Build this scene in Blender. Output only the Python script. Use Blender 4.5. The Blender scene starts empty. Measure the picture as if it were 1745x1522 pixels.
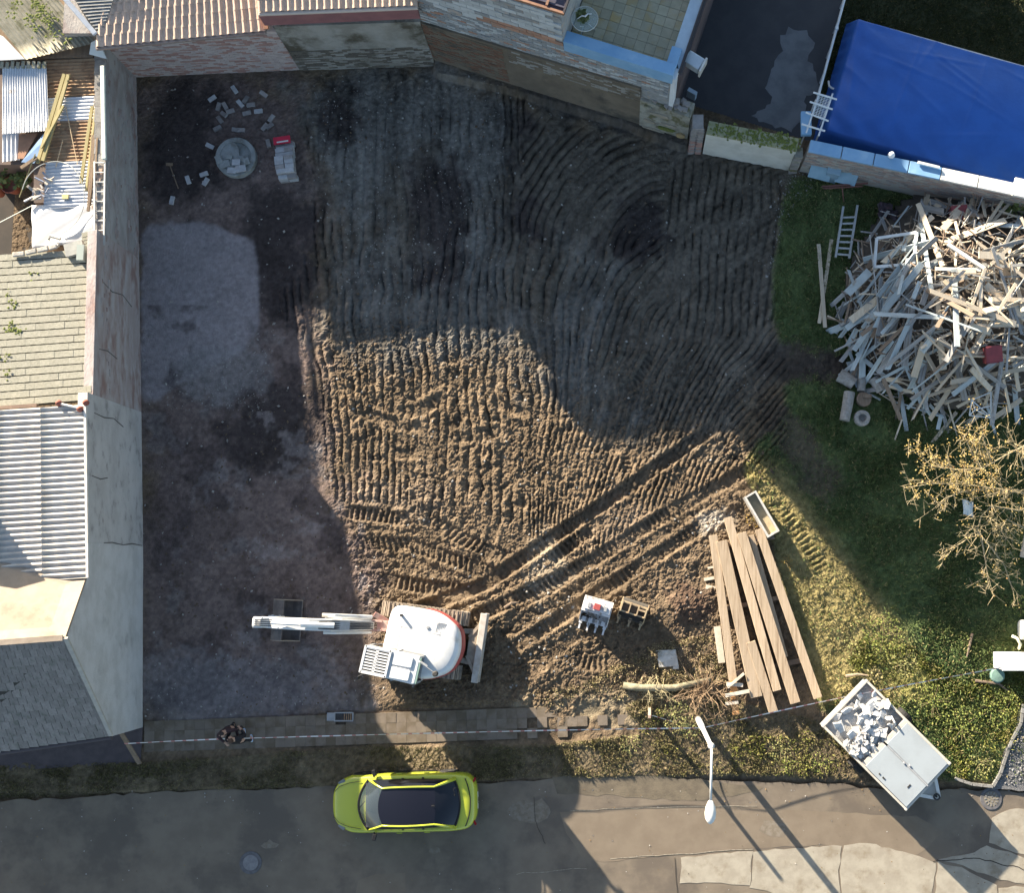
import bpy, math, random
import numpy as np
from mathutils import Vector, Matrix

scene = bpy.context.scene
C = scene.collection
# ------------------------------------------------------------------ camera
F, CX, CY, NY, H = 2000.0, 1060.0, 761.0, 1000.0, 39.3
TH = math.atan((NY - CY) / F)
cd = bpy.data.cameras.new('camera'); cam = bpy.data.objects.new('camera', cd); C.objects.link(cam)
cam.location = (0, 0, H); cam.rotation_euler = (TH, 0, 0)
cd.sensor_fit = 'HORIZONTAL'; cd.sensor_width = 36.0
cd.lens = F / 1745.0 * 36.0
cd.shift_x = (872.5 - CX) / 1745.0
cd.clip_start = 0.5; cd.clip_end = 2000.0
scene.camera = cam
# ------------------------------------------------------------------ sky and sun
SUN_EL = math.atan(0.275); SDX, SDY = -0.625, 0.781      # towards the sun, on the ground
w = bpy.data.worlds.new('World'); scene.world = w; w.use_nodes = True
nt = w.node_tree
bg = nt.nodes['Background']
sky = nt.nodes.new('ShaderNodeTexSky'); sky.sky_type = 'NISHITA'; sky.sun_disc = False
sky.sun_elevation = SUN_EL; sky.sun_rotation = math.atan2(SDX, SDY) % (2 * math.pi)
sky.air_density = 1.0; sky.dust_density = 1.3; sky.ozone_density = 0.6; sky.altitude = 300
nt.links.new(sky.outputs[0], bg.inputs[0]); bg.inputs[1].default_value = 0.066
sd = bpy.data.lights.new('sun', 'SUN'); so = bpy.data.objects.new('sun', sd); C.objects.link(so)
sd.energy = 5.0; sd.angle = math.radians(0.55); sd.color = (1.0, 0.875, 0.70)
sv = Vector((SDX * math.cos(SUN_EL), SDY * math.cos(SUN_EL), math.sin(SUN_EL)))
so.rotation_euler = sv.to_track_quat('Z', 'Y').to_euler(); so.location = (-20, 26, 30)
scene.view_settings.view_transform = 'Standard'; scene.view_settings.look = 'None'
scene.view_settings.exposure = 2.15; scene.view_settings.gamma = 1.0
scene.view_settings.use_curve_mapping = False

rnd = random.Random(11)
nrs = np.random.RandomState(5)
_s, _c = math.sin(TH), math.cos(TH)

def gp(x, y, z=0.0):
    """world point at height z on the sight line through a point of the photograph (pixels of 1745 x 1522)"""
    u = (x - CX) / F; v = -(y - CY) / F
    dz = v * _s - _c; t = (z - H) / dz
    return Vector((u * t, (v * _c + _s) * t, z))

def pix(x, y, z=0.0):
    zz = z - H
    yc = y * _c + zz * _s; zc = -y * _s + zz * _c
    return CX + F * x / -zc, CY - F * yc / -zc

# ------------------------------------------------------------------ mesh helpers
class MB:
    def __init__(s): s.v = []; s.f = []; s.m = []; s.mi = 0; s.c = None
    def add(s, vs, fs):
        o = len(s.v); s.v += [tuple(p) for p in vs]
        for f in fs: s.f.append(tuple(i + o for i in f)); s.m.append(s.mi)
    def box(s, c, d, R=None):
        hx, hy, hz = d[0] / 2, d[1] / 2, d[2] / 2; c = Vector(c); vs = []
        for z in (-hz, hz):
            for x, y in ((-hx, -hy), (hx, -hy), (hx, hy), (-hx, hy)):
                p = Vector((x, y, z))
                if R is not None: p = R @ p
                vs.append(c + p)
        s.add(vs, [(3, 2, 1, 0), (4, 5, 6, 7), (0, 1, 5, 4), (1, 2, 6, 5), (2, 3, 7, 6), (3, 0, 4, 7)])
    def beam(s, a, b, wd, ht, up=(0, 0, 1), roll=0.0):
        a = Vector(a); b = Vector(b); d = b - a; L = d.length
        if L < 1e-6: return
        d /= L; upv = Vector(up)
        if abs(d.dot(upv)) > 0.99: upv = Vector((0, 1, 0))
        sx = d.cross(upv).normalized(); uz = sx.cross(d).normalized()
        if roll:
            q = Matrix.Rotation(roll, 3, d); sx = q @ sx; uz = q @ uz
        R = Matrix((sx, d, uz)).transposed()
        s.box((a + b) / 2, (wd, L, ht), R)
    def tube(s, pts, r, n=8, cap=True):
        pts = [Vector(p) for p in pts]; k = len(pts)
        rs = r if isinstance(r, (list, tuple)) else [r] * k
        ref = Vector((0, 0, 1)); vs = []; prev = None
        for i, p in enumerate(pts):
            d = (pts[min(i + 1, k - 1)] - pts[max(i - 1, 0)]).normalized()
            if prev is None:
                rf = ref if abs(d.z) < 0.9 else Vector((1, 0, 0)); x = d.cross(rf).normalized()
            else:
                x = prev - d * prev.dot(d)
                x = x.normalized() if x.length > 1e-6 else d.cross(ref).normalized()
            y = d.cross(x); prev = x
            for j in range(n):
                a = 2 * math.pi * j / n
                vs.append(p + (x * math.cos(a) + y * math.sin(a)) * rs[i])
        fs = []
        for i in range(k - 1):
            for j in range(n):
                j2 = (j + 1) % n
                fs.append((i * n + j, i * n + j2, (i + 1) * n + j2, (i + 1) * n + j))
        if cap:
            fs.append(tuple(range(n - 1, -1, -1))); fs.append(tuple((k - 1) * n + j for j in range(n)))
        s.add(vs, fs)
    def lathe(s, prof, c=(0, 0, 0), n=20, R=None):
        c = Vector(c); vs = []; k = len(prof)
        for r, z in prof:
            for j in range(n):
                a = 2 * math.pi * j / n; p = Vector((r * math.cos(a), r * math.sin(a), z))
                if R is not None: p = R @ p
                vs.append(c + p)
        fs = []
        for i in range(k - 1):
            for j in range(n):
                j2 = (j + 1) % n
                fs.append((i * n + j, i * n + j2, (i + 1) * n + j2, (i + 1) * n + j))
        fs.append(tuple(range(n - 1, -1, -1))); fs.append(tuple((k - 1) * n + j for j in range(n)))
        s.add(vs, fs)
    def prism(s, poly, z0, z1):
        """poly: list of (x, y); z0 / z1 numbers or lists"""
        n = len(poly)
        a = z0 if isinstance(z0, (list, tuple)) else [z0] * n
        b = z1 if isinstance(z1, (list, tuple)) else [z1] * n
        ar = sum(poly[i][0] * poly[(i + 1) % n][1] - poly[(i + 1) % n][0] * poly[i][1] for i in range(n))
        idx = list(range(n)) if ar > 0 else list(range(n - 1, -1, -1))
        vs = [(poly[i][0], poly[i][1], a[i]) for i in idx] + [(poly[i][0], poly[i][1], b[i]) for i in idx]
        fs = [tuple(range(n - 1, -1, -1)), tuple(range(n, 2 * n))]
        for i in range(n): fs.append((i, (i + 1) % n, n + (i + 1) % n, n + i))
        s.add(vs, fs)
    def slab(s, pts, th):
        """thickened planar polygon of 3-D points; thickness goes below"""
        n = len(pts); P = [Vector(p) for p in pts]
        nn = Vector((0, 0, 0))
        for i in range(n):
            nn += P[i].cross(P[(i + 1) % n])
        nn.normalize()
        if nn.z < 0: P.reverse(); nn = -nn
        Q = [p - nn * th for p in P]
        fs = [tuple(range(n)), tuple(range(2 * n - 1, n - 1, -1))]
        for i in range(n): fs.append((i, n + i, n + (i + 1) % n, (i + 1) % n))
        s.add(P + Q, fs)
    def grid(s, fn, nu, nv, closed_u=False):
        vs = [fn(i / nu, j / nv) for j in range(nv + 1) for i in range(nu + 1)]
        fs = []
        for j in range(nv):
            for i in range(nu):
                a = j * (nu + 1) + i; fs.append((a, a + 1, a + nu + 2, a + nu + 1))
        s.add(vs, fs)

def mesh_of(name, mb, mats, smooth=False, origin=None):
    me = bpy.data.meshes.new(name)
    v = mb.v
    if origin is not None:
        ox, oy, oz = origin; v = [(p[0] - ox, p[1] - oy, p[2] - oz) for p in v]
    me.from_pydata(v, [], mb.f)
    if not isinstance(mats, (list, tuple)): mats = [mats]
    for m in mats: me.materials.append(m)
    if len(mats) > 1: me.polygons.foreach_set('material_index', mb.m)
    if smooth: me.polygons.foreach_set('use_smooth', [True] * len(me.polygons))
    me.update()
    return me

def link(name, me, parent=None, mtx=None):
    o = bpy.data.objects.new(name, me); C.objects.link(o)
    if parent is not None: o.parent = parent
    if mtx is not None: o.matrix_local = mtx
    return o

def part(name, mb, mats, parent, smooth=False, label=None, org=True, bevel=0, kind=None):
    """child mesh; vertices given in the parent's frame, or in world axes when org is the parent's location"""
    origin = None
    if org is True: origin = parent_loc(parent)
    elif org: origin = org
    o = link(name, mesh_of(name, mb, mats, smooth, origin), parent)
    if label: o['label'] = label
    if kind: o['kind'] = kind
    if bevel:
        b = o.modifiers.new('bevel', 'BEVEL'); b.width = bevel; b.segments = 2; b.limit_method = 'ANGLE'
    return o

def parent_loc(p):
    l = Vector((0, 0, 0))
    while p is not None: l += Vector(p.location); p = p.parent
    return l

def tag(o, label, cat, group=None):
    o['label'] = label; o['category'] = cat
    if group: o['group'] = group
    return o

def thing(name, label, cat, loc=(0, 0, 0), rz=0.0, group=None):
    o = bpy.data.objects.new(name, None); C.objects.link(o)
    o.location = loc; o.rotation_euler = (0, 0, rz); o.empty_display_size = 0.2
    return tag(o, label, cat, group)

def solo(name, mb, mats, label, cat, loc=(0, 0, 0), group=None, smooth=False, bevel=0):
    """a thing that is one mesh, vertices in world axes"""
    o = link(name, mesh_of(name, mb, mats, smooth, loc)); o.location = loc
    if bevel:
        b = o.modifiers.new('bevel', 'BEVEL'); b.width = bevel; b.segments = 2; b.limit_method = 'ANGLE'
    return tag(o, label, cat, group)

def struct(name, mb, mats, smooth=False, kind='structure'):
    o = link(name, mesh_of(name, mb, mats, smooth)); o['kind'] = kind
    return o

# ------------------------------------------------------------------ materials
def M(name, c1, c2=None, scale=5.0, rough=0.85, metal=0.0, bump=0.0, bscale=30.0, rv=0.0, attr=False,
      spec=0.3, c3=None, stretch=None, lo=0.35, hi=0.65, coat=0.0, detail=7.0, c3scale=None, c3lo=.52, c3hi=.68, bd=0.03):
    m = bpy.data.materials.new(name); m.use_nodes = True
    t = m.node_tree; N = t.nodes; L = t.links
    b = N['Principled BSDF']
    b.inputs['Roughness'].default_value = rough; b.inputs['Metallic'].default_value = metal
    b.inputs['Specular IOR Level'].default_value = spec
    if coat: b.inputs['Coat Weight'].default_value = coat; b.inputs['Coat Roughness'].default_value = 0.05
    tc = N.new('ShaderNodeTexCoord'); src = tc.outputs['Object']
    oi = N.new('ShaderNodeObjectInfo')
    if rv:
        ad = N.new('ShaderNodeVectorMath'); ad.operation = 'ADD'
        mu = N.new('ShaderNodeVectorMath'); mu.operation = 'SCALE'; mu.inputs['Scale'].default_value = 37.0
        cx = N.new('ShaderNodeCombineXYZ')
        for k in range(3): L.new(oi.outputs['Random'], cx.inputs[k])
        L.new(cx.outputs[0], mu.inputs[0]); L.new(src, ad.inputs[0]); L.new(mu.outputs[0], ad.inputs[1]); src = ad.outputs[0]
    if stretch:
        mp = N.new('ShaderNodeMapping'); mp.inputs['Scale'].default_value = stretch
        L.new(src, mp.inputs[0]); src = mp.outputs[0]
    def noise(sc, det):
        n = N.new('ShaderNodeTexNoise'); n.inputs['Scale'].default_value = sc; n.inputs['Detail'].default_value = det
        n.inputs['Roughness'].default_value = 0.62
        L.new(src, n.inputs['Vector']); return n
    def mixc(a, bb, fac, mode='MIX'):
        x = N.new('ShaderNodeMix'); x.data_type = 'RGBA'; x.blend_type = mode
        if isinstance(fac, float): x.inputs[0].default_value = fac
        else: L.new(fac, x.inputs[0])
        for sck, val in ((6, a), (7, bb)):
            if isinstance(val, tuple): x.inputs[sck].default_value = (*val[:3], 1)
            else: L.new(val, x.inputs[sck])
        return x.outputs[2]
    def ramp(fac, l, h):
        r = N.new('ShaderNodeMapRange'); r.inputs[1].default_value = l; r.inputs[2].default_value = h
        r.interpolation_type = 'SMOOTHSTEP'; L.new(fac, r.inputs[0]); return r.outputs[0]
    if attr:
        at = N.new('ShaderNodeVertexColor'); at.layer_name = 'col'; col = at.outputs[0]
        if c2:
            n1 = noise(scale, detail)
            g = N.new('ShaderNodeMapRange'); g.inputs[1].default_value = .3; g.inputs[2].default_value = .7
            g.inputs[3].default_value = c2[0]; g.inputs[4].default_value = c2[1]; L.new(n1.outputs[0], g.inputs[0])
            cb = N.new('ShaderNodeCombineXYZ')
            for k in range(3): L.new(g.outputs[0], cb.inputs[k])
            col = mixc(col, cb.outputs[0], 1.0, 'MULTIPLY')
    elif c2:
        n1 = noise(scale, detail); col = mixc(c1, c2, ramp(n1.outputs[0], lo, hi))
    else:
        rg = N.new('ShaderNodeRGB'); rg.outputs[0].default_value = (*c1, 1); col = rg.outputs[0]
    if c3:
        n2 = noise(c3scale or scale * 0.35, 5.0); col = mixc(col, c3, ramp(n2.outputs[0], c3lo, c3hi))
    if rv:
        hs = N.new('ShaderNodeHueSaturation')
        mr = N.new('ShaderNodeMapRange'); mr.inputs[3].default_value = 1 - rv; mr.inputs[4].default_value = 1 + rv
        L.new(oi.outputs['Random'], mr.inputs[0]); L.new(mr.outputs[0], hs.inputs['Value']); L.new(col, hs.inputs['Color'])
        col = hs.outputs[0]
    L.new(col, b.inputs['Base Color'])
    if bump:
        n3 = noise(bscale, 6.0); bp = N.new('ShaderNodeBump'); bp.inputs['Strength'].default_value = bump
        bp.inputs['Distance'].default_value = bd
        L.new(n3.outputs[0], bp.inputs['Height']); L.new(bp.outputs[0], b.inputs['Normal'])
    return m

def glassy(name, col, rough=0.04, trans=0.0, alpha=1.0):
    m = bpy.data.materials.new(name); m.use_nodes = True; b = m.node_tree.nodes['Principled BSDF']
    b.inputs['Base Color'].default_value = (*col, 1); b.inputs['Roughness'].default_value = rough
    b.inputs['Transmission Weight'].default_value = trans; b.inputs['IOR'].default_value = 1.45
    b.inputs['Alpha'].default_value = alpha
    return m

# numpy noise -------------------------------------------------------
def vnoise(X, Y, sc, seed):
    r = np.random.RandomState(seed); G = r.rand(256, 256)
    x = X * sc + 1000.3; y = Y * sc + 1000.7
    xi = np.floor(x).astype(int); yi = np.floor(y).astype(int); fx = x - xi; fy = y - yi
    fx = fx * fx * (3 - 2 * fx); fy = fy * fy * (3 - 2 * fy)
    a = G[xi % 256, yi % 256]; b = G[(xi + 1) % 256, yi % 256]; c = G[xi % 256, (yi + 1) % 256]; d = G[(xi + 1) % 256, (yi + 1) % 256]
    return (a * (1 - fx) + b * fx) * (1 - fy) + (c * (1 - fx) + d * fx) * fy
def fbm(X, Y, sc, seed, o=4, g=0.5):
    t = 0; a = 1; s = 0
    for k in range(o):
        t = t + a * vnoise(X, Y, sc * 2.03 ** k, seed + k * 17); s += a; a *= g
    return t / s
def inpoly(px, py, poly):
    r = np.zeros(px.shape, bool); n = len(poly); j = n - 1
    for i in range(n):
        xi, yi = poly[i]; xj, yj = poly[j]
        if yi != yj:
            r ^= ((yi > py) != (yj > py)) & (px < (xj - xi) * (py - yi) / (yj - yi) + xi)
        j = i
    return r
def blur(A, k):
    if k < 1: return A
    for ax in (0, 1):
        for _ in range(2):
            p = np.pad(A, [(k, k) if a == ax else (0, 0) for a in (0, 1)], mode='edge')
            cs = np.cumsum(p, axis=ax)
            if ax == 0: A = (np.vstack([cs[2 * k:2 * k + 1], cs[2 * k + 1:] - cs[:-2 * k - 1]])) / (2 * k + 1)
            else: A = (np.hstack([cs[:, 2 * k:2 * k + 1], cs[:, 2 * k + 1:] - cs[:, :-2 * k - 1]])) / (2 * k + 1)
    return A
def sstep(a, b, x):
    t = np.clip((x - a) / (b - a), 0, 1); return t * t * (3 - 2 * t)
# ------------------------------------------------------------------ the ground of the building lot
mat_soil = M('soil', (1, 1, 1), (0.80, 1.2), scale=5.5, rough=0.95, attr=True, bump=1.0, bscale=22, bd=.065, spec=0.15)
GX0, GX1, GY0, GY1, GS = -21.0, 16.5, -11.0, 21.5, 0.039
gx = np.arange(GX0, GX1 + 1e-6, GS); gy = np.arange(GY0, GY1 + 1e-6, GS)
X, Y = np.meshgrid(gx, gy)
yc_ = Y * _c - H * _s; zc_ = -Y * _s - H * _c
PX = CX + F * X / -zc_; PY = CY - F * yc_ / -zc_

def zone(poly, k=6, br=0.5, sc=0.9, seed=1):
    a = blur(inpoly(PX, PY, poly).astype(float), k)
    return sstep(0.3, 0.7, a + (fbm(X, Y, sc, seed, 4) - 0.5) * br)

n_big = fbm(X, Y, 0.35, 3, 4); n_mid = fbm(X, Y, 1.3, 9, 4); n_clod = fbm(X, Y, 7.5, 21, 3, 0.65); n_fine = fbm(X, Y, 13, 33, 2)
def zone2(poly, k=6, br=0.5, sc=0.9, seed=1):
    a = blur(inpoly(PX, PY, poly).astype(float), int(k * 2.2))
    n = 0.55 * (fbm(X, Y, sc, seed, 5, .6) - .5) + 0.45 * (fbm(X, Y, sc * 3.3, seed + 3, 4, .65) - .5)
    return sstep(0.16, 0.84, a + n * (br + .55) * 1.5 * sstep(0, .12, a) * sstep(0, .05, 1.02 - a))
# grass field on the right, verge along the road
m_grass = zone([(1345, 300), (1800, 330), (1800, 1340), (1610, 1325), (1440, 1262), (1395, 1185), (1335, 985), (1300, 860), (1262, 790), (1335, 700), (1325, 560), (1312, 470), (1330, 380)], 8, 0.55, 1.2, 41)
m_path = zone2([(1290, 590), (1380, 585), (1460, 612), (1460, 655), (1380, 650), (1330, 660), (1280, 650)], 4, 0.4, 1.5, 43) \
    + 0.7 * zone2([(1300, 650), (1345, 690), (1420, 800), (1440, 860), (1395, 870), (1350, 790), (1280, 700)], 4, 0.7, 1.2, 44)
m_grass = np.clip(m_grass - m_path, 0, 1)
m_verge = zone([(-400, 1310), (240, 1300), (620, 1272), (940, 1268), (1100, 1250), (1060, 1200), (1190, 1175), (1440, 1240), (1470, 1330), (1290, 1320), (1020, 1325), (900, 1325), (600, 1338), (240, 1352), (-400, 1380)], 3, 0.5, 1.5, 45)
m_track = zone([(515, 140), (640, 118), (850, 150), (1100, 240), (1340, 280), (1330, 420), (1315, 560), (1340, 640), (1345, 760), (1230, 830), (1130, 850), (1000, 960), (880, 900), (780, 960), (700, 850), (560, 850), (545, 640), (470, 520), (540, 420), (520, 260)], 10, 0.5, 0.5, 46)

# corrugations pressed into the soil by the excavator's tracks
kk = np.interp(PX, [500, 640, 760, 900, 1000, 1120, 1250, 1400], [-0.12, 0.0, 0.05, -0.02, 0.32, 0.62, 0.95, 1.25])
py0 = 560.0
phi = PX + kk * (PY - py0) * (0.9 + 0.1 * np.sin(PY / 120.0)) + 30 * (fbm(X, Y, 0.25, 61, 3) - 0.5) * 2 + 4 * (n_mid - 0.5) * 2 + 4 * (fbm(X, Y, 3.2, 66, 2) - .5)
# arcs round the dark hollow in the upper right, straight passes beside it
rad = np.hypot(PX - 1155, PY - 445)
m_arc = zone([(890, 190), (1140, 245), (1165, 330), (1150, 390), (1010, 450), (940, 450), (880, 380)], 12, 0.5, 0.4, 62)
m_str = zone([(1140, 260), (1340, 290), (1330, 560), (1170, 600), (1130, 480)], 12, 0.4, 0.4, 63)
m_fan = zone([(520, 130), (860, 140), (860, 330), (700, 420), (560, 400)], 16, 0.6, 0.4, 64)
def ridge(ph, wl):
    return 1.9 * np.abs(np.sin(np.pi * ph / wl)) ** 0.55 - 1.25
r1 = ridge(phi, 15.5)
r_arc = ridge(rad + 7 * (n_mid - .5) + 30 * (n_big - .5), 15.5)
r_str = ridge(PX + 0.10 * (PY - 400) + 6 * (n_mid - .5) + 24 * (n_big - .5), 15.0)
r_fan = ridge((PX - 690) / (1 + 0.0011 * (PY - 130)) + 18 * (n_big - .5), 15.0)
rr = r1 * (1 - m_arc) + r_arc * m_arc
rr = rr * (1 - m_str) + r_str * m_str
rr = rr * (1 - m_fan) + r_fan * m_fan * 0.6
brk = sstep(0.28, 0.55, fbm(X, Y, 0.9, 71, 3)) * sstep(0.22, 0.5, fbm(X, Y, 2.2, 72, 2))
amp = 0.058 * m_track * (.22 + .78 * brk) * (1.65 - 0.45 * sstep(520, 640, PY)) * (.45 + 1.1 * fbm(X, Y, 4.5, 78, 2))
Z = 0.05 * (n_big - 0.5) + 0.05 * (n_mid - .5)
flat = zone([(238, 340), (470, 400), (470, 690), (640, 1000), (640, 1190), (400, 1240), (238, 1240)], 12, 0.3, 0.6, 73)
rough = (0.35 + 0.65 * (1 - flat))
Z = Z * rough + rr * amp
sun_dirt0 = zone([(540, 540), (1000, 560), (1330, 660), (1340, 900), (1270, 1200), (1060, 1230), (700, 1210), (560, 900)], 14, 0.4, 0.5, 75)
clodm = sstep(0.25, 0.75, fbm(X, Y, 0.5, 74, 3))
sun_dirt = sun_dirt0
Z += (np.abs(n_clod - 0.5) * 2) ** 1.3 * 0.075 * clodm * rough * (0.55 + 0.8 * sun_dirt) + (n_fine - 0.5) * 0.036 * rough + (fbm(X, Y, 8.5, 35, 2) - .5) * (0.035 + .045 * sun_dirt0) * rough * (.3 + .7 * clodm)
Z += np.maximum(0, fbm(X, Y, 2.6, 76, 3) - 0.58) * 0.22 * sun_dirt - np.maximum(0, fbm(X, Y, 3.1, 176, 3) - 0.62) * 0.3 * sun_dirt + (np.abs(fbm(X, Y, 11.0, 276, 2, .7) - .5) - .1) * .11 * sun_dirt

# single track marks with tread bars (paths in pixels, width in metres)
def trail(path, wd=0.42, depth=0.055, bars=0.045, pitch=0.19, berm=0.035, skew=0.0):
    global Z
    P = [gp(*p) for p in path]; s0 = 0.0
    best = np.full(X.shape, 9.0); S = np.zeros(X.shape); SD = np.zeros(X.shape)
    for a, b in zip(P[:-1], P[1:]):
        dx, dy = b.x - a.x, b.y - a.y; L = math.hypot(dx, dy); dx /= L; dy /= L
        t = (X - a.x) * dx + (Y - a.y) * dy; tc = np.clip(t, 0, L)
        d = np.hypot(X - a.x - dx * tc, Y - a.y - dy * tc); side = (X - a.x) * -dy + (Y - a.y) * dx
        m = d < best
        best = np.where(m, d, best); S = np.where(m, s0 + tc, S); SD = np.where(m, side, SD); s0 += L
    ins = 1 - sstep(wd / 2 - 0.03, wd / 2 + 0.05, best)
    bm = np.exp(-((best - wd / 2 - 0.09) / 0.08) ** 2) * sstep(0.3, 0.6, n_mid + 0.2 * n_clod)
    fade = sstep(0, 0.5, S) * sstep(0, 0.5, s0 - S + 0.02)
    br = np.clip(np.sin(2 * np.pi * (S + skew * SD + .10 * (n_mid - .5) + .05 * (n_clod - .5)) / pitch) * 1.5, -1, 1)
    wear = sstep(.34, .62, .6 * fbm(X, Y, 1.3, 77, 2) + .4 * n_clod) * 1.15
    dz0 = sstep(.25, .6, fbm(X, Y, .9, 177, 2)); fade = fade * (.45 + .55 * dz0)
    Z = Z * (1 - 0.6 * ins * fade) + fade * (ins * (-depth + bars * br * wear) + berm * bm)
for pth, kw in [
    ([(790, 1062), (900, 1010), (1010, 955), (1150, 868), (1285, 795)], dict(depth=.075, berm=.05)),
    ([(850, 1120), (960, 1050), (1060, 985), (1200, 895)], dict(depth=.07, berm=.045)),
    ([(700, 1045), (830, 995), (930, 925), (1060, 838), (1225, 722)], dict(depth=.11, bars=.03, berm=.06)),
    ([(585, 872), (640, 878), (705, 888)], dict(depth=.06, berm=.05)),
    ([(600, 925), (700, 928), (790, 960), (860, 985)], dict(skew=.3)),
    ([(720, 880), (790, 920), (860, 950)], dict(skew=-.3)),
    ([(640, 985), (720, 1000), (820, 1010)], dict()),
    ([(970, 1122), (1010, 1132), (1050, 1128)], dict(depth=.06)),
    ([(880, 1180), (930, 1120), (1010, 1060)], dict(depth=.03)),
    ([(1330, 862), (1370, 920), (1410, 985)], dict(depth=.03, bars=.035)),
    ([(930, 960), (990, 915), (1040, 880)], dict(depth=.05)),
    ([(1100, 925), (1180, 870), (1260, 812)], dict(depth=.04)),
    ([(860, 1040), (940, 1000), (1000, 960)], dict(depth=.05, skew=.3))]:
    trail(pth, **kw)
tq = random.Random(31)
for _ in range(16):
    x0, y0 = tq.uniform(600, 1180), tq.uniform(640, 1130); a = tq.choice([1.5, 1.2, .6, -.5, .1]) + tq.gauss(0, .25); L = tq.uniform(50, 130)
    trail([(x0, y0), (x0 + L * .5 * math.cos(a), y0 - L * .5 * math.sin(a)), (x0 + L * math.cos(a + .2), y0 - L * math.sin(a + .2))], tq.uniform(.28, .42), tq.uniform(.02, .05), tq.uniform(.02, .035), tq.uniform(.15, .24), .03, tq.uniform(-.4, .4))
# hollows and heaps
def bump(px, py, r, h, sx=1.0):
    global Z
    c = gp(px, py); d2 = ((X - c.x) / (r * sx)) ** 2 + ((Y - c.y) / r) ** 2
    Z += h * np.exp(-d2) * (0.7 + 0.6 * n_clod)
for a in [(1165, 1035, .5, .20, 1.3), (1215, 1010, .35, .14), (720, 870, .6, .07, 1.5), (1050, 880, .5, .05), (935, 1150, .35, .12, 1.5), (900, 1100, .3, .08),
          (1420, 615, .9, -.12, 2.), (1380, 830, .6, -.10), (1600, 540, 2.0, .12), (1110, 370, .8, -.10), (870, 1030, .3, .1), (690, 1185, .35, .12, 1.2),
          (1320, 900, .4, .08), (1290, 870, .35, .10), (1250, 850, .35, .10, 1.3), (560, 860, .4, .06)]: bump(*a)
# low bank along the foot of the old brown wall
bank = zone([(740, 96), (860, 130), (1060, 190), (1180, 230), (1172, 262), (1050, 213), (850, 155), (740, 132)], 4, 0.15, 1.5, 80)
Z += 0.35 * bank
Z += m_grass * (0.06 * (n_mid - .4) + 0.05 * n_clod) + m_verge * (0.05 * n_clod)
# where paving, road and yards lie on top
bed = blur(inpoly(PX, PY, [(-600, 1350), (240, 1352), (600, 1342), (960, 1330), (1300, 1328), (1560, 1345), (2000, 1340), (2000, 1700), (-600, 1700)]).astype(float), 2)
Z = Z * (1 - bed) - 0.10 * bed
pave = blur(inpoly(PX, PY, [(238, 1238), (420, 1225), (560, 1212), (1085, 1196), (1085, 1262), (238, 1272)]).astype(float), 2)
pave *= 1 - sstep(840, 980, PX) * sstep(.30, .48, .6 * n_mid + .4 * fbm(X, Y, .8, 79, 3))
Z = Z * (1 - pave) - 0.05 * pave
Z += .025 * sstep(860, 1000, PX) * (1 - pave) * inpoly(PX, PY, [(860, 1190), (1090, 1180), (1090, 1270), (860, 1275)])
yard = inpoly(PX, PY, [(1120, -300), (1120, 160), (1365, 235), (1900, 380), (1900, -300)]).astype(float)
Z = Z * (1 - yard) - 0.12 * yard
def zg(x, y):
    i = int(round((x - GX0) / GS)); j = int(round((y - GY0) / GS))
    i = min(max(i, 0), Z.shape[1] - 1); j = min(max(j, 0), Z.shape[0] - 1)
    return float(Z[j, i])
def onground(px, py, dz=0.0):
    p = gp(px, py); p.z = zg(p.x, p.y) + dz; return p

# soil colours: earth zones, with some shade, sun and haze painted in
col = np.zeros(X.shape + (3,))
streak = .5 * (fbm(phi / 24.0, PY / 260.0, 1.0, 91, 3, .6) - .5) + .9 * (fbm(phi / 8.0, PY / 170.0, 1.0, 95, 2, .6) - .5) * (.4 + .6 * (PY < 760)); speck = fbm(X, Y, 9.0, 92, 3, .6) - .5
def lay(m, c, jit=0.34):
    global col
    j = (1 + jit * 2 * (n_mid - 0.5) + jit * 1.5 * (n_clod - .5) + jit * 2.4 * speck + .95 * streak * m_track)[..., None]
    m = np.clip(m, 0, 1)[..., None]; col = col * (1 - m) + m * np.array(c) * j
lay(np.ones(X.shape), (.142, .105, .069))
lay(zone2([(235, 120), (520, 125), (540, 420), (520, 700), (640, 1000), (650, 1200), (235, 1240)], 14, .5, .5, 81), (.155, .118, .106))  # violet haze tint put into the soil colour of the left side
lay(zone2([(520, 115), (1360, 260), (1330, 650), (1250, 720), (1000, 760), (900, 600), (560, 600)], 14, .4, .5, 82), (.112, .098, .080))  # shade painted into the soil, following the northern buildings' shadow outline
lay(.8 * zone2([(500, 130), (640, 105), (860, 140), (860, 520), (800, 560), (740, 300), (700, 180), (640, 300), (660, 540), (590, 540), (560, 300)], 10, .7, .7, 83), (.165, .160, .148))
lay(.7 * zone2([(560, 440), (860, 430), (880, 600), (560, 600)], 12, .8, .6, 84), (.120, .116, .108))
lay(.75 * zone2([(980, 380), (1060, 420), (1080, 500), (1010, 620), (1100, 700), (980, 740), (900, 600), (960, 520)], 12, .8, .6, 85), (.125, .122, .115))
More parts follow.
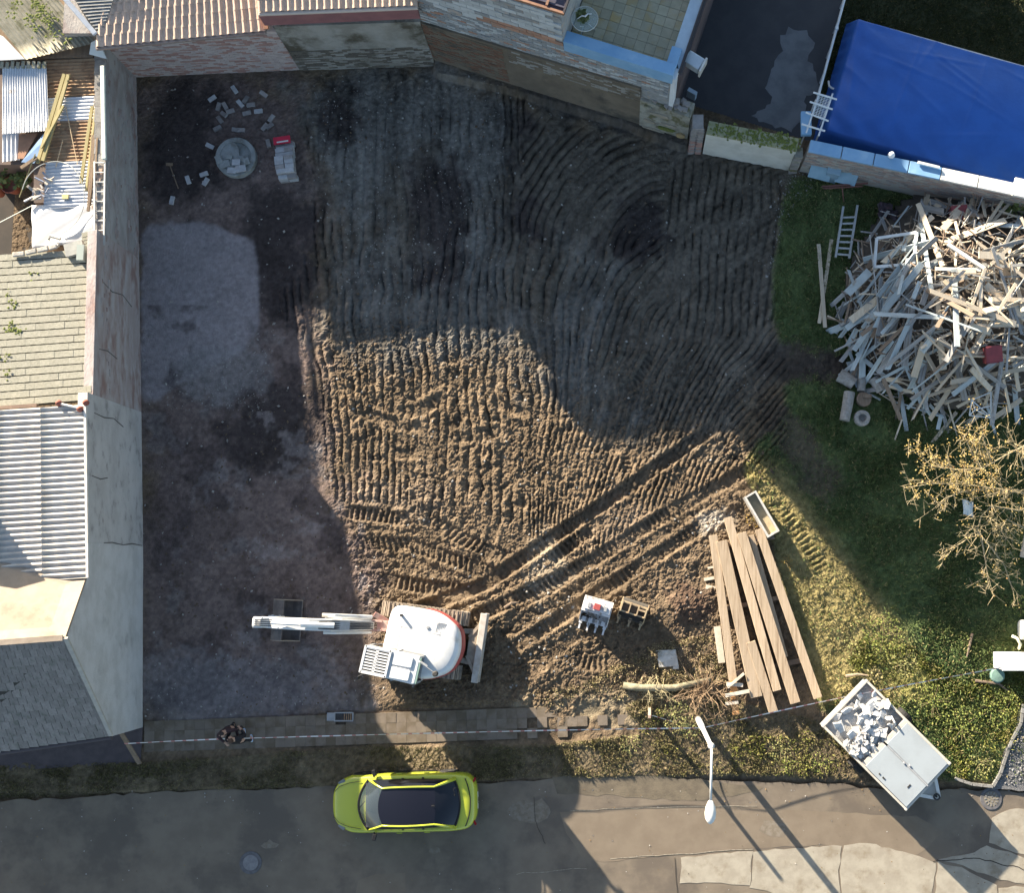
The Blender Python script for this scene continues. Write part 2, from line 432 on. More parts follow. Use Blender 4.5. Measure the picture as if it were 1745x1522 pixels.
for p, kx, s in [([(700, 270), (800, 280), (790, 480), (740, 520), (690, 420)], 8, 86), ([(870, 180), (930, 200), (900, 300), (920, 420), (860, 440)], 7, 87),
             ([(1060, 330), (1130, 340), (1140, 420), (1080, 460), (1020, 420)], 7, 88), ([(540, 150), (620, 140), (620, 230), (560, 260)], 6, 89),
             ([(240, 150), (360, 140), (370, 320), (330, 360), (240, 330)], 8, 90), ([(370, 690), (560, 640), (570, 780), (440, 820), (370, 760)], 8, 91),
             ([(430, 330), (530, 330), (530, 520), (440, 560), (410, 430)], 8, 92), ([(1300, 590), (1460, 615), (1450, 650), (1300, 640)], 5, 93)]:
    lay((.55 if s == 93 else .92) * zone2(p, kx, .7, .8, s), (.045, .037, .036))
lay(.92 * zone([(244, 386), (330, 372), (440, 410), (440, 560), (405, 600), (330, 640), (244, 690)], 6, 1.0, 1.3, 94), (.27, .245, .25), .13)
leftz = zone([(244, 380), (440, 420), (540, 640), (650, 1000), (650, 1210), (244, 1240)], 8, .4, .6, 194)
lay(.6 * leftz * (PY > 520) * sstep(.54, .66, fbm(X, Y, .75, 195, 5, .6)), (.060, .047, .046)); lay(.6 * leftz * sstep(.56, .68, fbm(X, Y, 1.1, 196, 5, .62)) * (PY > 700), (.21, .185, .18))
lay(.6 * zone2([(300, 620), (460, 560), (455, 660), (380, 690), (300, 690)], 6, .8, 1.0, 95), (.25, .24, .24), .2)
lay(.55 * zone2([(246, 1120), (420, 1125), (640, 1150), (640, 1215), (420, 1230), (246, 1240)], 6, .9, .9, 96), (.20, .19, .20), .25)
lay(.5 * zone2([(246, 760), (330, 740), (350, 1000), (246, 1010)], 10, .9, .6, 97), (.105, .080, .078))
lay(.7 * zone2([(590, 830), (720, 800), (790, 850), (720, 890), (600, 870)], 8, .6, .8, 98), (.20, .155, .115))
lay(.7 * zone2([(1000, 880), (1060, 840), (1110, 870), (1060, 930), (1010, 930)], 6, .5, 1., 99), (.185, .14, .10))
lay(.7 * zone2([(860, 1180), (930, 1190), (1160, 1170), (1240, 1100), (1230, 1190), (1060, 1230), (860, 1200)], 5, .8, 1.2, 100), (.26, .22, .15))
lay(.8 * zone2([(1190, 880), (1240, 860), (1250, 895), (1215, 905), (1190, 900)], 3, .5, 1.5, 101), (.42, .38, .32))
lay(.5 * zone2([(900, 930), (960, 900), (960, 990), (920, 1030), (900, 990)], 5, .9, 1.2, 102), (.34, .29, .22))
lay(.9 * zone2([(1130, 1010), (1200, 1000), (1215, 1060), (1150, 1070)], 4, .5, 1., 103), (.095, .062, .045))
lawn_sun_tint = blur(inpoly(PX, PY, [(1240, 740), (1330, 790), (1530, 1060), (1600, 1190), (1400, 1210), (1240, 1000)]).astype(float), 6)  # mask of the sunlit lawn triangle, used to paint it lighter
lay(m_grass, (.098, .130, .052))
lay(m_grass * lawn_sun_tint, (.235, .195, .088))  # sunshine painted in as a lighter, yellower soil colour
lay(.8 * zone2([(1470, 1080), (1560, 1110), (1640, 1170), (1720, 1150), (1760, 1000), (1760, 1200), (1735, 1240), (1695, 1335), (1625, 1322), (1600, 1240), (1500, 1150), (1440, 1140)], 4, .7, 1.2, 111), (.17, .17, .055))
lay(.8 * np.clip(m_path, 0, 1), (.062, .052, .044))
lay(.85 * m_verge, (.140, .112, .070))
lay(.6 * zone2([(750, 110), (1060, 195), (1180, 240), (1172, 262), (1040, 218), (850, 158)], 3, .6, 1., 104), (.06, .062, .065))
me = bpy.data.meshes.new('soil_ground')
ny, nx = X.shape
V = np.stack([X, Y, Z], -1).reshape(-1, 3).astype(np.float32)
ii = (np.arange(ny - 1)[:, None] * nx + np.arange(nx - 1)[None, :]).reshape(-1)
Fq = np.stack([ii, ii + 1, ii + nx + 1, ii + nx], -1).astype(np.int32)
me.vertices.add(len(V)); me.vertices.foreach_set('co', V.ravel())
me.loops.add(Fq.size); me.loops.foreach_set('vertex_index', Fq.ravel())
me.polygons.add(len(Fq)); me.polygons.foreach_set('loop_start', np.arange(0, Fq.size, 4, dtype=np.int32))
me.update(calc_edges=True)
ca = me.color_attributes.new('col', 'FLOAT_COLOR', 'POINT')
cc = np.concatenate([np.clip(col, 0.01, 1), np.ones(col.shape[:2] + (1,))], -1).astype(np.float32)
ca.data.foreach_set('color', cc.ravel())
pass
me.polygons.foreach_set('use_smooth', np.zeros(len(Fq), bool))
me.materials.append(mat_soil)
o = bpy.data.objects.new('soil_ground', me); C.objects.link(o); o['kind'] = 'structure'

mat_far = M('far_ground', (.075, .07, .045), (.10, .088, .06), scale=.3, rough=.95)
b = MB(); b.add([(-400, -400, -.16), (400, -400, -.16), (400, 400, -.16), (-400, 400, -.16)], [(0, 1, 2, 3)])
struct('ground', b, mat_far)

# loose stones pressed into the soil: far too many to count
mat_stone = M('gravel_stone', (.34, .325, .30), (.20, .19, .175), scale=3, rough=.9, attr=False)
b = MB()
octv = [(1, 0, 0), (0, 1, 0), (-1, 0, 0), (0, -1, 0), (0, 0, 1), (0, 0, -1)]
octf = [(0, 1, 4), (1, 2, 4), (2, 3, 4), (3, 0, 4), (1, 0, 5), (2, 1, 5), (3, 2, 5), (0, 3, 5)]
def stones(n, poly, r0, r1, bb=None):
    xs = [p[0] for p in poly]; ys = [p[1] for p in poly]; k = 0; tries = 0
    while k < n and tries < n * 8:
        tries += 1
        x = rnd.uniform(min(xs), max(xs)); y = rnd.uniform(min(ys), max(ys))
        if not inpoly(np.array([x]), np.array([y]), poly)[0]: continue
        p = onground(x, y); r = r0 + (r1 - r0) * rnd.random() ** 3
        q = Matrix.Rotation(rnd.random() * 6.3, 3, 'Z') @ Matrix.Rotation(rnd.random(), 3, 'X')
        sc = (r * rnd.uniform(.7, 1.3), r * rnd.uniform(.6, 1.1), r * rnd.uniform(.5, .9))
        (bb or b).add([p + q @ Vector((v[0] * sc[0], v[1] * sc[1], v[2] * sc[2])) for v in octv], octf); k += 1
lot = [(245, 135), (520, 122), (790, 120), (1170, 262), (1330, 300), (1320, 620), (1240, 800), (1200, 1150), (900, 1190), (420, 1215), (245, 1235)]
stones(1700, lot, .010, .065)
stones(1300, [(520, 125), (860, 140), (860, 520), (560, 500)], .010, .04)
stones(700, [(300, 600), (470, 560), (450, 700), (280, 700)], .01, .035)
stones(300, [(246, 1120), (420, 1125), (640, 1150), (640, 1205), (420, 1222), (246, 1238)], .01, .04)
stones(150, [(900, 900), (960, 900), (1000, 1150), (880, 1150)], .015, .07)
stones(200, [(1330, 270), (1400, 300), (1340, 380), (1310, 470)], .015, .05)
struct('gravel_stones', b, mat_stone, kind='stuff')
# crumbs and clods of earth lying on the churned surface
b = MB(); lit_ = [(545, 545), (860, 570), (1000, 745), (1220, 690), (1330, 800), (1250, 1100), (1060, 1200), (700, 1200), (570, 860)]
stones(6500, lit_, .014, .085, b); stones(1800, [(520, 130), (1170, 262), (1330, 300), (1320, 620), (1230, 720), (1000, 740), (860, 580), (545, 600)], .014, .06, b); stones(900, [(380, 690), (560, 640), (640, 1000), (640, 1190), (400, 1220), (260, 1000)], .014, .06, b)
struct('soil_clods', b, M('soil_clod', (.135, .098, .064), (.085, .063, .045), scale=2.5, rough=1, bump=.5, bscale=40), kind='stuff')
# ------------------------------------------------------------------ road, paving, yard
def flat(name, poly, z, mat, sub=None, kind='structure', th=0.0):
    b = MB(); P = [gp(x, y, z) for x, y in poly]
    if th: b.prism([(p.x, p.y) for p in P], z - th, z)
    else: b.add(P, [tuple(range(len(P)))])
    o = struct(name, b, mat, kind=kind)
    me = o.data
    if me.polygons[0].normal.z < 0 and not th: me.flip_normals()
    return o
def wob(pts, amp=3.0, step=14.0):
    out = []
    n = len(pts)
    for i in range(n):
        a = pts[i]; bb = pts[(i + 1) % n]; L = math.hypot(bb[0] - a[0], bb[1] - a[1]); k = max(1, int(L / step))
        for j in range(k):
            t = j / k; out.append((a[0] + (bb[0] - a[0]) * t + rnd.uniform(-amp, amp), a[1] + (bb[1] - a[1]) * t + rnd.uniform(-amp, amp)))
    return out
mat_asph = M('asphalt', (.150, .122, .092), (.182, .150, .113), scale=1.1, rough=.85, bump=.35, bscale=70, c3=(.115, .095, .075), c3scale=.45, c3lo=.45, c3hi=.62, spec=.35)
mat_asph2 = M('asphalt_patch', (.165, .132, .097), (.19, .154, .114), scale=1.6, rough=.85, bump=.3, bscale=80, spec=.3)
mat_asph3 = M('asphalt_verge_dirt', (.15, .125, .09), (.11, .092, .068), scale=2.2, rough=.95, bump=.5, bscale=40)
mat_conc = M('concrete_slab', (.275, .245, .195), (.335, .305, .245), scale=2.4, rough=.9, bump=.3, bscale=50, c3=(.22, .185, .135), c3scale=1.6, c3lo=.50, c3hi=.72)
mat_dust = M('dust_patch', (.20, .172, .138), (.155, .128, .095), scale=7, rough=.95)
mat_dark = M('dark_asphalt', (.030, .033, .040), (.042, .044, .050), scale=1.5, rough=.6, bump=.3, bscale=60, spec=.4)
mat_damp = M('pale_dry_asphalt', (.17, .18, .19), (.12, .13, .14), scale=1.8, rough=.8, bump=.2, bscale=60)
top = [(-420, 1372), (0, 1366), (120, 1360), (240, 1352), (420, 1346), (560, 1341), (760, 1338), (960, 1328), (1060, 1322), (1200, 1331), (1300, 1334), (1420, 1336), (1540, 1352), (1640, 1345), (1745, 1352), (2200, 1330)]
edge = []
for a, bb in zip(top[:-1], top[1:]):
    for t in np.linspace(0, 1, 9)[:-1]:
        edge.append((a[0] + (bb[0] - a[0]) * t, a[1] + (bb[1] - a[1]) * t + rnd.uniform(-2.5, 2.5)))
flat('road', edge + [(2200, 1900), (-420, 1900)], 0.0, mat_asph)
flat('road_patch', wob([(955, 1385), (1180, 1372), (1560, 1392), (1610, 1420), (1560, 1460), (1400, 1440), (1160, 1455), (1030, 1470), (990, 1460), (965, 1420)], 1.5, 20), .004, mat_asph2)
flat('road_edge_dirt', wob([(940, 1322), (1060, 1318), (1190, 1330), (1300, 1340), (1290, 1352), (1180, 1366), (950, 1352)], 3, 16), .004, mat_asph3)
flat('road_patch', wob([(640, 1490), (690, 1488), (695, 1560), (600, 1560), (610, 1500)], 1, 20), .004, mat_asph2)
# pale concrete slabs at the lower right, cracked apart
slabs = [[(1160, 1462), (1282, 1451), (1280, 1500), (1277, 1511), (1230, 1505), (1160, 1506)],
         [(1284, 1451), (1435, 1441), (1432, 1470), (1428, 1500), (1440, 1560), (1340, 1560), (1320, 1524), (1279, 1512), (1282, 1500)],
         [(1437, 1441), (1480, 1438), (1540, 1452), (1594, 1470), (1592, 1510), (1580, 1560), (1442, 1560), (1431, 1500), (1434, 1470)],
         [(1597, 1470), (1640, 1480), (1700, 1510), (1700, 1560), (1584, 1560), (1595, 1510)],
         [(1600, 1466), (1660, 1455), (1680, 1440), (1745, 1462), (1790, 1480), (1790, 1512), (1745, 1508), (1690, 1496), (1640, 1476)],
         [(1684, 1436), (1690, 1395), (1720, 1380), (1800, 1378), (1800, 1475), (1745, 1457)],
         [(1703, 1513), (1745, 1511), (1800, 1516), (1800, 1560), (1702, 1560)]]
pav = bpy.data.objects.new('concrete_pavement', None); C.objects.link(pav); pav['kind'] = 'structure'
for sl in slabs:
    b = MB(); P = [gp(x, y) for x, y in wob(sl, 1.8, 12)]
    b.prism([(p.x, p.y) for p in P], -.05, .008); part('concrete_slab', b, mat_conc, pav, org=False)
# white-grey seam lines across the asphalt
mat_seam = M('seam_line', (.33, .29, .22), (.20, .17, .13), scale=9, rough=.9)
def ribbon(pts, wd, z, jit=0.0):
    b = MB(); P = [gp(x + 0, y + rnd.uniform(-jit, jit), z) for x, y in pts]
    for a, c in zip(P[:-1], P[1:]):
        d = (c - a).normalized(); n = Vector((-d.y, d.x, 0)) * wd / 2
        b.add([a - n, c - n, c + n, a + n], [(0, 1, 2, 3)])
    return b
def seam(pts, wd=.03, z=.011, jit=1.0, m=None):
    q = []
    for a, c in zip(pts[:-1], pts[1:]):
        for t in np.linspace(0, 1, 10)[:-1]: q.append((a[0] + (c[0] - a[0]) * t, a[1] + (c[1] - a[1]) * t))
    q.append(pts[-1]); struct('road_seam', ribbon(q, wd, z, jit), m or mat_seam)
seam([(972, 1382), (1100, 1377), (1290, 1374)], .025)
seam([(1040, 1464), (1160, 1456), (1284, 1447)], .025)
mat_crack = M('crack', (.055, .048, .04), None, rough=1)
seam([(1590, 1468), (1660, 1462), (1745, 1482)], .03, .012, 2, mat_crack)
seam([(1150, 1464), (1152, 1500), (1160, 1560)], .02, .012, 2, mat_crack)
seam([(910, 1360), (912, 1400), (930, 1440)], .015, .012, 2, mat_crack)
seam([(880, 1490), (1000, 1480)], .02, .012, 2, mat_seam)
# dust, leaves and small litter blown onto the asphalt
for px_, py_, r_ in ((905, 1385, 26), (460, 1440, 9), (588, 1440, 6), (1320, 1412, 18), (740, 1450, 7)):
    flat('road_dust', wob([(px_ + r_ * 1.5 * math.cos(a), py_ + r_ * .8 * math.sin(a)) for a in np.linspace(0, 6.283, 13)[:-1]], r_ * .28, 40), .006, mat_dust)
b = MB()
for _ in range(420):
    x, y = rnd.uniform(0, 1745), 1345 + rnd.random() ** 1.8 * 175
    p = gp(x, y, .008); a = rnd.random() * 6.28; s = rnd.uniform(.012, .05); u = Vector((math.cos(a), math.sin(a), rnd.uniform(-.2, .4))) * s; v = Vector((-math.sin(a), math.cos(a), rnd.uniform(-.1, .4))) * s * .5
    b.mi = rnd.randrange(3); b.add([p - u * .5, p + v + Vector((0, 0, .006)), p + u * .5 + Vector((0, 0, .008)), p - v + Vector((0, 0, .003))], [(0, 1, 2, 3)])
b.mi = 0; struct('road_litter', b, [M('leaf_litter', (.24, .16, .07), (.16, .10, .05), scale=9), M('pale_litter', (.36, .34, .31), None), M('soil_crumb', (.13, .10, .07), None)], kind='stuff')
# pavement of square flags
mat_flag = M('paving_flag', (.155, .128, .102), (.185, .152, .118), scale=2.5, rough=.9, bump=.3, bscale=45, rv=.06, c3=(.12, .095, .066), c3scale=1.2, c3lo=.42, c3hi=.62)
pv = bpy.data.objects.new('pavement', None); C.objects.link(pv); pv['kind'] = 'structure'
b = MB(); b.box((0, 0, 0), (.327, .327, .06)); fm = mesh_of('flag', b, mat_flag)
A0, A1 = gp(246, 1256), gp(1085, 1226)
du = (A1 - A0); Lp = du.length; du.normalize(); dv = Vector((-du.y, du.x, 0)); nfl = int(Lp / .33)
for i in range(nfl):
    for j in range(3):
        if rnd.random() < max(0, (i / nfl - .70) / .30) ** .7 * (.95 if j != 1 else .7): continue
        if (i, j) in ((nfl * 40 // 100, 2), (nfl * 41 // 100, 2)): continue
        p = A0 + du * (.33 * (i + .5)) + dv * (.33 * (j - 1)); p.z = -.012 + rnd.uniform(-.006, .006)
        R = Matrix.Rotation(math.atan2(du.y, du.x) + rnd.uniform(-.012, .012), 4, 'Z') @ Matrix.Rotation(rnd.uniform(-.012, .012), 4, 'X')
        link('paving_flag', fm, pv, Matrix.Translation(p) @ R)
# asphalt yard between the houses, with a dried-out pale patch
YZ = -.06
flat('yard_asphalt', [(1120, -400), (1120, 170), (1170, 190), (1420, 250), (1400, 150), (1450, -40), (1600, -400)], YZ, mat_dark)
flat('yard_dry_patch', wob([(1345, 48), (1372, 52), (1385, 70), (1378, 100), (1392, 125), (1400, 150), (1372, 165), (1368, 205), (1345, 225), (1280, 200), (1308, 182), (1318, 168), (1304, 150), (1318, 110), (1335, 80), (1330, 62)], 4, 8), YZ + .004, mat_damp)
mat_lawn = M('lawn_earth', (.030, .036, .016), (.042, .048, .022), scale=3, rough=.95)
flat('garden_ground', [(1400, 250), (1395, 150), (1452, -60), (1480, -400), (2300, -400), (2300, 420), (1745, 345)], YZ + .008, mat_lawn)
# bed of dark gravel in the right corner
mat_grav = M('dark_gravel', (.10, .10, .105), (.17, .17, .17), scale=22, rough=.9, bump=1.0, bscale=30)
flat('gravel_bed', wob([(1735, 1210), (1800, 1190), (1800, 1352), (1690, 1346), (1702, 1320), (1712, 1280), (1735, 1235)], 2, 14), .07, mat_grav)
b = MB(); stones(700, [(1738, 1212), (1790, 1200), (1790, 1345), (1698, 1340), (1715, 1285)], .015, .05, b)
for i in range(len(b.v)): b.v[i] = (b.v[i][0], b.v[i][1], b.v[i][2] + .06)
struct('gravel', b, M('gravel_chip', (.14, .14, .145), (.24, .24, .24), scale=9, rough=.9), kind='stuff')
mat_kerb = M('kerb_stone', (.24, .235, .22), (.17, .165, .15), scale=6, rough=.9, bump=.4, rv=.15)
kb = [(1742, 1200), (1738, 1232), (1722, 1262), (1712, 1290), (1703, 1318), (1690, 1340), (1655, 1336), (1625, 1326)]
ks = bpy.data.objects.new('gravel_kerb', None); C.objects.link(ks); ks['kind'] = 'structure'
for a, c in zip(kb[:-1], kb[1:]):
    for t in (0, .5):
        p = gp(a[0] + (c[0] - a[0]) * t, a[1] + (c[1] - a[1]) * t); q = gp(a[0] + (c[0] - a[0]) * (t + .47), a[1] + (c[1] - a[1]) * (t + .47))
        b = MB(); b.beam((p.x, p.y, .06), (q.x, q.y, .06), .09, .16); part('kerb_stone', b, mat_kerb, ks, org=False)

# ------------------------------------------------------------------ masonry helpers
def lerp(a, b, t): return a + (b - a) * t
def brick_face(mb, a, b, z0, z1, bl=.26, bh=.08, dep=.03, mats=1, skip=0.02, gap=.012):
    """courses of bricks laid proud of the wall face that runs a -> b (outside on the right hand)"""
    a = Vector((a[0], a[1], 0)); b = Vector((b[0], b[1], 0)); d = b - a; L = d.length; d.normalize(); n = Vector((d.y, -d.x, 0))
    z0f = z0 if callable(z0) else (lambda t: z0); z1f = z1 if callable(z1) else (lambda t: z1)
    zmin = min(z0f(0), z0f(1)); zmax = max(z1f(0), z1f(1)); k = 0
    R = Matrix((d, n, Vector((0, 0, 1)))).transposed()
    z = zmin
    while z + bh <= zmax + .001:
        s = -(k % 2) * bl / 2
        while s < L:
            e0, e1 = max(s, 0), min(s + bl, L)
            tm = (e0 + e1) / 2 / L
            if e1 - e0 > .05 and z >= z0f(tm) - .01 and z + bh <= z1f(tm) + .02 and rnd.random() > skip:
                dd = dep * rnd.uniform(.5, 1.2); mb.mi = rnd.randrange(mats)
                c = a + d * ((e0 + e1) / 2) + n * (dd / 2 - .01); c.z = z + bh / 2
                mb.box(c, (e1 - e0 - gap, dd + .02, bh - gap), R)
            s += bl
        z += bh; k += 1
    mb.mi = 0
def wall_mb(a, b, th, z0, za, zb, side=1):
    """wall block whose face is a -> b; thickness goes to the left of a->b when side=1"""
    a = Vector((a[0], a[1], 0)); b = Vector((b[0], b[1], 0)); d = (b - a).normalized(); n = Vector((-d.y, d.x, 0)) * th * side
    m = MB(); m.prism([(a.x, a.y), (b.x, b.y), (b.x + n.x, b.y + n.y), (a.x + n.x, a.y + n.y)] if side > 0 else
                      [(b.x, b.y), (a.x, a.y), (a.x + n.x, a.y + n.y), (b.x + n.x, b.y + n.y)], z0,
                      [za, zb, zb, za] if side > 0 else [zb, za, za, zb])
    return m
def unit_tile(mat, th=.02, name='tile'):
    b = MB(); b.box((0, 0, 0), (1, 1, th)); return mesh_of(name, b, mat)
def roman_tile(mat, name='tile'):
    b = MB(); n = 6; vs = []; prof = []
    for i in range(n + 1):
        x = -.5 + i / n; prof.append((x, .045 * max(0, math.sin(math.pi * (x + .5) / .62)) if x < .12 else 0.0))
    for y in (-.5, .5):
        for x, z in prof: vs.append((x, y, z + .012))
    for y in (-.5, .5):
        for x, z in prof: vs.append((x, y, z - .008))
    m = n + 1; fs = []
    for i in range(n):
        fs += [(i, i + 1, m + i + 1, m + i), (2 * m + i, 3 * m + i, 3 * m + i + 1, 2 * m + i + 1), (i, 2 * m + i, 2 * m + i + 1, i + 1), (m + i, m + i + 1, 3 * m + i + 1, 3 * m + i)]
    b.add(vs, fs); return mesh_of(name, b, mat, smooth=False)
def tile_quad(parent, name, mesh, c00, c10, c11, c01, nu, nv, over=1.12, lift=.02, tilt=.06, stag=.5, jit=.01, gapu=.96, keep=None):
    """c00 -> c10 runs along the upper edge, v runs down the slope towards c01 / c11"""
    base = parent_loc(parent)
    for j in range(nv):
        for i in range(nu + (1 if stag and j % 2 else 0)):
            u0 = (i - (stag if j % 2 else 0)) / nu; u1 = u0 + 1 / nu; u0 = max(u0, 0); u1 = min(u1, 1)
            if u1 - u0 < .3 / nu: continue
            u = (u0 + u1) / 2; v = (j + .5) / nv
            if keep and not keep(u, v): continue
            p = lerp(lerp(c00, c10, u), lerp(c01, c11, u), v)
            U = lerp(c10 - c00, c11 - c01, v); Vv = lerp(c01 - c00, c11 - c10, u)
            lu = U.length * (u1 - u0); lv = Vv.length / nv
            U = U.normalized(); Nn = U.cross(Vv).normalized()
            if Nn.z < 0: Nn = -Nn
            Vd = Vv.normalized()
            Vt = (Vd * math.cos(tilt) + Nn * math.sin(tilt)).normalized(); Nt = (Nn * math.cos(tilt) - Vd * math.sin(tilt)).normalized()
            a = rnd.gauss(0, jit); Ur = (U + Vd * a).normalized()
            Mx = Matrix((( Ur.x * lu * gapu, Vt.x * lv * over, Nt.x, p.x - base.x + Nn.x * lift), (Ur.y * lu * gapu, Vt.y * lv * over, Nt.y, p.y - base.y + Nn.y * lift),
                         (Ur.z * lu * gapu, Vt.z * lv * over, Nt.z, p.z - base.z + Nn.z * (lift + rnd.uniform(-.006, .006))), (0, 0, 0, 1)))
            link(name, mesh, parent, Mx)
def corrugated(mb, c00, c10, c11, c01, waves, amp=.025, per=6, th=.012, nl=3, sag=.0):
    """waves counted across v (c00 -> c01); crests run along u"""
    nv = waves * per
    N = (c10 - c00).cross(c01 - c00).normalized()
    if N.z < 0: N = -N
    def fn(off):
        def g(u, v):
            p = lerp(lerp(c00, c10, u), lerp(c01, c11, u), v)
            return p + N * (amp * math.sin(2 * math.pi * waves * v) + off + sag * math.sin(7 * u + 3 * v) )
        return g
    o = len(mb.v)
    mb.grid(fn(0), nl, nv); mb.grid(fn(-th), nl, nv)
    # rim
    n1 = (nl + 1) * (nv + 1); fs = []
    for i in range(nl): fs += [(i, i + 1, n1 + i + 1, n1 + i), (nv * (nl + 1) + i, n1 + nv * (nl + 1) + i, n1 + nv * (nl + 1) + i + 1, nv * (nl + 1) + i + 1)]
    for j in range(nv):
        a, c = j * (nl + 1), (j + 1) * (nl + 1); fs += [(a, n1 + a, n1 + c, c), (a + nl, c + nl, n1 + c + nl, n1 + a + nl)]
    for f in fs: mb.f.append(tuple(i + o for i in f)); mb.m.append(mb.mi)

# ------------------------------------------------------------------ west side: boundary walls and sheds
mat_rend_old = M('old_render', (.37, .355, .34), (.28, .262, .25), scale=1.6, rough=.95, bump=.6, bscale=14, c3=(.25, .20, .185), c3scale=1.3, stretch=(1, .55, 1.4), c3lo=.5)
mat_rend_red = M('worn_red_render', (.32, .265, .25), (.38, .355, .345), scale=1.8, rough=.95, bump=.6, bscale=14, c3=(.245, .165, .145), c3scale=1.6, stretch=(1, .5, 1.5), c3lo=.46)
mat_plaster = M('grey_plaster', (.47, .455, .44), (.38, .365, .35), scale=1.3, rough=.92, bump=.35, bscale=20, c3=(.235, .225, .22), c3scale=2.6, stretch=(1, .7, 1.2), c3lo=.54, c3hi=.74)
mat_plaster2 = M('pale_plaster', (.52, .51, .50), (.43, .42, .405), scale=1.6, rough=.92, bump=.5, bscale=18, c3=(.33, .32, .305), c3scale=1.5, stretch=(1, .75, 1.1), c3lo=.56, c3hi=.78)
W0, W1, W2, W3, W4 = gp(232, 131), gp(237, 440), gp(241, 702), gp(244, 932), gp(243, 1240)
def bwall(a, b, za, zb, mat, label, th=.3):
    loc = ((a.x + b.x) / 2, (a.y + b.y) / 2, 0)
    t = thing('boundary_wall', label, 'wall', loc)
    m = wall_mb(b, a, th, -.2, zb, za, 1)          # face looks to +x
    part('wall', m, mat, t, bevel=.01)
    return t
w1 = bwall(W0, W1, 2.45, 2.68, mat_rend_old, 'old grey rendered boundary wall beside the junk shed')
w2 = bwall(W1, W2, 3.25, 3.66, mat_rend_red, 'boundary wall with worn reddish render below the mossy slate roof')
w3 = bwall(W2, W3, 4.02, 4.25, mat_plaster, 'grey plastered boundary wall under the white corrugated roof')
mat_crk = M('wall_crack', (.10, .095, .09), None, rough=1)
for t, pts in ((w3, [(1.0, 3.0), (.995, 2.4), (1.0, 1.6), (.985, .9), (.99, .1)]), (w3, [(.12, 3.6), (.14, 2.9), (.12, 2.2), (.16, 1.5)]), (w3, [(.55, 3.8), (.57, 3.2), (.55, 2.7)]), (w2, [(.3, 2.9), (.33, 2.2), (.31, 1.4), (.35, .7)]), (w2, [(.72, 3.2), (.70, 2.6), (.73, 1.9)])):
    a, b_ = (W2, W3) if t is w3 else (W1, W2); m = MB()
    P = [lerp(a, b_, u) + Vector((.004, rnd.uniform(-.03, .03), z)) for u, z in pts]; m.tube(P, [.012, .018, .014, .02, .008][:len(P)], 4); part('crack', m, mat_crk, t)
m = MB()
for _ in range(260):
    u = rnd.random(); z = rnd.uniform(.05, .30) if rnd.random() < .55 else rnd.uniform(.3, 3.0); p = lerp(W0, W1, u) if z < 2.4 else lerp(W1, W2, u); s_ = rnd.uniform(.03, .12)
    m.box((p.x + .006, p.y, z), (.02, s_ * 2.2, s_), Matrix.Rotation(rnd.uniform(-.3, .3), 3, 'X'))
part('flaked_render', m, mat_rend_red, w1, kind='stuff')
# worn coping stones on the first wall
mat_cope = M('coping', (.27, .26, .245), (.19, .18, .17), scale=4, rough=.95, bump=.5, rv=.15)
for k in range(12):
    p = lerp(W0, W1, (k + .5) / 12); L = (W1 - W0).length / 12
    m = MB(); m.box((p.x - .15, p.y, 2.47 + .2 * (k + .5) / 12 + .03), (.36, L * .97, .06)); part('coping_stone', m, mat_cope, w1)

# slate roof building (asbestos slates), sloping gently towards the yard on the north
mat_slate = M('asbestos_slate', (.245, .24, .195), (.31, .30, .25), scale=4, rough=.93, bump=.4, bscale=40, rv=.05, c3=(.22, .205, .16), c3scale=5, c3lo=.6, c3hi=.75)
mat_under = M('roof_underlay', (.05, .047, .042), None, rough=1)
a0, a1, a2, a3 = gp(-70, 438, 2.85), gp(164, 424, 2.85), gp(155, 682, 3.70), gp(-70, 700, 3.70)
t = thing('slate_roof_shed', 'long shed with a pale slate roof spotted with moss, against the reddish boundary wall', 'shed', (a0.x, (a0.y + a2.y) / 2, 0))
b = MB(); b.slab([a0 - Vector((0, 0, .05)), a1 - Vector((.02, 0, .05)), a2 - Vector((.02, 0, .05)), a3 - Vector((0, 0, .05))], .10); part('roof_deck', b, mat_under, t)
tile_quad(t, 'slate', unit_tile(mat_slate, .016, 'slate'), a3, a2, a1, a0, 14, 21, over=.84, lift=.016, tilt=.07, stag=.5, jit=.004, gapu=.992)
b = MB(); q0 = gp(-70, 440, 2.0); b.prism([(a0.x, a0.y - .12), (W1.x - .32, a1.y - .12), (W1.x - .32, a1.y - .32), (a0.x, a0.y - .32)], -.1, 2.72); part('wall', b, mat_rend_old, t)
mat_moss = M('moss', (.17, .20, .05), (.11, .13, .04), scale=14, rough=1, bump=1, bscale=60)
b = MB()
def mosspad(bb, p, r, n, flat=.35):
    for _ in range(n):
        q = p + Vector((rnd.gauss(0, r), rnd.gauss(0, r), 0)); s = rnd.uniform(.02, .06)
        bb.add([q + Vector((v[0] * s, v[1] * s, v[2] * s * flat)) for v in octv], octf)
for px_, py_, n in ((18, 560, 26), (25, 520, 10), (10, 610, 8), (34, 565, 10), (12, 500, 6), (60, 470, 5), (8, 640, 6)):
    z = 2.85 + .85 * (py_ - 430) / 255 + .04
    mosspad(b, gp(px_, py_, z), .10, n)
part('moss', b, mat_moss, t, kind='stuff')
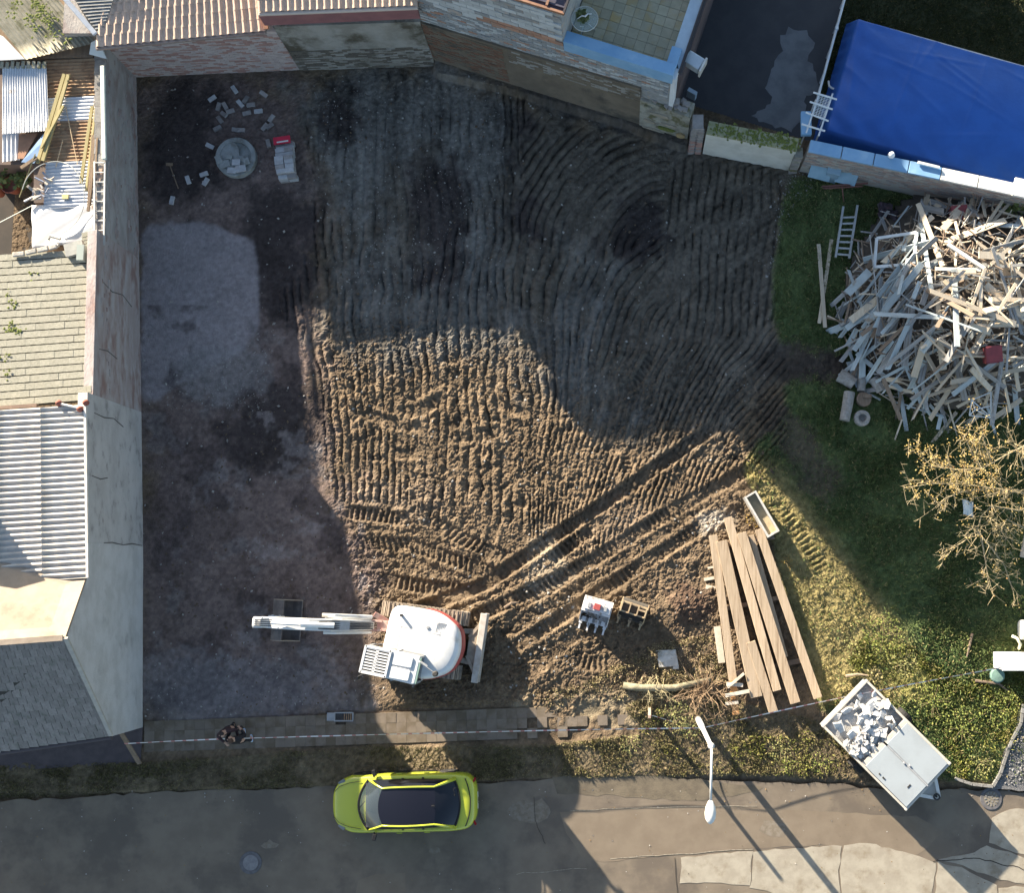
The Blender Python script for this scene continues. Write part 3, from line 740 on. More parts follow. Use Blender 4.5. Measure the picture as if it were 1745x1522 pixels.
# verge stones and small vent at its north edge
mat_cap = M('ridge_mortar', (.50, .47, .42), (.36, .34, .30), scale=6, rough=.95, bump=.5, rv=.12)
for x0, x1, y0, y1, zz in ((22, 42, 434, 432, 2.98), (44, 62, 431, 427, 2.98), (64, 82, 427, 423, 2.98), (84, 97, 423, 419, 2.98)):
    b = MB(); b.beam(gp(x0, y0, zz), gp(x1, y1, zz), .14, .10); part('edge_stone', b, mat_cap, t, bevel=.02)
b = MB(); b.beam(gp(112, 428, 3.0), gp(143, 420, 3.0), .42, .16); part('roof_cowl', b, M('cowl_sheet', (.36, .36, .33), (.28, .28, .26), rough=.7), t)
b = MB(); b.box(gp(140, 432, 3.12), (.22, .50, .30)); part('flue_box', b, M('flue_grey_green', (.30, .34, .31), None, rough=.7), t)

# corrugated roof
mat_rbrick0 = M('shade_block_brick', (.30, .16, .12), (.24, .13, .10), scale=5, rough=.95)
mat_corr = M('white_fibre_cement', (.42, .395, .36), (.50, .475, .435), scale=3, rough=.85, bump=.2, bscale=60, c3=(.40, .37, .33), c3scale=2)
k0, k1, k2, k3 = gp(-70, 703, 4.10), gp(144, 690, 4.10), gp(148, 985, 4.32), gp(-70, 1000, 4.32)
t = thing('corrugated_roof_shed', 'shed with a white corrugated roof between the slate roof and the gabled house', 'shed', (k0.x, (k0.y + k2.y) / 2, 0))
for f0, f1, dz in ((0, .30, .0), (.295, .66, .022), (.655, 1.0, .044)):
    b = MB(); up = Vector((0, 0, dz))
    corrugated(b, lerp(k0, k1, f0) + up, lerp(k0, k1, f1) + up, lerp(k3, k2, f1) + up, lerp(k3, k2, f0) + up, 29, amp=.036, per=8)
    part('corrugated_sheet', b, mat_corr, t, smooth=True)
b = MB(); b.beam(k1 + Vector((.05, 0, .05)), k2 + Vector((.05, 0, .05)), .07, .10); part('edge_trim', b, M('trim_white', (.66, .63, .58), (.5, .47, .43), scale=5), t)
mat_rclay = M('red_clay', (.30, .10, .07), (.22, .08, .06), scale=6, rough=.85, rv=.1)
for px_, py_ in ((100, 687), (146, 686), (136, 697)):
    b = MB(); p = gp(px_, py_, 4.2); b.lathe([(.09, -.06), (.10, 0), (.06, .08), (.02, .11)], p, 12); part('clay_cap', b, mat_rclay, t, smooth=True)
b = MB(); b.tube([gp(102, 688, 4.2), gp(137, 696, 4.24)], .035); part('pipe', b, M('pipe_white', (.62, .60, .56), None, rough=.5), t)
b = MB(); b.beam(gp(-70, 700, 3.86), gp(64, 691, 3.86), .10, .14); part('ridge_board', b, M('ridge_brown', (.28, .20, .15), (.20, .14, .11), scale=5), t)

cq = gp(-88, 850, 4.9); b = MB(); b.box((cq.x, cq.y, 4.6), (.7, 1.0, 1.5)); b.box((cq.x, cq.y, 5.4), (.8, 1.1, .12)); part('shade_block', b, mat_rbrick0, t)  # unseen block added beyond the left edge to shade the roof corner
# gabled house at the street corner
A = gp(110, 1087, 5.45); E1 = gp(147, 980, 4.12); E2 = gp(185, 1253, 2.55)
hx = lambda y: W3.x + (W4.x - W3.x) * (y - W3.y) / (W4.y - W3.y)
t = thing('gabled_house', 'gabled house at the street corner with plain pale north roof and slated street roof', 'house', (-19.0, (E1.y + E2.y) / 2, 0))
b = MB(); gpts = [(W3.y, -.2), (W3.y, 4.0), (E1.y, 4.05), (A.y, 5.38), (E2.y + .05, 2.50), (W4.y, 2.45), (W4.y, -.2)]
fr = [(hx(y), y, z) for y, z in gpts]; bk = [(hx(y) - 9.0, y, z) for y, z in gpts]; n = len(gpts)
b.add(fr + bk, [tuple(range(n - 1, -1, -1)), tuple(range(n, 2 * n))] + [(i, (i + 1) % n, n + (i + 1) % n, n + i) for i in range(n)])
part('wall', b, mat_plaster2, t)
Al, El1, El2 = gp(-120, 1104, 5.45), gp(-120, 905, 4.0), gp(-120, 1297, 2.55)
mat_sunroof = M('sunlit_roof_tone', (.285, .235, .185), (.33, .275, .22), scale=2.4, rough=.95, bump=.5, bscale=50, c3=(.24, .195, .15), c3scale=1.2)  # slates left out; overexposed sunshine put into a paler, warmer roof colour
up = Vector((0, 0, .10)); ov = Vector((.06, 0, 0))
b = MB(); b.slab([A + up + ov, Al + up, El1 + up, E1 + up + ov], .10); part('roof', b, mat_sunroof, t, label='plain sunlit north slope of the roof')
mat_eter = M('grey_eternit', (.20, .18, .168), (.25, .23, .215), scale=3, rough=.9, bump=.3, bscale=40, rv=.13, c3=(.15, .15, .13), c3scale=1.5)
b = MB(); b.slab([A + ov, Al, El2, E2 + ov], .08); part('roof', b, mat_under, t, label='slated street slope of the roof')
tile_quad(t, 'slate', unit_tile(mat_eter, .018, 'street_slate'), Al + up * .3, A + up * .3 + ov, E2 + up * .3 + ov, El2 + up * .3, 19, 14, over=1.08, lift=.02, tilt=.05, stag=.5, jit=.01, gapu=.955)
mat_mort = M('mortar_verge', (.44, .41, .35), (.36, .34, .31), scale=6, rough=.95, bump=.5)
b = MB(); b.beam(A + Vector((.08, 0, .10)), E2 + Vector((.12, 0, .10)), .12, .07); part('verge', b, mat_mort, t)
b = MB(); b.beam(A + up * 1.1, Al + up * 1.1, .16, .05); part('ridge_cap', b, mat_sunroof, t)
b = MB(); b.tube([E2 + Vector((.1, -.08, -.02)), El2 + Vector((0, -.08, -.02))], .06); part('gutter', b, M('gutter_dark', (.07, .06, .065), None, rough=.5), t)
b = MB(); b.tube([E2 + Vector((-.42, -.07, -.1)), Vector((E2.x - .42, W4.y - .05, .1))], .045); part('downpipe', b, M('downpipe', (.26, .25, .27), None, rough=.5), t)
# plinth of paving along its street front
b = MB(); P = [gp(-120, 1322), gp(240, 1300), gp(243, 1241), gp(-120, 1262)]; b.prism([(p.x, p.y) for p in P], -.1, .03); struct('house_apron', b, M('apron', (.11, .09, .09), (.085, .07, .072), scale=3, rough=.9))
# weathered board leaning from the eave
mat_oldwood = M('old_wood', (.26, .19, .13), (.19, .14, .10), scale=2, rough=.9, bump=.4, stretch=(6, .6, 6), rv=.15)
b = MB(); b.beam(gp(205, 1247, .9), gp(238, 1302, .06), .14, .05); solo('leaning_board', b, mat_oldwood, 'weathered board leaning at the corner of the gabled house', 'board', gp(225, 1280))
# ------------------------------------------------------------------ junk shed in the north-west corner
def SZ(py): return 2.30 + 0.0006 * (py - 100)
def sp(x, y, dz=0.0): return gp(x, y, SZ(y) + dz)
mat_rust = M('rusty_iron_sheet', (.25, .15, .085), (.33, .22, .13), scale=3, rough=.8, bump=.2, rv=.1, c3=(.16, .09, .055), c3scale=4)
mat_zinc = M('zinc_sheet', (.50, .52, .56), (.60, .61, .62), scale=2, rough=.5, metal=.25, c3=(.40, .30, .20), c3scale=2.2, c3lo=.62, c3hi=.75)
t = thing('corrugated_shed', 'shed roofed with rusty and zinc corrugated sheets in the far left corner', 'shed', sp(120, 220) - Vector((0, 0, SZ(220))))
for y0, y1, w_, mt, lb in ((98, 166, 11, mat_rust, 'rusty sheet'), (163, 206, 7, mat_zinc, 'bright zinc sheet'), (203, 277, 12, mat_rust, 'rusty sheet'), (273, 352, 13, mat_zinc, 'bright zinc sheet')):
    b = MB(); s = .02 if mt is mat_zinc else 0
    corrugated(b, sp(78, y0 + 4, s), sp(172, y0, s), sp(169, y1 - 1, s), sp(74, y1 + 3, s), w_, amp=.022, per=6)
    part('roof_sheet', b, mt, t, smooth=True, label=lb)
b = MB(); corrugated(b, sp(4, 228, .16), sp(4, 114, .10), sp(79, 108, .10), sp(83, 222, .16), 18, amp=.016, per=6); part('roof_sheet', b, mat_zinc, t, smooth=True, label='zinc sheet laid the other way')
b = MB(); corrugated(b, sp(4, 276, -.1), sp(4, 226, -.1), sp(33, 224, -.1), sp(33, 272, -.1), 4, amp=.03, per=6); part('roof_sheet', b, mat_zinc, t, smooth=True)
b = MB(); b.slab([sp(32, 228, -.05), sp(64, 226, -.05), sp(40, 270, -.05), sp(30, 270, -.05)], .03); part('board', b, M('brown_board', (.34, .19, .12), (.26, .15, .10), scale=3), t)
b = MB(); b.prism([(gp(-60, 110).x, gp(0, 103, 2.2).y), (gp(168, 100, 2.2).x, gp(0, 98, 2.2).y), (gp(168, 345, 2.2).x, gp(0, 345, 2.2).y), (gp(57, 345, 2.2).x, gp(0, 345, 2.2).y), (gp(57, 280, 2.2).x, gp(0, 280, 2.2).y), (gp(-60, 280, 2.2).x, gp(0, 280, 2.2).y)], -.1, 2.18); part('wall', b, M('shed_wall', (.16, .12, .10), (.11, .085, .075), scale=2), t)
mat_gut = M('pale_green_gutter', (.55, .60, .54), (.47, .52, .47), scale=5, rough=.5)
b = MB(); b.beam(sp(175, 112, .42), sp(178, 272, .42), .15, .10); part('gutter', b, mat_gut, t, bevel=.03)
mat_bamboo = M('greenish_timber', (.30, .26, .12), (.38, .32, .17), scale=2, rough=.8, stretch=(5, .5, 5), rv=.18)
for n_, (a, c, wd) in enumerate((((110, 126), (64, 278), .11), ((117, 127), (73, 274), .11), ((108, 180), (70, 252), .07))):
    b = MB(); b.beam(sp(*a, .16 + .02 * n_), sp(*c, .16 + .05 * n_), wd, .07)
    solo('roof_plank', b, mat_bamboo, ('left long olive plank of the pair lying slantwise on the rusty roof', 'right long olive plank of the pair lying slantwise on the rusty roof', 'short olive plank against the right side of the slanting pair on the rusty roof')[n_], 'plank', sp(*a))
for n_, (a, c, wd, mt) in enumerate((((157, 181), (138, 312), .10, mat_bamboo), ((163, 183), (147, 325), .07, mat_bamboo), ((160, 230), (152, 350), .12, mat_oldwood), ((155, 320), (150, 360), .08, mat_oldwood), ((166, 235), (160, 352), .05, mat_oldwood))):
    b = MB(); b.beam(sp(*a, .14 + .03 * n_), sp(*c, .12 + .02 * n_), wd, .06)
    solo('roof_plank', b, mt, ('widest olive plank in the bundle beside the pale green gutter', 'narrow olive plank in the bundle beside the pale green gutter', 'grey-brown plank lying nearest the pale green gutter', 'short stub of plank at the lower end of the gutter-side bundle', 'thin lath lying hard against the pale green gutter')[n_], 'plank', sp(*a))
for n_, (a, c) in enumerate((((112, 182), (132, 280)), ((107, 238), (95, 285)), ((168, 122), (158, 190)))):
    b = MB(); b.tube([sp(*a, .08), sp(*c, .08)], .014, 5)
    solo('thin_rod', b, M('rod_wood', (.52, .40, .26), None), ('long pale rod lying across the rusty sheets right of the slanting planks', 'short pale rod lying on the lower rusty sheets', 'thin orange rod beside the top of the gutter')[n_], 'rod', sp(*a))
b = MB(); b.slab([sp(74, 228, .09), sp(84, 232, .12), sp(58, 278, .05), sp(36, 276, .04)], .02); solo('blue_sheet', b, M('blue_plastic', (.14, .24, .42), (.20, .30, .46), scale=2, rough=.4), 'blue plastic sheet poking out beneath the slanting planks on the shed', 'plastic sheet', sp(60, 255))
b = MB(); b.beam(sp(63, 268, .25), sp(36, 286, .2), .10, .06); solo('roof_plank', b, mat_oldwood, 'short pale plank jutting over the plants at the shed edge', 'plank', sp(50, 276))
# white sheeted lean-to under the zinc
t = thing('lean_to', 'white sheeted lean-to roof with a wire hoop on it', 'lean-to', (sp(105, 380).x, sp(105, 380).y, 0))
def wh(u, v):
    p = lerp(lerp(sp(55, 350, -.02), sp(163, 350, -.02), u), lerp(sp(55, 424, .05), sp(163, 412, .05), u), v)
    return p + Vector((0, 0, .05 * math.sin(9 * u + 4 * v) * math.sin(7 * v + 2 * u)))
b = MB(); b.grid(wh, 24, 16); o = part('sheeting', b, M('white_sheeting', (.62, .62, .62), (.55, .55, .55), scale=2, rough=.6), t, smooth=True)
sm = o.modifiers.new('thick', 'SOLIDIFY'); sm.thickness = .02
b = MB(); b.prism([(sp(56, 352).x, sp(0, 352).y), (sp(162, 352).x, sp(0, 352).y), (sp(162, 411).x, sp(0, 411).y), (sp(56, 421).x, sp(0, 421).y)], -.1, 2.25); part('wall', b, mat_oldwood, t)
b = MB()
for k, (y0, zz) in enumerate(((400, .16), (406, .15), (412, .14), (418, .13))): b.beam(sp(140, y0 + 1, zz), sp(160, y0 - 4, zz), .14, .04)
part('edge_board', b, mat_slate, t)
b = MB(); c0 = gp(90, 338, 2.62)
b.tube([c0 + Vector((1.02 * math.cos(a), 1.25 * math.sin(a), .03 * math.sin(3 * a))) for a in np.linspace(-1.25, 2.9, 40)], .016, 6)
solo('wire_hoop', b, M('hoop_grey', (.34, .35, .33), None, rough=.5), 'large bent wire hoop lying on the zinc and white sheeting', 'hoop', c0)
b = MB(); b.tube([sp(103, 407, .22), sp(86, 402, .22), sp(82, 410, .2), sp(90, 420, .2), sp(100, 418, .2)], .06, 8); solo('white_tub', b, M('tub_white', (.56, .54, .48), None), 'curled pale tub lying at the foot of the white sheeting', 'tub', sp(92, 412))
# heap of cloths and sticks on the zinc
b = MB()
for _ in range(16):
    p = sp(rnd.uniform(52, 85), rnd.uniform(300, 340), .1); q = p + Vector((rnd.uniform(-.4, .4), rnd.uniform(-.3, .3), rnd.uniform(0, .1))); b.beam(p, q, rnd.uniform(.03, .12), .04, roll=rnd.random())
solo('scrap_heap', b, M('scrap_mixed', (.38, .32, .24), (.30, .30, .32), scale=4, c3=(.18, .22, .32), c3scale=3), 'untidy heap of rags and sticks on the left of the zinc sheet', 'heap', sp(70, 320))
b = MB(); p = sp(112, 335, .05)
for k in range(5):
    a = k * 1.256; b.add([p, p + Vector((.14 * math.cos(a), .14 * math.sin(a), .03)), p + Vector((.05 * math.cos(a + .6), .05 * math.sin(a + .6), .04))], [(0, 1, 2)])
b.box(p + Vector((0, 0, .02)), (.2, .16, .05)); solo('yellow_rag', b, M('rag_yellow', (.50, .44, .22), None), 'small crumpled yellow rag on the zinc sheet inside the hoop', 'rag', p)
# ladder frame lying along the wall top
mat_alu = M('pale_metal', (.60, .60, .57), (.50, .50, .48), scale=6, rough=.45, metal=.3)
t = thing('roof_ladder', 'pale metal ladder lying along the top of the old boundary wall', 'ladder', gp(170, 345, 2.56))
for a, c in (((161, 275), (161, 415)), ((179, 277), (177, 417))):
    b = MB(); b.beam(gp(*a, 2.72), gp(*c, 2.80), .045, .05); part('rail', b, mat_alu, t)
for k in range(9):
    b = MB(); y = 277 + k * 16.5; b.tube([gp(161, y, 2.74), gp(178, y, 2.74)], .02, 6); part('rung', b, mat_alu, t)
b = MB()
for _ in range(26):
    p = gp(rnd.uniform(163, 176), rnd.uniform(285, 410), 2.66); b.beam(p, p + Vector((rnd.uniform(-.1, .1), rnd.uniform(-.3, .3), .02)), rnd.uniform(.05, .15), .05)
solo('brick_rubble', b, M('rubble_tan', (.50, .36, .26), (.30, .22, .18), scale=5, rv=.2), 'strip of tan brick rubble under the metal ladder on the wall top', 'rubble', gp(170, 350, 2.64))
# yard pit with pots and plants
b = MB(); P = [gp(-70, 285), gp(60, 285), gp(60, 440), gp(-70, 440)]; b.prism([(p.x, p.y) for p in P], -.2, .0); struct('courtyard', b, M('courtyard_dark', (.06, .05, .042), (.045, .04, .035), scale=2))
mat_leaf = M('leaf_green', (.075, .10, .035), (.11, .13, .05), scale=4, rough=.7, attr=False, rv=.15)
mat_leaf2 = M('leaf_yellow_green', (.15, .17, .05), (.10, .13, .04), scale=4, rough=.7)
def leafmb(cen, rx, rz, n, ls, mb=None, droop=.5):
    m = mb or MB()
    for _ in range(n):
        d = Vector((rnd.gauss(0, 1), rnd.gauss(0, 1), rnd.gauss(0, 1))).normalized() * rnd.random() ** .4
        p = cen + Vector((d.x * rx, d.y * rx, d.z * rz)); a = rnd.random() * 6.28; s = ls * rnd.uniform(.6, 1.4)
        u = Vector((math.cos(a), math.sin(a), rnd.uniform(-droop, droop))) * s; vv = Vector((-math.sin(a), math.cos(a), rnd.uniform(-droop, droop))) * s * .4
        m.add([p, p + u * .5 + vv, p + u, p + u * .5 - vv], [(0, 1, 2, 3)])
    return m
def plant(px_, py_, z, r, h, n, ls, name, label, mt, cat='plant', stems=6, group=None):
    p = gp(px_, py_, z); p0 = Vector((p.x, p.y, z)); t = thing(name, label, cat, p0, 0, group)
    b = MB()
    for _ in range(stems):
        a = rnd.random() * 6.28; e = p0 + Vector((math.cos(a) * r * .7, math.sin(a) * r * .7, h * rnd.uniform(.7, 1)))
        b.tube([p0, lerp(p0, e, .5) + Vector((0, 0, h * .12)), e], [.012, .008, .004], 4)
    part('stem', b, M('stem', (.16, .13, .07), None), t)
    b = leafmb(p0 + Vector((0, 0, h * .6)), r, h * .5, n, ls); part('foliage', b, mt, t, kind='stuff')
    return t
plant(14, 292, .9, .75, 1.0, 420, .14, 'potted_shrub', 'leafy shrub growing beside the dark courtyard by the shed', mat_leaf2, 'shrub')
plant(45, 312, 1.3, .3, .5, 90, .13, 'potted_plant', 'small yellow-green plant next to the terracotta pot', mat_leaf2, 'plant')
for n_, (x, y, r) in enumerate(((27, 322, .28), (2, 330, .2))):
    b = MB(); b.lathe([(r * .7, 0), (r, .42), (r * 1.08, .45), (r * .95, .46), (r * .85, .36)], gp(x, y, .9), 16); solo('flower_pot', b, mat_rclay, ('big terracotta pot under the shed plants', 'small terracotta pot at the photo edge beside the dark courtyard')[n_], 'pot', gp(x, y, .9), smooth=True)
b = MB(); b.tube([gp(-10, 384, 2.3), gp(55, 350, 2.4)], .012, 5); solo('clothes_line', b, mat_gut, 'thin pale line strung across the dark courtyard', 'line', gp(20, 368, 2.3))
b = MB(); b.tube([sp(60, 262, .3), gp(33, 336, 2.4)], .02, 6); solo('bamboo_cane', b, mat_bamboo, 'cane leaning out over the terracotta pot', 'cane', gp(45, 300, 2.4))

# mossy corrugated roof in the very corner, ribbed roof and white ridge
mat_mossroof = M('mossy_fibre_cement', (.25, .235, .18), (.33, .31, .245), scale=3, rough=.95, bump=.3, c3=(.14, .14, .08), c3scale=2.5)
m0, m1, m2, m3 = gp(-80, -40, 2.95), gp(104, -8, 3.35), gp(155, 92, 2.60), gp(-60, 105, 2.55)
t = thing('mossy_roof_shed', 'shed with a mossy ribbed roof in the top left corner of the photo', 'shed', (m2.x - 2, m2.y, 0))
b = MB()
corrugated(b, gp(40, -70, 3.1), gp(164, 72, 2.75), gp(44, 101, 2.55), gp(-75, -45, 2.9), 16, amp=.026, per=6, nl=6)
part('roof_sheet', b, mat_mossroof, t, smooth=True)
b = MB()
for px_, py_, n in ((62, 8, 50), (70, 22, 40), (50, 30, 22), (84, 28, 25), (60, 48, 14), (30, 4, 18), (95, 60, 10), (110, 70, 8), (78, 40, 20), (20, 22, 14)): mosspad(b, gp(px_, py_, 3.0), .13, n, .5)
part('moss', b, mat_moss, t, kind='stuff')
b = MB(); b.prism([(gp(-60, 0, 2.5).x, gp(0, 99, 2.4).y), (gp(160, 0, 2.5).x, gp(0, 96, 2.4).y), (gp(160, 0, 2.5).x, 24), (gp(-60, 0, 2.5).x, 24)], -.1, 2.35); part('wall', b, mat_oldwood, t)
b = MB(); b.slab([gp(-40, 40, 2.62), gp(6, 62, 2.7), gp(42, 100, 2.62), gp(-40, 104, 2.58)], .04); solo('white_awning', b, M('white_awning', (.66, .66, .64), (.60, .60, .58), scale=2, rough=.7), 'blank white sheet over the yard at the left edge below the mossy roof', 'sheet', gp(10, 80, 2.6))
b = MB(); 
for k in range(9): b.beam(gp(4 + k * 9, 104 + rnd.uniform(-1, 1), 2.5), gp(3 + k * 9, 116, 2.45), .10, .05)
solo('slatted_edge', b, mat_mossroof, 'short row of weathered slats between mossy roof and zinc sheet', 'slats', gp(40, 110, 2.45))
r0, r1, r2, r3 = gp(112, -40, 3.75), gp(210, -40, 3.75), gp(170, 56, 3.35), gp(160, 50, 3.35)
t = thing('ribbed_roof', 'small grey ribbed roof wedged between mossy roof and red tiles', 'roof', (r2.x, r2.y + 1, 0))
b = MB()
for k in range(16):
    f = k / 15; b.beam(lerp(gp(108, -30, 3.6), gp(166, 54, 3.3), f), lerp(gp(205, -34, 3.75), gp(176, 50, 3.3), f), .075, .06)
part('rib', b, M('rib_grey', (.30, .30, .29), (.22, .22, .21), scale=5), t)
b = MB(); b.slab([gp(104, -40, 3.55), gp(208, -40, 3.6), gp(178, 56, 3.2), gp(162, 56, 3.2)], .05); part('roof_deck', b, M('deck_dark', (.08, .085, .09), None), t)
b = MB(); b.beam(gp(98, -18, 3.62), gp(163, 58, 3.35), .16, .08); part('ridge_cap', b, M('ridge_white', (.55, .58, .62), (.45, .48, .52), scale=5), t, bevel=.03)
b = MB(); b.prism([(gp(110, 0, 3).x, gp(0, 56, 3).y), (gp(180, 0, 3).x, gp(0, 56, 3).y), (gp(180, 0, 3).x, 24), (gp(110, 0, 3).x, 24)], -.1, 3.0); part('wall', b, mat_rend_old, t)
b = MB(); b.slab([gp(155, 72, 3.0), gp(166, 66, 3.05), gp(182, 100, 2.8), gp(152, 92, 2.8)], .05); solo('corner_flashing', b, M('flashing', (.52, .54, .52), None, rough=.5, metal=.3), 'pale metal flashing at the corner between tiled house and junk shed', 'flashing', gp(165, 85, 2.8))

# ------------------------------------------------------------------ north side: tiled outhouse, block house
mat_tile = M('salmon_tile', (.46, .335, .255), (.54, .40, .315), scale=3, rough=.75, rv=.09, bump=.15, bscale=60)
mat_wbrick = M('whitewashed_brick', (.47, .40, .375), (.39, .325, .305), scale=4, rough=.95, bump=.5, bscale=30)
mat_rbrick = M('red_brick', (.38, .23, .195), (.32, .20, .175), scale=5, rough=.95, bump=.5, bscale=30)
mat_gbrick = M('grey_brick', (.30, .28, .27), (.24, .22, .21), scale=5, rough=.95, bump=.5, bscale=30)
N0, N1, N2 = gp(231, 131), gp(511, 119), gp(742, 112)
t = thing('tiled_outhouse', 'low outhouse with a salmon tiled roof and flaking whitewashed brick wall', 'outhouse', (-14.5, 20.5, 0))
EZ = 3.2
e0, e1 = gp(163, 79, EZ), gp(453, 51, EZ)
n = Vector((e1.y - e0.y, -(e1.x - e0.x), 0)).normalized() * -1
SL = .20
rid = lambda e, k: e + n * k + Vector((0, 0, SL * k))
b = MB(); b.prism([(N0.x, N0.y), (N1.x, N1.y), (N1.x + n.x * 3.4, N1.y + n.y * 3.4), (N0.x + n.x * 3.4, N0.y + n.y * 3.4)], -.2, [2.9, 2.9, 3.55, 3.55]); part('wall', b, mat_wbrick, t)
b = MB(); brick_face(b, N0, N1, .05, 2.75, .30, .085, .02, 3, .05); part('brick', b, [mat_wbrick, mat_wbrick, mat_rbrick], t, kind='stuff')
dk = M('roof_deck_brown', (.12, .08, .06), None)
b = MB(); b.slab([e0, e1, rid(e1, 4.6), rid(gp(196, 0, EZ), 2.9)], .08); part('roof_deck', b, dk, t)
rt = roman_tile(mat_tile, 'roman_tile')
tile_quad(t, 'roof_tile', rt, rid(e0, 1.95) + Vector((.62, 0, 0)), rid(e1, 2.2), e1, e0, 22, 6, over=1.12, lift=.015, tilt=.03, stag=0, jit=.004, gapu=1.0)
b = MB(); b.slab([rid(e0, 1.95) + Vector((.62, 0, .05)), rid(e1, 2.2) + Vector((0, 0, .05)), rid(e1, 4.7) + Vector((0, 0, .05)), rid(e0, 4.6) + Vector((1.3, 0, .05))], .05); part('roof', b, mat_tile, t)
b = MB(); b.slab([rid(e0, 4.55) + Vector((1.3, 0, .06)), rid(e1, 4.65) + Vector((0, 0, .06)), rid(e1, 9.2) - Vector((0, 0, .9)), rid(e0, 9.2) + Vector((1.3, 0, -.9))], .05); part('roof', b, mat_tile, t)
b = MB(); b.beam(e0 - n * .05 - Vector((0, 0, .03)), e1 - n * .05 - Vector((0, 0, .03)), .13, .09); part('gutter', b, M('gutter_rust', (.20, .15, .13), (.27, .21, .18), scale=6, rough=.6), t, bevel=.02)
b = MB(); b.beam(rid(e1, 0) + Vector((.04, 0, .08)), rid(e1, 4.6) + Vector((.04, 0, .08)), .14, .10); part('verge', b, M('verge_orange', (.40, .20, .12), None), t)
b = MB(); q = lerp(N0, N1, .12); b.box((q.x - .35, q.y + .0, 2.55), (.9, .10, .25)); part('wall_patch', b, M('blue_paint', (.22, .30, .38), None), t)
# middle section with fascia
t = thing('set_back_wing', 'higher tiled wing with a long red-brown fascia above a grey stained wall', 'wing', (-9.2, 20.5, 0))
FZ = 4.55
f0, f1 = gp(440, 19, FZ), gp(712, 8, FZ); n2 = Vector((-(f1.y - f0.y), f1.x - f0.x, 0)).normalized()
rid2 = lambda e, k: e + n2 * k + Vector((0, 0, .20 * k))
mat_stain = M('stained_grey_wall', (.31, .30, .275), (.21, .20, .175), scale=1.1, rough=.95, bump=.5, bscale=20, c3=(.085, .075, .055), c3scale=.7)
b = MB(); b.prism([(N1.x + .02, N1.y - .02), (N2.x, N2.y), (N2.x + n2.x * 3, N2.y + n2.y * 3), (N1.x + n2.x * 3, N1.y + n2.y * 3)], -.2, 3.25); part('wall', b, mat_stain, t)
b = MB(); b.prism([(N1.x + .02, N1.y + .28), (N2.x - .1, N2.y + .28), (N2.x - .1, N2.y + 3), (N1.x, N1.y + 3)], 3.25, 4.3); part('upper_wall', b, M('pale_band', (.34, .31, .28), (.27, .25, .24), scale=3), t)
b = MB(); b.beam(gp(446, 32, 4.15), gp(713, 20, 4.15), .12, .62); part('fascia', b, M('red_brown_fascia', (.26, .12, .12), (.21, .10, .105), scale=2, rough=.7), t)
b = MB(); brick_face(b, (N1.x + .02, N1.y - .02), N2, .05, 1.5, .30, .085, .02, 2, .10); part('brick', b, [mat_stain, M('dark_brick', (.14, .125, .105), (.10, .09, .075), scale=4, bump=.5)], t, kind='stuff')
b = MB(); b.slab([f0 - Vector((0, 0, .06)), f1 - Vector((0, 0, .06)), rid2(f1, 2.6) - Vector((0, 0, .06)), rid2(f0, 2.6) - Vector((0, 0, .06))], .08); part('roof_deck', b, dk, t)
tile_quad(t, 'roof_tile', rt, rid2(f0, 1.05), rid2(f1, 1.05), f1, f0, 22, 3, over=1.12, lift=.015, tilt=.03, stag=0, jit=.004, gapu=1.0)
b = MB(); b.slab([rid2(f0, 1.05), rid2(f1, 1.05), rid2(f1, 3.6), rid2(f0, 3.6)], .05); part('roof', b, mat_tile, t)
b = MB(); b.slab([rid2(f0, 3.6), rid2(f1, 3.6), rid2(f1, 8) - Vector((0, 0, 1.2)), rid2(f0, 8) - Vector((0, 0, 1.2))], .05); part('roof', b, mat_tile, t)
b = MB(); b.beam(f0 - Vector((0, .06, .05)), f1 - Vector((0, .06, .05)), .12, .09); part('gutter', b, M('gutter_cream', (.50, .42, .36), None, rough=.6), t, bevel=.02)

# old brown wall below the block house
B0, B1 = gp(738, 108), gp(1178, 246)
mat_brown = M('old_brown_wall', (.135, .112, .085), (.18, .15, .115), scale=1.0, rough=.95, bump=.7, bscale=12, c3=(.075, .07, .058), c3scale=.6)
t = thing('brown_wall', 'long dark brown retaining wall under the house of pale blocks', 'wall', ((B0.x + B1.x) / 2, (B0.y + B1.y) / 2, 0))
dB = (B1 - B0).normalized(); nB = Vector((-dB.y, dB.x, 0)); BX = B0 + dB * ((B1 - B0).length * .80)
b = wall_mb(B0, BX, .6, -.2, 3.05, 3.25, 1); part('wall', b, mat_brown, t)
b = MB(); brick_face(b, B0, lerp(B0, BX, .38), .5, 3.0, .30, .085, .02, 2, .15); part('brick', b, [mat_brown, M('brown_brick', (.19, .105, .07), (.14, .085, .06), scale=4, bump=.5)], t, kind='stuff')
b = MB(); brick_face(b, lerp(B0, BX, .40), BX, 2.2, 3.2, .30, .085, .015, 2, .3); part('brick', b, [mat_brown, mat_stain], t, kind='stuff')
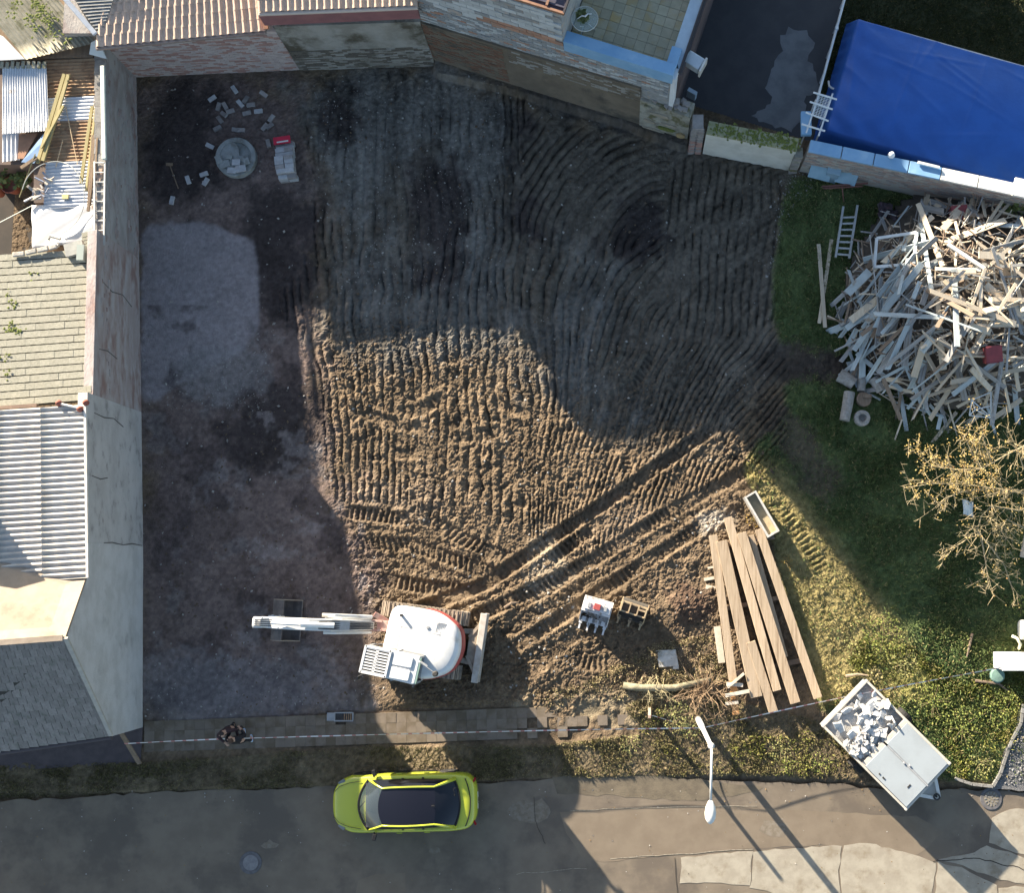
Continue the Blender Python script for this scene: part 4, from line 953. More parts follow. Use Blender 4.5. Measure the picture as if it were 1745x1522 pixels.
# house of pale blocks
mat_blk1 = M('pale_block', (.46, .485, .50), (.40, .42, .43), scale=5, rough=.95, bump=.4, rv=.14)
mat_blk2 = M('grey_block', (.30, .315, .325), (.24, .25, .255), scale=5, rough=.95, bump=.4, rv=.14, c3=(.36, .31, .27), c3scale=3)
mat_obk = M('orange_brick', (.38, .20, .135), (.32, .22, .17), scale=5, rough=.95, rv=.12)
hw = thing('block_house', 'tall unplastered house of pale blocks with a tiled roof terrace', 'house', (-2.5, 20, 0))
K0 = B0 + nB * .10 - dB * .2; K1 = B0 + dB * 8.55 + nB * .10       # foot line of its south wall
KM = K0 + dB * ((K1 - K0).length * .60)
HZ, TZ = 6.65, 4.22
def q2(*ps): return [(p.x, p.y) for p in ps]
b = MB(); b.prism(q2(K0, KM, KM + nB * 5.6, K0 + nB * 5.6), -.1, HZ); part('wall', b, mat_blk2, hw)
b = MB(); b.prism(q2(KM, K1, K1 + nB * 9, KM + nB * 9), -.1, TZ); part('lower_wall', b, mat_blk2, hw)
RK = Matrix((dB, -nB, Vector((0, 0, 1)))).transposed()
bkm = []
for mt in (mat_blk1, mat_blk2, mat_obk):
    b = MB(); b.box((0, 0, 0), (.46, .05, .185)); bkm.append(mesh_of('block', b, mt))
b = MB(); b.box((0, 0, 0), (.285, .05, .085)); thinm = mesh_of('brick', b, mat_blk1)
def put_block(name, me_, along, z):
    p = K0 + dB * along - nB * (.012 + rnd.uniform(0, .02)); p.z = z
    link(name, me_, hw, Matrix.Translation(p - Vector(hw.location)) @ RK.to_4x4())
Lm = (KM - K0).length; Lk = (K1 - K0).length
z = 4.55; k = 0
while z < 6.5:                                             # large pale blocks above
    s = .24 + (.24 if k % 2 else 0)
    while s < Lm - .2:
        if z < 6.6: put_block('block', bkm[2 if (z < 4.9 and 2.5 < s < 5) else (0 if rnd.random() < .8 else 1)], s, z)
        s += .475
    z += .20; k += 1
stb = MB()
z = 3.09; k = 0
while z < 4.5:                                             # thin courses below
    s = .15 + (.15 if k % 2 else 0)
    while s < Lk - .1:
        p = K0 + dB * s - nB * .008; p.z = z; stb.mi = 0 if rnd.random() < .22 else (1 if rnd.random() < .9 else 2)
        if rnd.random() < .95: stb.box(p, (.285, .03 + rnd.uniform(0, .03), .083), RK)
        s += .30
    z += .095; k += 1
stb.mi = 0
part('brick', stb, [mat_blk1, mat_blk2, mat_obk], hw, kind='stuff')
# dark roof over the tall part, with boards at its edge
mat_droof = M('dark_ribbed_roof', (.060, .058, .085), (.075, .072, .10), scale=3, rough=.5)
def hk(a, d_, z): p = K0 + dB * a + nB * d_; return Vector((p.x, p.y, z))
b = MB(); b.slab([hk(-.1, -.05, HZ + .04), hk(Lm + .1, -.05, HZ + .04), hk(Lm + .1, 5.7, HZ + .25), hk(-.1, 5.7, HZ + .25)], .07); part('roof', b, mat_droof, hw)
b = MB()
for k in range(16): b.beam(hk(-.1, .1 + k * .34, HZ + .09 + k * .0118), hk(Lm + .1, .1 + k * .34, HZ + .09 + k * .0118), .05, .05)
part('roof_rib', b, mat_droof, hw)
mat_rbeam = M('roof_edge_brown', (.22, .12, .08), (.30, .17, .11), scale=4)
b = MB(); b.beam(hk(-.1, -.08, HZ + .08), hk(Lm + .14, -.08, HZ + .08), .07, .12); part('roof_edge', b, mat_rbeam, hw)
b = MB(); b.beam(hk(Lm - .42, -.02, HZ + .14), hk(Lm - .42, 5.6, HZ + .40), .07, .06); part('roof_batten', b, mat_rbeam, hw)
b = MB(); b.beam(hk(Lm + .12, -.08, HZ + .08), hk(Lm + .12, 5.6, HZ + .32), .06, .12); part('roof_edge', b, M('roof_edge_dark', (.05, .045, .05), None), hw)
# terrace: floor tiles, parapet and cap
mat_ftile = M('terrace_tile', (.30, .285, .20), (.36, .33, .235), scale=3, rough=.5, rv=.10, c3=(.34, .26, .12), c3scale=.8)
b = MB(); b.box((0, 0, 0), (.325, .325, .02)); ftm = mesh_of('terrace_tile', b, mat_ftile)
b = MB(); b.slab([hk(Lm, .1, TZ + .005), hk(Lk, .1, TZ + .005), hk(Lk, 6, TZ + .005), hk(Lm, 6, TZ + .005)], .05); part('terrace_floor', b, M('grout', (.12, .11, .085), None), hw)
for i in range(int((Lk - Lm - .12) / .335)):
    for j in range(12):
        p = hk(Lm + .2 + i * .335, .48 + j * .335, TZ + .014); link('floor_tile', ftm, hw, Matrix.Translation(p - Vector(hw.location)) @ RK.to_4x4())
mat_bcap = M('light_blue_cap', (.17, .33, .52), (.22, .38, .56), scale=1.5, rough=.7, c3=(.26, .42, .58), c3scale=1.0)
b = MB(); b.slab([hk(Lm + .0, -.06, TZ + .62), hk(Lk + .05, -.06, TZ + .62), hk(Lk + .05, .32, TZ + .62), hk(Lm + .0, .32, TZ + .62)], .62); part('parapet', b, mat_bcap, hw, bevel=.01)
b = MB(); b.slab([hk(Lk - .28, .32, TZ + .43), hk(Lk + .05, .32, TZ + .43), hk(Lk + .05, .95, TZ + .43), hk(Lk - .28, .95, TZ + .43)], .43); part('parapet', b, mat_bcap, hw, bevel=.01)
mat_lw = M('pale_blue_render', (.42, .52, .60), (.36, .45, .53), scale=2, rough=.85)
b = MB(); b.slab([hk(Lk - .22, .95, TZ + .30), hk(Lk + .16, .30, TZ + .30), hk(Lk + .16, 9, TZ + .30), hk(Lk - .22, 9, TZ + .30)], .30); part('parapet', b, mat_lw, hw)
b = MB(); b.slab([hk(Lk, -.02, TZ + .30), hk(Lk + .14, -.02, TZ + .30), hk(Lk + .14, .35, TZ + .30), hk(Lk, .35, TZ + .30)], TZ + .3); part('corner_render', b, M('white_render', (.62, .65, .68), (.55, .58, .61), scale=2), hw)
b = MB(); b.slab([hk(Lk, .3, TZ + .0), hk(Lk + .26, .3, TZ - .02), hk(Lk + .26, 9, TZ), hk(Lk, 9, TZ)], TZ); part('east_wall', b, M('dark_east_wall', (.075, .06, .065), (.10, .08, .085), scale=1.5), hw)
b = MB(); b.tube([hk(Lk + .20, .22, TZ + .32), hk(Lk + .20, 9, TZ + .32)], .05); part('gutter', b, M('gutter_black', (.03, .03, .035), None, rough=.4), hw)
# out-of-view block added to keep the dark yard and the pool in shade
nh = thing('north_shade_block', 'unseen flat block added north of the dark yard to shade it', 'house', (-3, 32, 0))
b = MB(); b.prism([(-9, 29.5), (2.2, 29.5), (2.2, 35), (-9, 35)], -.2, 7.2); part('wall', b, mat_plaster, nh)
b = MB(); b.prism([(-9.3, 29.2), (2.5, 29.2), (2.5, 35.3), (-9.3, 35.3)], 7.2, 7.4); part('roof', b, mat_droof, nh)
for x in (-7, -4, -1): b = MB(); b.box((x, 29.49, 4.2), (1.1, .06, 1.4)); part('window', b, mat_lw, nh)
# metal flue sticking out of the east wall
t = thing('metal_flue', 'shiny square metal duct sticking out of the east side of the block house', 'duct', hk(Lk + .45, 1.0, 3.6))
b = MB(); b.beam(hk(Lk + .2, 1.0, 4.05), hk(Lk + .75, .85, 4.05), .42, .34); part('duct', b, M('galvanised', (.50, .56, .60), (.42, .48, .52), scale=3, rough=.35, metal=.6), t, bevel=.03)
b = MB(); b.beam(hk(Lk + .76, .85, 4.05), hk(Lk + .82, .84, 4.05), .50, .42); part('rim', b, mat_alu, t)
# round glass table with a twig ornament
p = hk(Lm + .42, .80, TZ + .02)
t = thing('glass_table', 'round glass garden table on the tiled terrace', 'table', p)
b = MB(); b.lathe([(.40, .70), (.41, .71), (.40, .72)], p, 28)
part('tabletop', b, glassy('table_glass', (.5, .62, .62), .05, 0.0, .22), t)
b = MB(); b.tube([p + Vector((.41 * math.cos(a), .41 * math.sin(a), .71)) for a in np.linspace(0, 2 * math.pi, 29)], .012, 5, False); part('rim', b, mat_alu, t)
for k in range(3):
    a = k * 2.094; b = MB(); b.tube([p + Vector((.3 * math.cos(a), .3 * math.sin(a), 0)), p + Vector((.1 * math.cos(a), .1 * math.sin(a), .4)), p + Vector((.28 * math.cos(a), .28 * math.sin(a), .70))], .015, 6); part('leg', b, mat_alu, t)
b = leafmb(p + Vector((-.08, .03, .80)), .18, .06, 70, .12); solo('table_greenery', b, mat_leaf, 'dark green sprig lying on the glass table', 'sprig', p)
b = MB(); b.tube([p + Vector((-.22, -.08, .86)), p + Vector((-.08, .0, .90)), p + Vector((.02, -.02, .9)), p + Vector((.10, .07, .88)), p + Vector((.22, .08, .86))], [.012, .02, .035, .02, .012], 6); solo('driftwood', b, M('driftwood', (.55, .56, .58), None), 'pale twisted piece of driftwood on the glass table', 'ornament', p)
# broken rendered stub wall, brick pier and mossy white wall
S0, S1 = BX, gp(1170, 244)
mat_stub = M('broken_render', (.33, .325, .28), (.20, .19, .165), scale=2.4, rough=.95, bump=.8, bscale=12, c3=(.13, .125, .07), c3scale=1.5, c3lo=.48, c3hi=.6)
t = thing('broken_wall', 'low broken wall with crumbling moss-stained render left of the brick pier', 'wall', ((S0.x + S1.x) / 2, (S0.y + S1.y) / 2, 0))
S0 = S0 - nB * .02
b = MB(); b.prism(q2(S0, S1, S1 + nB * .5, S0 + nB * .5), -.2, [2.45, 2.25, 2.3, 2.5]); part('wall', b, mat_stub, t)
for (a_, z_, wd, h_, mt) in ((.15, 2.1, .4, .3, mat_stub), (.4, 1.75, .9, .3, mat_conc), (.2, 1.0, .5, .3, mat_conc), (.55, .75, .9, .28, mat_moss), (.62, 1.15, .7, .16, mat_conc), (.3, .35, .9, .25, mat_conc), (.85, .55, .45, .5, M('ochre_patch', (.36, .27, .14), (.28, .22, .13), scale=5))):
    p = lerp(S0, S1, a_) - nB * .02; b = MB(); p.z = z_
    pts = [(rnd.uniform(.6, 1) * wd / 2 * math.cos(k * .7), rnd.uniform(.6, 1) * h_ / 2 * math.sin(k * .7)) for k in range(9)]
    F0 = [p + dB * q[0] + Vector((0, 0, q[1])) - nB * .03 for q in pts]; F1 = [v + nB * .06 for v in F0]
    b.add(F0 + F1, [tuple(range(9))] + [(i, 9 + i, 9 + (i + 1) % 9, (i + 1) % 9) for i in range(9)]); part('render_patch', b, mt, t)
b = MB()
for k in range(26):
    p = lerp(S0, S1, rnd.random()) + nB * rnd.uniform(.05, .45); p.z = 2.42 + rnd.uniform(-.1, .06); b.box(p, (rnd.uniform(.1, .25), rnd.uniform(.08, .15), rnd.uniform(.05, .12)), Matrix.Rotation(rnd.random() * 3, 3, 'Z'))
part('rubble', b, mat_gbrick, t, kind='stuff')
PB = gp(1183, 258)
t = thing('brick_pier', 'narrow brick buttress between the broken wall and the white wall', 'pier', PB)
b = MB(); b.box((PB.x, PB.y + .22, .95), (.36, .5, 2.3)); part('core', b, mat_gbrick, t)
for k in range(20):
    for s in (-1, 1):
        b = MB(); off = .0 if k % 2 else .06 * s
        b.box((PB.x + s * .10 + off * .5, PB.y - .05 + .003 * k, .06 + k * .10), (.19, .10 + rnd.uniform(0, .03), .09)); part('brick', b, [mat_gbrick, mat_rbrick][k < 11 and rnd.random() < .7], t)
V0, V1 = gp(1197, 262), gp(1344, 291)
dV = (V1 - V0).normalized(); nV = Vector((-dV.y, dV.x, 0))
t = thing('white_wall', 'white plastered wall with moss along its coping between brick pier and blue-capped wall', 'wall', ((V0.x + V1.x) / 2, (V0.y + V1.y) / 2, 0))
b = MB(); b.prism(q2(V0, V1, V1 + nV * .32, V0 + nV * .32), -.2, 1.92); part('wall', b, M('white_plaster', (.58, .575, .53), (.48, .475, .43), scale=1.6, rough=.9, bump=.4, bscale=18, c3=(.28, .255, .20), c3scale=.9, c3lo=.55, c3hi=.75), t)
Lv = (V1 - V0).length
mat_mcope = M('mossy_coping', (.30, .29, .20), (.24, .245, .13), scale=5, rough=.95, bump=.6, c3=(.14, .17, .05), c3scale=3)
for k in range(9):
    p = V0 + dV * (Lv * (k + .5) / 9) + nV * .16; p.z = 1.97; b = MB(); b.box(p, (Lv / 9 * .96, .46, .09), Matrix((dV, nV, Vector((0, 0, 1)))).transposed()); part('coping_stone', b, mat_mcope, t, bevel=.015)
b = MB()
for k in range(40): mosspad(b, V0 + dV * Lv * rnd.random() ** .6 + nV * rnd.uniform(0, .35) + Vector((0, 0, 2.02)), .08, 8, .6)
part('moss', b, mat_moss, t, kind='stuff')
for k in range(8):
    b = MB(); p = V1 + dV * .12 - nV * .02; p.z = .1 + k * .2; b.box((p.x, p.y + .1, p.z), (.28, .34, .17), Matrix.Rotation(rnd.uniform(-.1, .1), 3, 'Z')); part('end_stone', b, [mat_gbrick, mat_stub][k % 2], t)
# wall with blue and white cap along the pool
R0, R1 = gp(1362, 292), gp(1765, 378)
dR = (R1 - R0).normalized(); nR = Vector((-dR.y, dR.x, 0)); LR = (R1 - R0).length; RZ = 1.95
mat_rw = M('patched_brick_wall', (.40, .385, .35), (.33, .315, .29), scale=1.8, rough=.95, bump=.5, bscale=16, c3=(.38, .27, .22), c3scale=1.2)
t = thing('pool_wall', 'brick wall with light blue and white capping beside the blue tarpaulin', 'wall', ((R0.x + R1.x) / 2, (R0.y + R1.y) / 2, 0))
b = MB(); b.prism(q2(R0, R1, R1 + nR * .34, R0 + nR * .34), -.2, RZ); part('wall', b, mat_rw, t)
b = MB(); brick_face(b, R0, R1, .5, RZ - .02, .26, .085, .02, 3, .12); part('brick', b, [mat_rw, mat_rbrick if False else M('faded_red_brick', (.40, .29, .245), (.33, .26, .23), scale=4, bump=.4), mat_gbrick], t, kind='stuff')
mat_wcap = M('white_cap', (.68, .68, .64), (.60, .60, .57), scale=3, rough=.8, bump=.2)
RR = Matrix((dR, nR, Vector((0, 0, 1)))).transposed()
segs = [(0, .13, mat_bcap), (.132, .26, mat_bcap), (.262, .40, mat_bcap), (.402, .53, mat_bcap), (.532, .68, mat_wcap), (.682, .83, mat_wcap), (.862, .95, mat_wcap), (.952, 1.0, mat_wcap)]
for a, c, mt in segs:
    p = R0 + dR * LR * (a + c) / 2 + nR * .15; p.z = RZ + .045; b = MB(); b.box(p, (LR * (c - a) - .015, .42, .09), RR); part('cap_slab', b, mt, t, bevel=.012)
p = R0 + dR * LR * .846 + nR * .22; p.z = RZ + .10; b = MB(); b.box(p, (.46, .62, .12), RR); part('pier_cap', b, mat_wcap, t, bevel=.012)
p = gp(1374, 222, RZ); b = MB(); b.box((p.x, p.y + .25, RZ - .05), (.34, .8, .20)); part('cap_slab', b, mat_bcap, t, bevel=.012)
p = gp(1519, 264, RZ + .2); b = MB(); b.lathe([(.02, -.13), (.09, -.09), (.12, 0), (.09, .09), (.02, .13)], p, 16); solo('white_ball_lamp', b, M('white_globe', (.75, .77, .78), None, rough=.3), 'small white globe on the blue capping beside the tarpaulin', 'globe', p, smooth=True)
b = MB(); b.beam(gp(1564, 276, RZ + .15), gp(1601, 285, RZ + .15), .08, .05); solo('white_batten', b, mat_wcap, 'white batten lying on the wall edge under the tarpaulin', 'batten', gp(1582, 280, RZ + .12))
b = MB(); b.tube([gp(1412, 138, .9), gp(1413, 146, 1.0), gp(1418, 150, 1.0), gp(1425, 152, 1.0)], .035, 8); b.tube([gp(1412, 138, .9), gp(1412, 138, -.05)], .03, 8); solo('white_pipe_bend', b, mat_wcap, 'short bent white pipe poking out beside the tarpaulin', 'pipe', gp(1412, 138, -.05))
# blue boards standing against the wall
for n_, (c, sz, rz, lb) in enumerate((((1400, 288, .75), (.75, .06, .85), -.25, 'light blue board leaning at the corner of the pool wall'), ((1444, 298, .7), (.72, .06, .75), -.25, 'scuffed light blue board right of the blue box against the wall'))):
    p = gp(*c); b = MB(); R = Matrix.Rotation(rz, 3, 'Z') @ Matrix.Rotation(-.55, 3, 'X'); b.box(p, sz, R); solo('blue_board', b, M('board_blue', (.20, .33, .42), (.26, .40, .50), scale=2, rough=.7), lb, 'board', p)
p = gp(1415, 300, 0); t = thing('blue_box', 'light blue box standing between the two blue boards by the wall', 'box', p, -.25)
b = MB(); b.box((0, 0, .45), (.42, .50, .9)); part('body', b, M('box_blue', (.24, .36, .46), (.19, .30, .39), scale=2, rough=.6), t, org=False, bevel=.02)
b = MB(); b.box((0, 0, .92), (.46, .54, .04)); part('lid', b, M('lid_blue', (.30, .44, .54), None, rough=.6), t, org=False, bevel=.01)
# white fence rail and rack at the end of the yard
mat_wmet = M('white_metal', (.66, .69, .70), (.58, .61, .63), scale=4, rough=.5)
t = thing('yard_fence', 'thin white tube fence between dark yard and garden', 'fence', gp(1415, 80, YZ))
fa, fb = gp(1455, -60, 1.2), gp(1396, 158, 1.2)
b = MB(); b.tube([fa, fb], .04, 8); part('rail', b, mat_wmet, t)
b = MB(); b.tube([fa - Vector((0, 0, .55)), fb - Vector((0, 0, .55))], .025, 8); part('rail', b, mat_wmet, t)
for k in range(6):
    p = lerp(fa, fb, k / 5); b = MB(); b.tube([(p.x, p.y, YZ), (p.x, p.y, 1.24)], .035, 8); part('post', b, mat_wmet, t)
p = lerp(fa, fb, .50); b = MB(); b.box((p.x, p.y, 1.2), (.10, .10, .16)); part('clamp', b, mat_wmet, t)
RKZ = 2.30
t = thing('white_rack', 'white metal drying rack with four crossbars at the end of the pool wall', 'rack', gp(1393, 190, YZ))
for a, c in (((1398, 153), (1374, 226)), ((1419, 159), (1395, 231))):
    b = MB(); b.tube([gp(*a, RKZ), gp(*c, RKZ)], .028, 8); part('rail', b, mat_wmet, t)
for a, c in (((1386, 157), (1426, 169)), ((1380, 173), (1419, 186)), ((1373, 191), (1412, 206)), ((1366, 211), (1406, 223))):
    b = MB(); b.tube([gp(*a, RKZ + .04), gp(*c, RKZ + .04)], .032, 8); part('crossbar', b, mat_wmet, t)
b = MB()
for k in range(14):
    f = .12 + k * .035
    b.tube([lerp(gp(1398, 153, RKZ - .02), gp(1374, 226, RKZ - .02), f), lerp(gp(1419, 159, RKZ - .02), gp(1395, 231, RKZ - .02), f)], .010, 5)
for k in range(5):
    f = (k + .5) / 5; b.tube([lerp(gp(1396, 160, RKZ - .02), gp(1417, 166, RKZ - .02), f), lerp(gp(1383, 197, RKZ - .02), gp(1404, 203, RKZ - .02), f)], .010, 5)
part('grille', b, mat_wmet, t)
for q in ((1390, 170), (1412, 178), (1378, 212), (1400, 218)):
    p = gp(*q, RKZ); b = MB(); b.tube([(p.x, p.y, YZ), (p.x, p.y, RKZ)], .025, 6); part('leg', b, mat_wmet, t)
b = MB(); b.beam(gp(1172, 156, .7), gp(1186, 164, .7), .14, .5); solo('white_post_box', b, mat_lw, 'small pale box at the foot of the block house in the dark yard', 'box', gp(1179, 160, YZ))
# blue tarpaulin stretched over the pool
TA, TB_, TD = gp(1462, 32, 1.5), gp(1408, 222, 1.4), gp(1760, 325, 1.4); TC = gp(1800, 128, 1.5)
wr = np.random.RandomState(3).rand(12, 4)
def tarp(u, v):
    uu = min(max(u, 0), 1); vv = min(max(v, 0), 1)
    p = lerp(lerp(TB_, TD, uu), lerp(TA, TC, uu), vv)
    ed = min(u, v, 1 - v)
    z = 0.30 * (1 - math.exp(-max(ed, 0) * 7)) * math.sin(math.pi * min(max(vv, .05), .95)) ** .5
    z += .035 * math.sin(5.2 * u + 2 * v) * math.sin(6.5 * v + 1) + .020 * math.sin(40 * u + 6 * math.sin(7 * v)) * math.exp(-((v - .12) / .16) ** 2) + .014 * math.sin(34 * v + 5 * math.sin(9 * u)) * math.exp(-((u - .06) / .10) ** 2)
    for k in range(12):
        d = (u - wr[k, 0]) * math.cos(wr[k, 2] * 3) + (v - wr[k, 1]) * math.sin(wr[k, 2] * 3)
        z += .035 * math.exp(-(d / .014) ** 2) * math.exp(-((u - wr[k, 0]) ** 2 + (v - wr[k, 1]) ** 2) / .03)
    for sx in (.27, .60, .88): z += .02 * math.exp(-((u - sx - .06 * v) / .006) ** 2)
    p = Vector((p.x, p.y, p.z + z))
    if ed < 0:
        q = -ed; p.z -= 16 * q * (1 + .1 * math.sin(60 * (u + v))); nrm = Vector((0, 0, 0))
        if u < 0: p += (TB_ - TD).normalized() * (-u) * 4
        if v < 0: p += (TB_ - TA).normalized() * (-v) * 4
        if v > 1: p += (TA - TB_).normalized() * (v - 1) * 4
    return p
b = MB(); b.grid(lambda u, v: tarp(-.07 + 1.07 * u, -.07 + 1.14 * v), 130, 80)
t = thing('pool_cover', 'pool covered by a big bright blue tarpaulin behind the capped wall', 'pool', gp(1580, 170, YZ))
part('tarpaulin', b, M('blue_tarpaulin', (.016, .085, .33), (.020, .10, .38), scale=1.2, rough=.5, spec=.4, bump=.25, bscale=9), t, smooth=True)
b = MB(); P = [gp(1470, 50, .6), gp(1420, 215, .6), gp(1760, 318, .6), gp(1790, 140, .6)]; b.prism([(p.x, p.y) for p in P], YZ, 1.2); part('basin', b, mat_wcap, t)
plant(1722, 345, .5, .55, .9, 350, .16, 'wall_shrub', 'leafy shrub hanging over the white-capped wall at the right edge', mat_leaf2, 'shrub', 10)
# ------------------------------------------------------------------ excavator
mat_ewhite = M('machine_white', (.66, .66, .65), (.60, .60, .585), scale=3, rough=.35, spec=.5, c3=(.50, .455, .39), c3scale=1.6, c3lo=.56, c3hi=.74)
mat_egrey = M('machine_grey', (.33, .34, .35), (.27, .28, .29), scale=4, rough=.45)
mat_ered = M('machine_red', (.36, .075, .07), (.30, .07, .065), scale=4, rough=.45)
mat_eblack = M('machine_black', (.03, .03, .032), (.05, .048, .045), scale=5, rough=.6)
mat_dirty = M('dusty_steel', (.33, .275, .215), (.25, .205, .16), scale=5, rough=.85, bump=.3, rv=.1)
mat_rod = M('chrome_rod', (.65, .66, .67), None, rough=.2, metal=1.0)
mat_hose = M('black_hose', (.05, .055, .065), None, rough=.6)
mat_glass = glassy('dark_glass', (.02, .025, .03), .03)
ex0 = gp(722, 1090)
ex = thing('excavator', 'white crawler excavator with red trim and its arm stretched to the left', 'excavator', (ex0.x, ex0.y, zg(ex0.x, ex0.y) - .02))
EL = Vector(ex.location)
TRK = math.radians(172.5); UPP = math.radians(168); BOOM = math.radians(177.3)
def loc(h, x, y, z): return Vector((x * math.cos(h) - y * math.sin(h), x * math.sin(h) + y * math.cos(h), z))
def er(mb, h, off=(0, 0, 0)):
    mb.v = [tuple(loc(h, *p) + Vector(off)) for p in mb.v]; return mb
def epart(name, mb, mat, h, parent=ex, off=(0, 0, 0), **k): return part(name, er(mb, h, off), mat, parent, org=False, **k)
# tracks: x forward (towards the boom side)
shoe = MB(); shoe.box((0, 0, 0), (.115, .46, .03)); shoe.box((.0, 0, .03), (.03, .46, .035)); shm = mesh_of('shoe', shoe, mat_dirty)
TL, TR_ = 1.42, .33
for s in (-1, 1):
    y = s * .87
    b = MB(); b.box((0, y, .36), (2.2, .26, .36)); b.box((0, y, .58), (1.5, .30, .06)); tf = epart('track', b, mat_dirty, TRK)
    for xx, nm in ((-1.08, 'sprocket'), (1.08, 'idler')):
        b = MB(); b.lathe([(.26, -.14), (.28, -.05), (.28, .05), (.26, .14)], (xx, y, .37), 18, Matrix.Rotation(math.pi / 2, 3, 'X')); epart(nm, b, mat_dirty, TRK, tf)
    straight = 2 * 1.08; per = 2 * straight + 2 * math.pi * TR_; n_ = 46
    for k in range(n_):
        d = per * k / n_
        if d < straight: px_, pz_, an = -1.08 + d, .37 + TR_, 0
        elif d < straight + math.pi * TR_:
            a = (d - straight) / TR_; px_, pz_, an = 1.08 + TR_ * math.sin(a), .37 + TR_ * math.cos(a), a
        elif d < 2 * straight + math.pi * TR_: px_, pz_, an = 1.08 - (d - straight - math.pi * TR_), .37 - TR_, math.pi
        else:
            a = (d - 2 * straight - math.pi * TR_) / TR_ + math.pi; px_, pz_, an = -1.08 + TR_ * math.sin(a), .37 + TR_ * math.cos(a), a
        Mx = Matrix.Rotation(TRK, 4, 'Z') @ Matrix.Translation((px_, y, pz_)) @ Matrix.Rotation(an, 4, 'Y')
        link('track_shoe', shm, tf, Mx)
b = MB(); b.box((0, 0, .48), (1.3, 1.5, .26)); b.lathe([(.55, .6), (.55, .78), (.5, .8)], (0, 0, 0), 24); epart('undercarriage', b, mat_eblack, TRK)
b = MB(); b.box((-1.98, 0, .36), (.10, 2.25, .46)); b.box((-1.93, 0, .60), (.22, 2.25, .05)); b.box((-2.03, 0, .16), (.05, 2.25, .10)); bl = epart('dozer_blade', b, M('blade_steel', (.46, .43, .39), (.36, .32, .27), scale=4, rough=.6), TRK, bevel=.015)
b = MB()
for s in (-1, 1): b.beam((-.7, s * .42, .42), (-1.95, s * .52, .40), .16, .18); b.beam((-1.55, s * .30, .50), (-1.9, s * .85, .52), .10, .10)
b.box((-1.72, 0, .50), (.35, 1.15, .05)); epart('blade_arm', b, mat_dirty, TRK)
# upper structure: x forward, y to the machine's left
def rounded(pts, k=5):
    out = []
    n = len(pts)
    for i in range(n):
        p, q, r = Vector(pts[i - 1][:2]), Vector(pts[i][:2]), Vector(pts[(i + 1) % n][:2]); rad = pts[i][2]
        if rad <= 0: out.append(tuple(q)); continue
        a = (p - q).normalized(); c = (r - q).normalized(); a0, c0 = q + a * rad, q + c * rad
        for j in range(k + 1):
            t = j / k; out.append(tuple(a0 * (1 - t) ** 2 + q * 2 * t * (1 - t) + c0 * t * t))
    return out
UO = loc(UPP, -.12, .02, 0)
deck = rounded([(1.10, -1.02, .35), (1.10, 1.05, .12), (-.45, 1.12, .40), (-1.20, .70, .30), (-1.38, 0, .30), (-1.20, -.70, .30), (-.45, -1.10, .40)], 6)
b = MB(); b.prism(deck, .80, .98); epart('deck', b, mat_eblack, UPP, off=UO)
# hood lofted from the outline inwards, gently domed
def ring(sc, z, dx=0): return [(x * sc + dx, y * sc, z) for x, y in deck]
def loft(mb, rings):
    n = len(rings[0]); vs = [v for r in rings for v in r]; fs = []
    for i in range(len(rings) - 1):
        for j in range(n): fs.append((i * n + j, i * n + (j + 1) % n, (i + 1) * n + (j + 1) % n, (i + 1) * n + j))
    fs.append(tuple((len(rings) - 1) * n + j for j in range(n))); mb.add(vs, fs)
b = MB(); loft(b, [ring(1.0, 1.18), ring(1.0, 1.48), ring(.985, 1.60), ring(.94, 1.68), ring(.84, 1.73), ring(.6, 1.755), ring(.3, 1.765)]); epart('hood', b, mat_ewhite, UPP, off=UO, smooth=True)
b = MB(); rear = [(x * 1.03 - .01, y * 1.02) for x, y in deck]
vs = []
b = MB()
loft(b, [[(min(x, .2), y, .86) for x, y in rear], [(min(x, .2), y, 1.36) for x, y in rear], [(min(x, .2) * .97, y * .985, 1.42) for x, y in rear]]); epart('counterweight', b, mat_ered, UPP, off=UO, smooth=False)
b = MB(); b.box((-1.16, .25, 1.655), (.10, .12, .04), Matrix.Rotation(.3, 3, 'Y')); epart('hood_latch', b, mat_eblack, UPP, off=UO)
b = MB(); b.box((.0, -.40, 1.757), (1.3, .014, .014)); b.box((.62, -.1, 1.752), (.014, .7, .014)); b.box((-.62, -.05, 1.750), (.014, .9, .014)); epart('hood_seam', b, mat_egrey, UPP, off=UO)
b = MB(); b.tube([(.7, -.75, 1.70), (.7, -.75, 1.90)], .045, 10); epart('exhaust', b, mat_eblack, UPP, off=UO)
b = MB(); b.lathe([(.06, 1.75), (.06, 1.785), (.03, 1.79)], (-.2, -.55, 0), 14); epart('fuel_cap', b, mat_egrey, UPP, off=UO)
b = MB()
for k in range(6): b.box((-.72 + .05 * k, -.62, 1.735 + .004 * k), (.022, .34, .012))
epart('hood_vent', b, mat_egrey, UPP, off=UO)
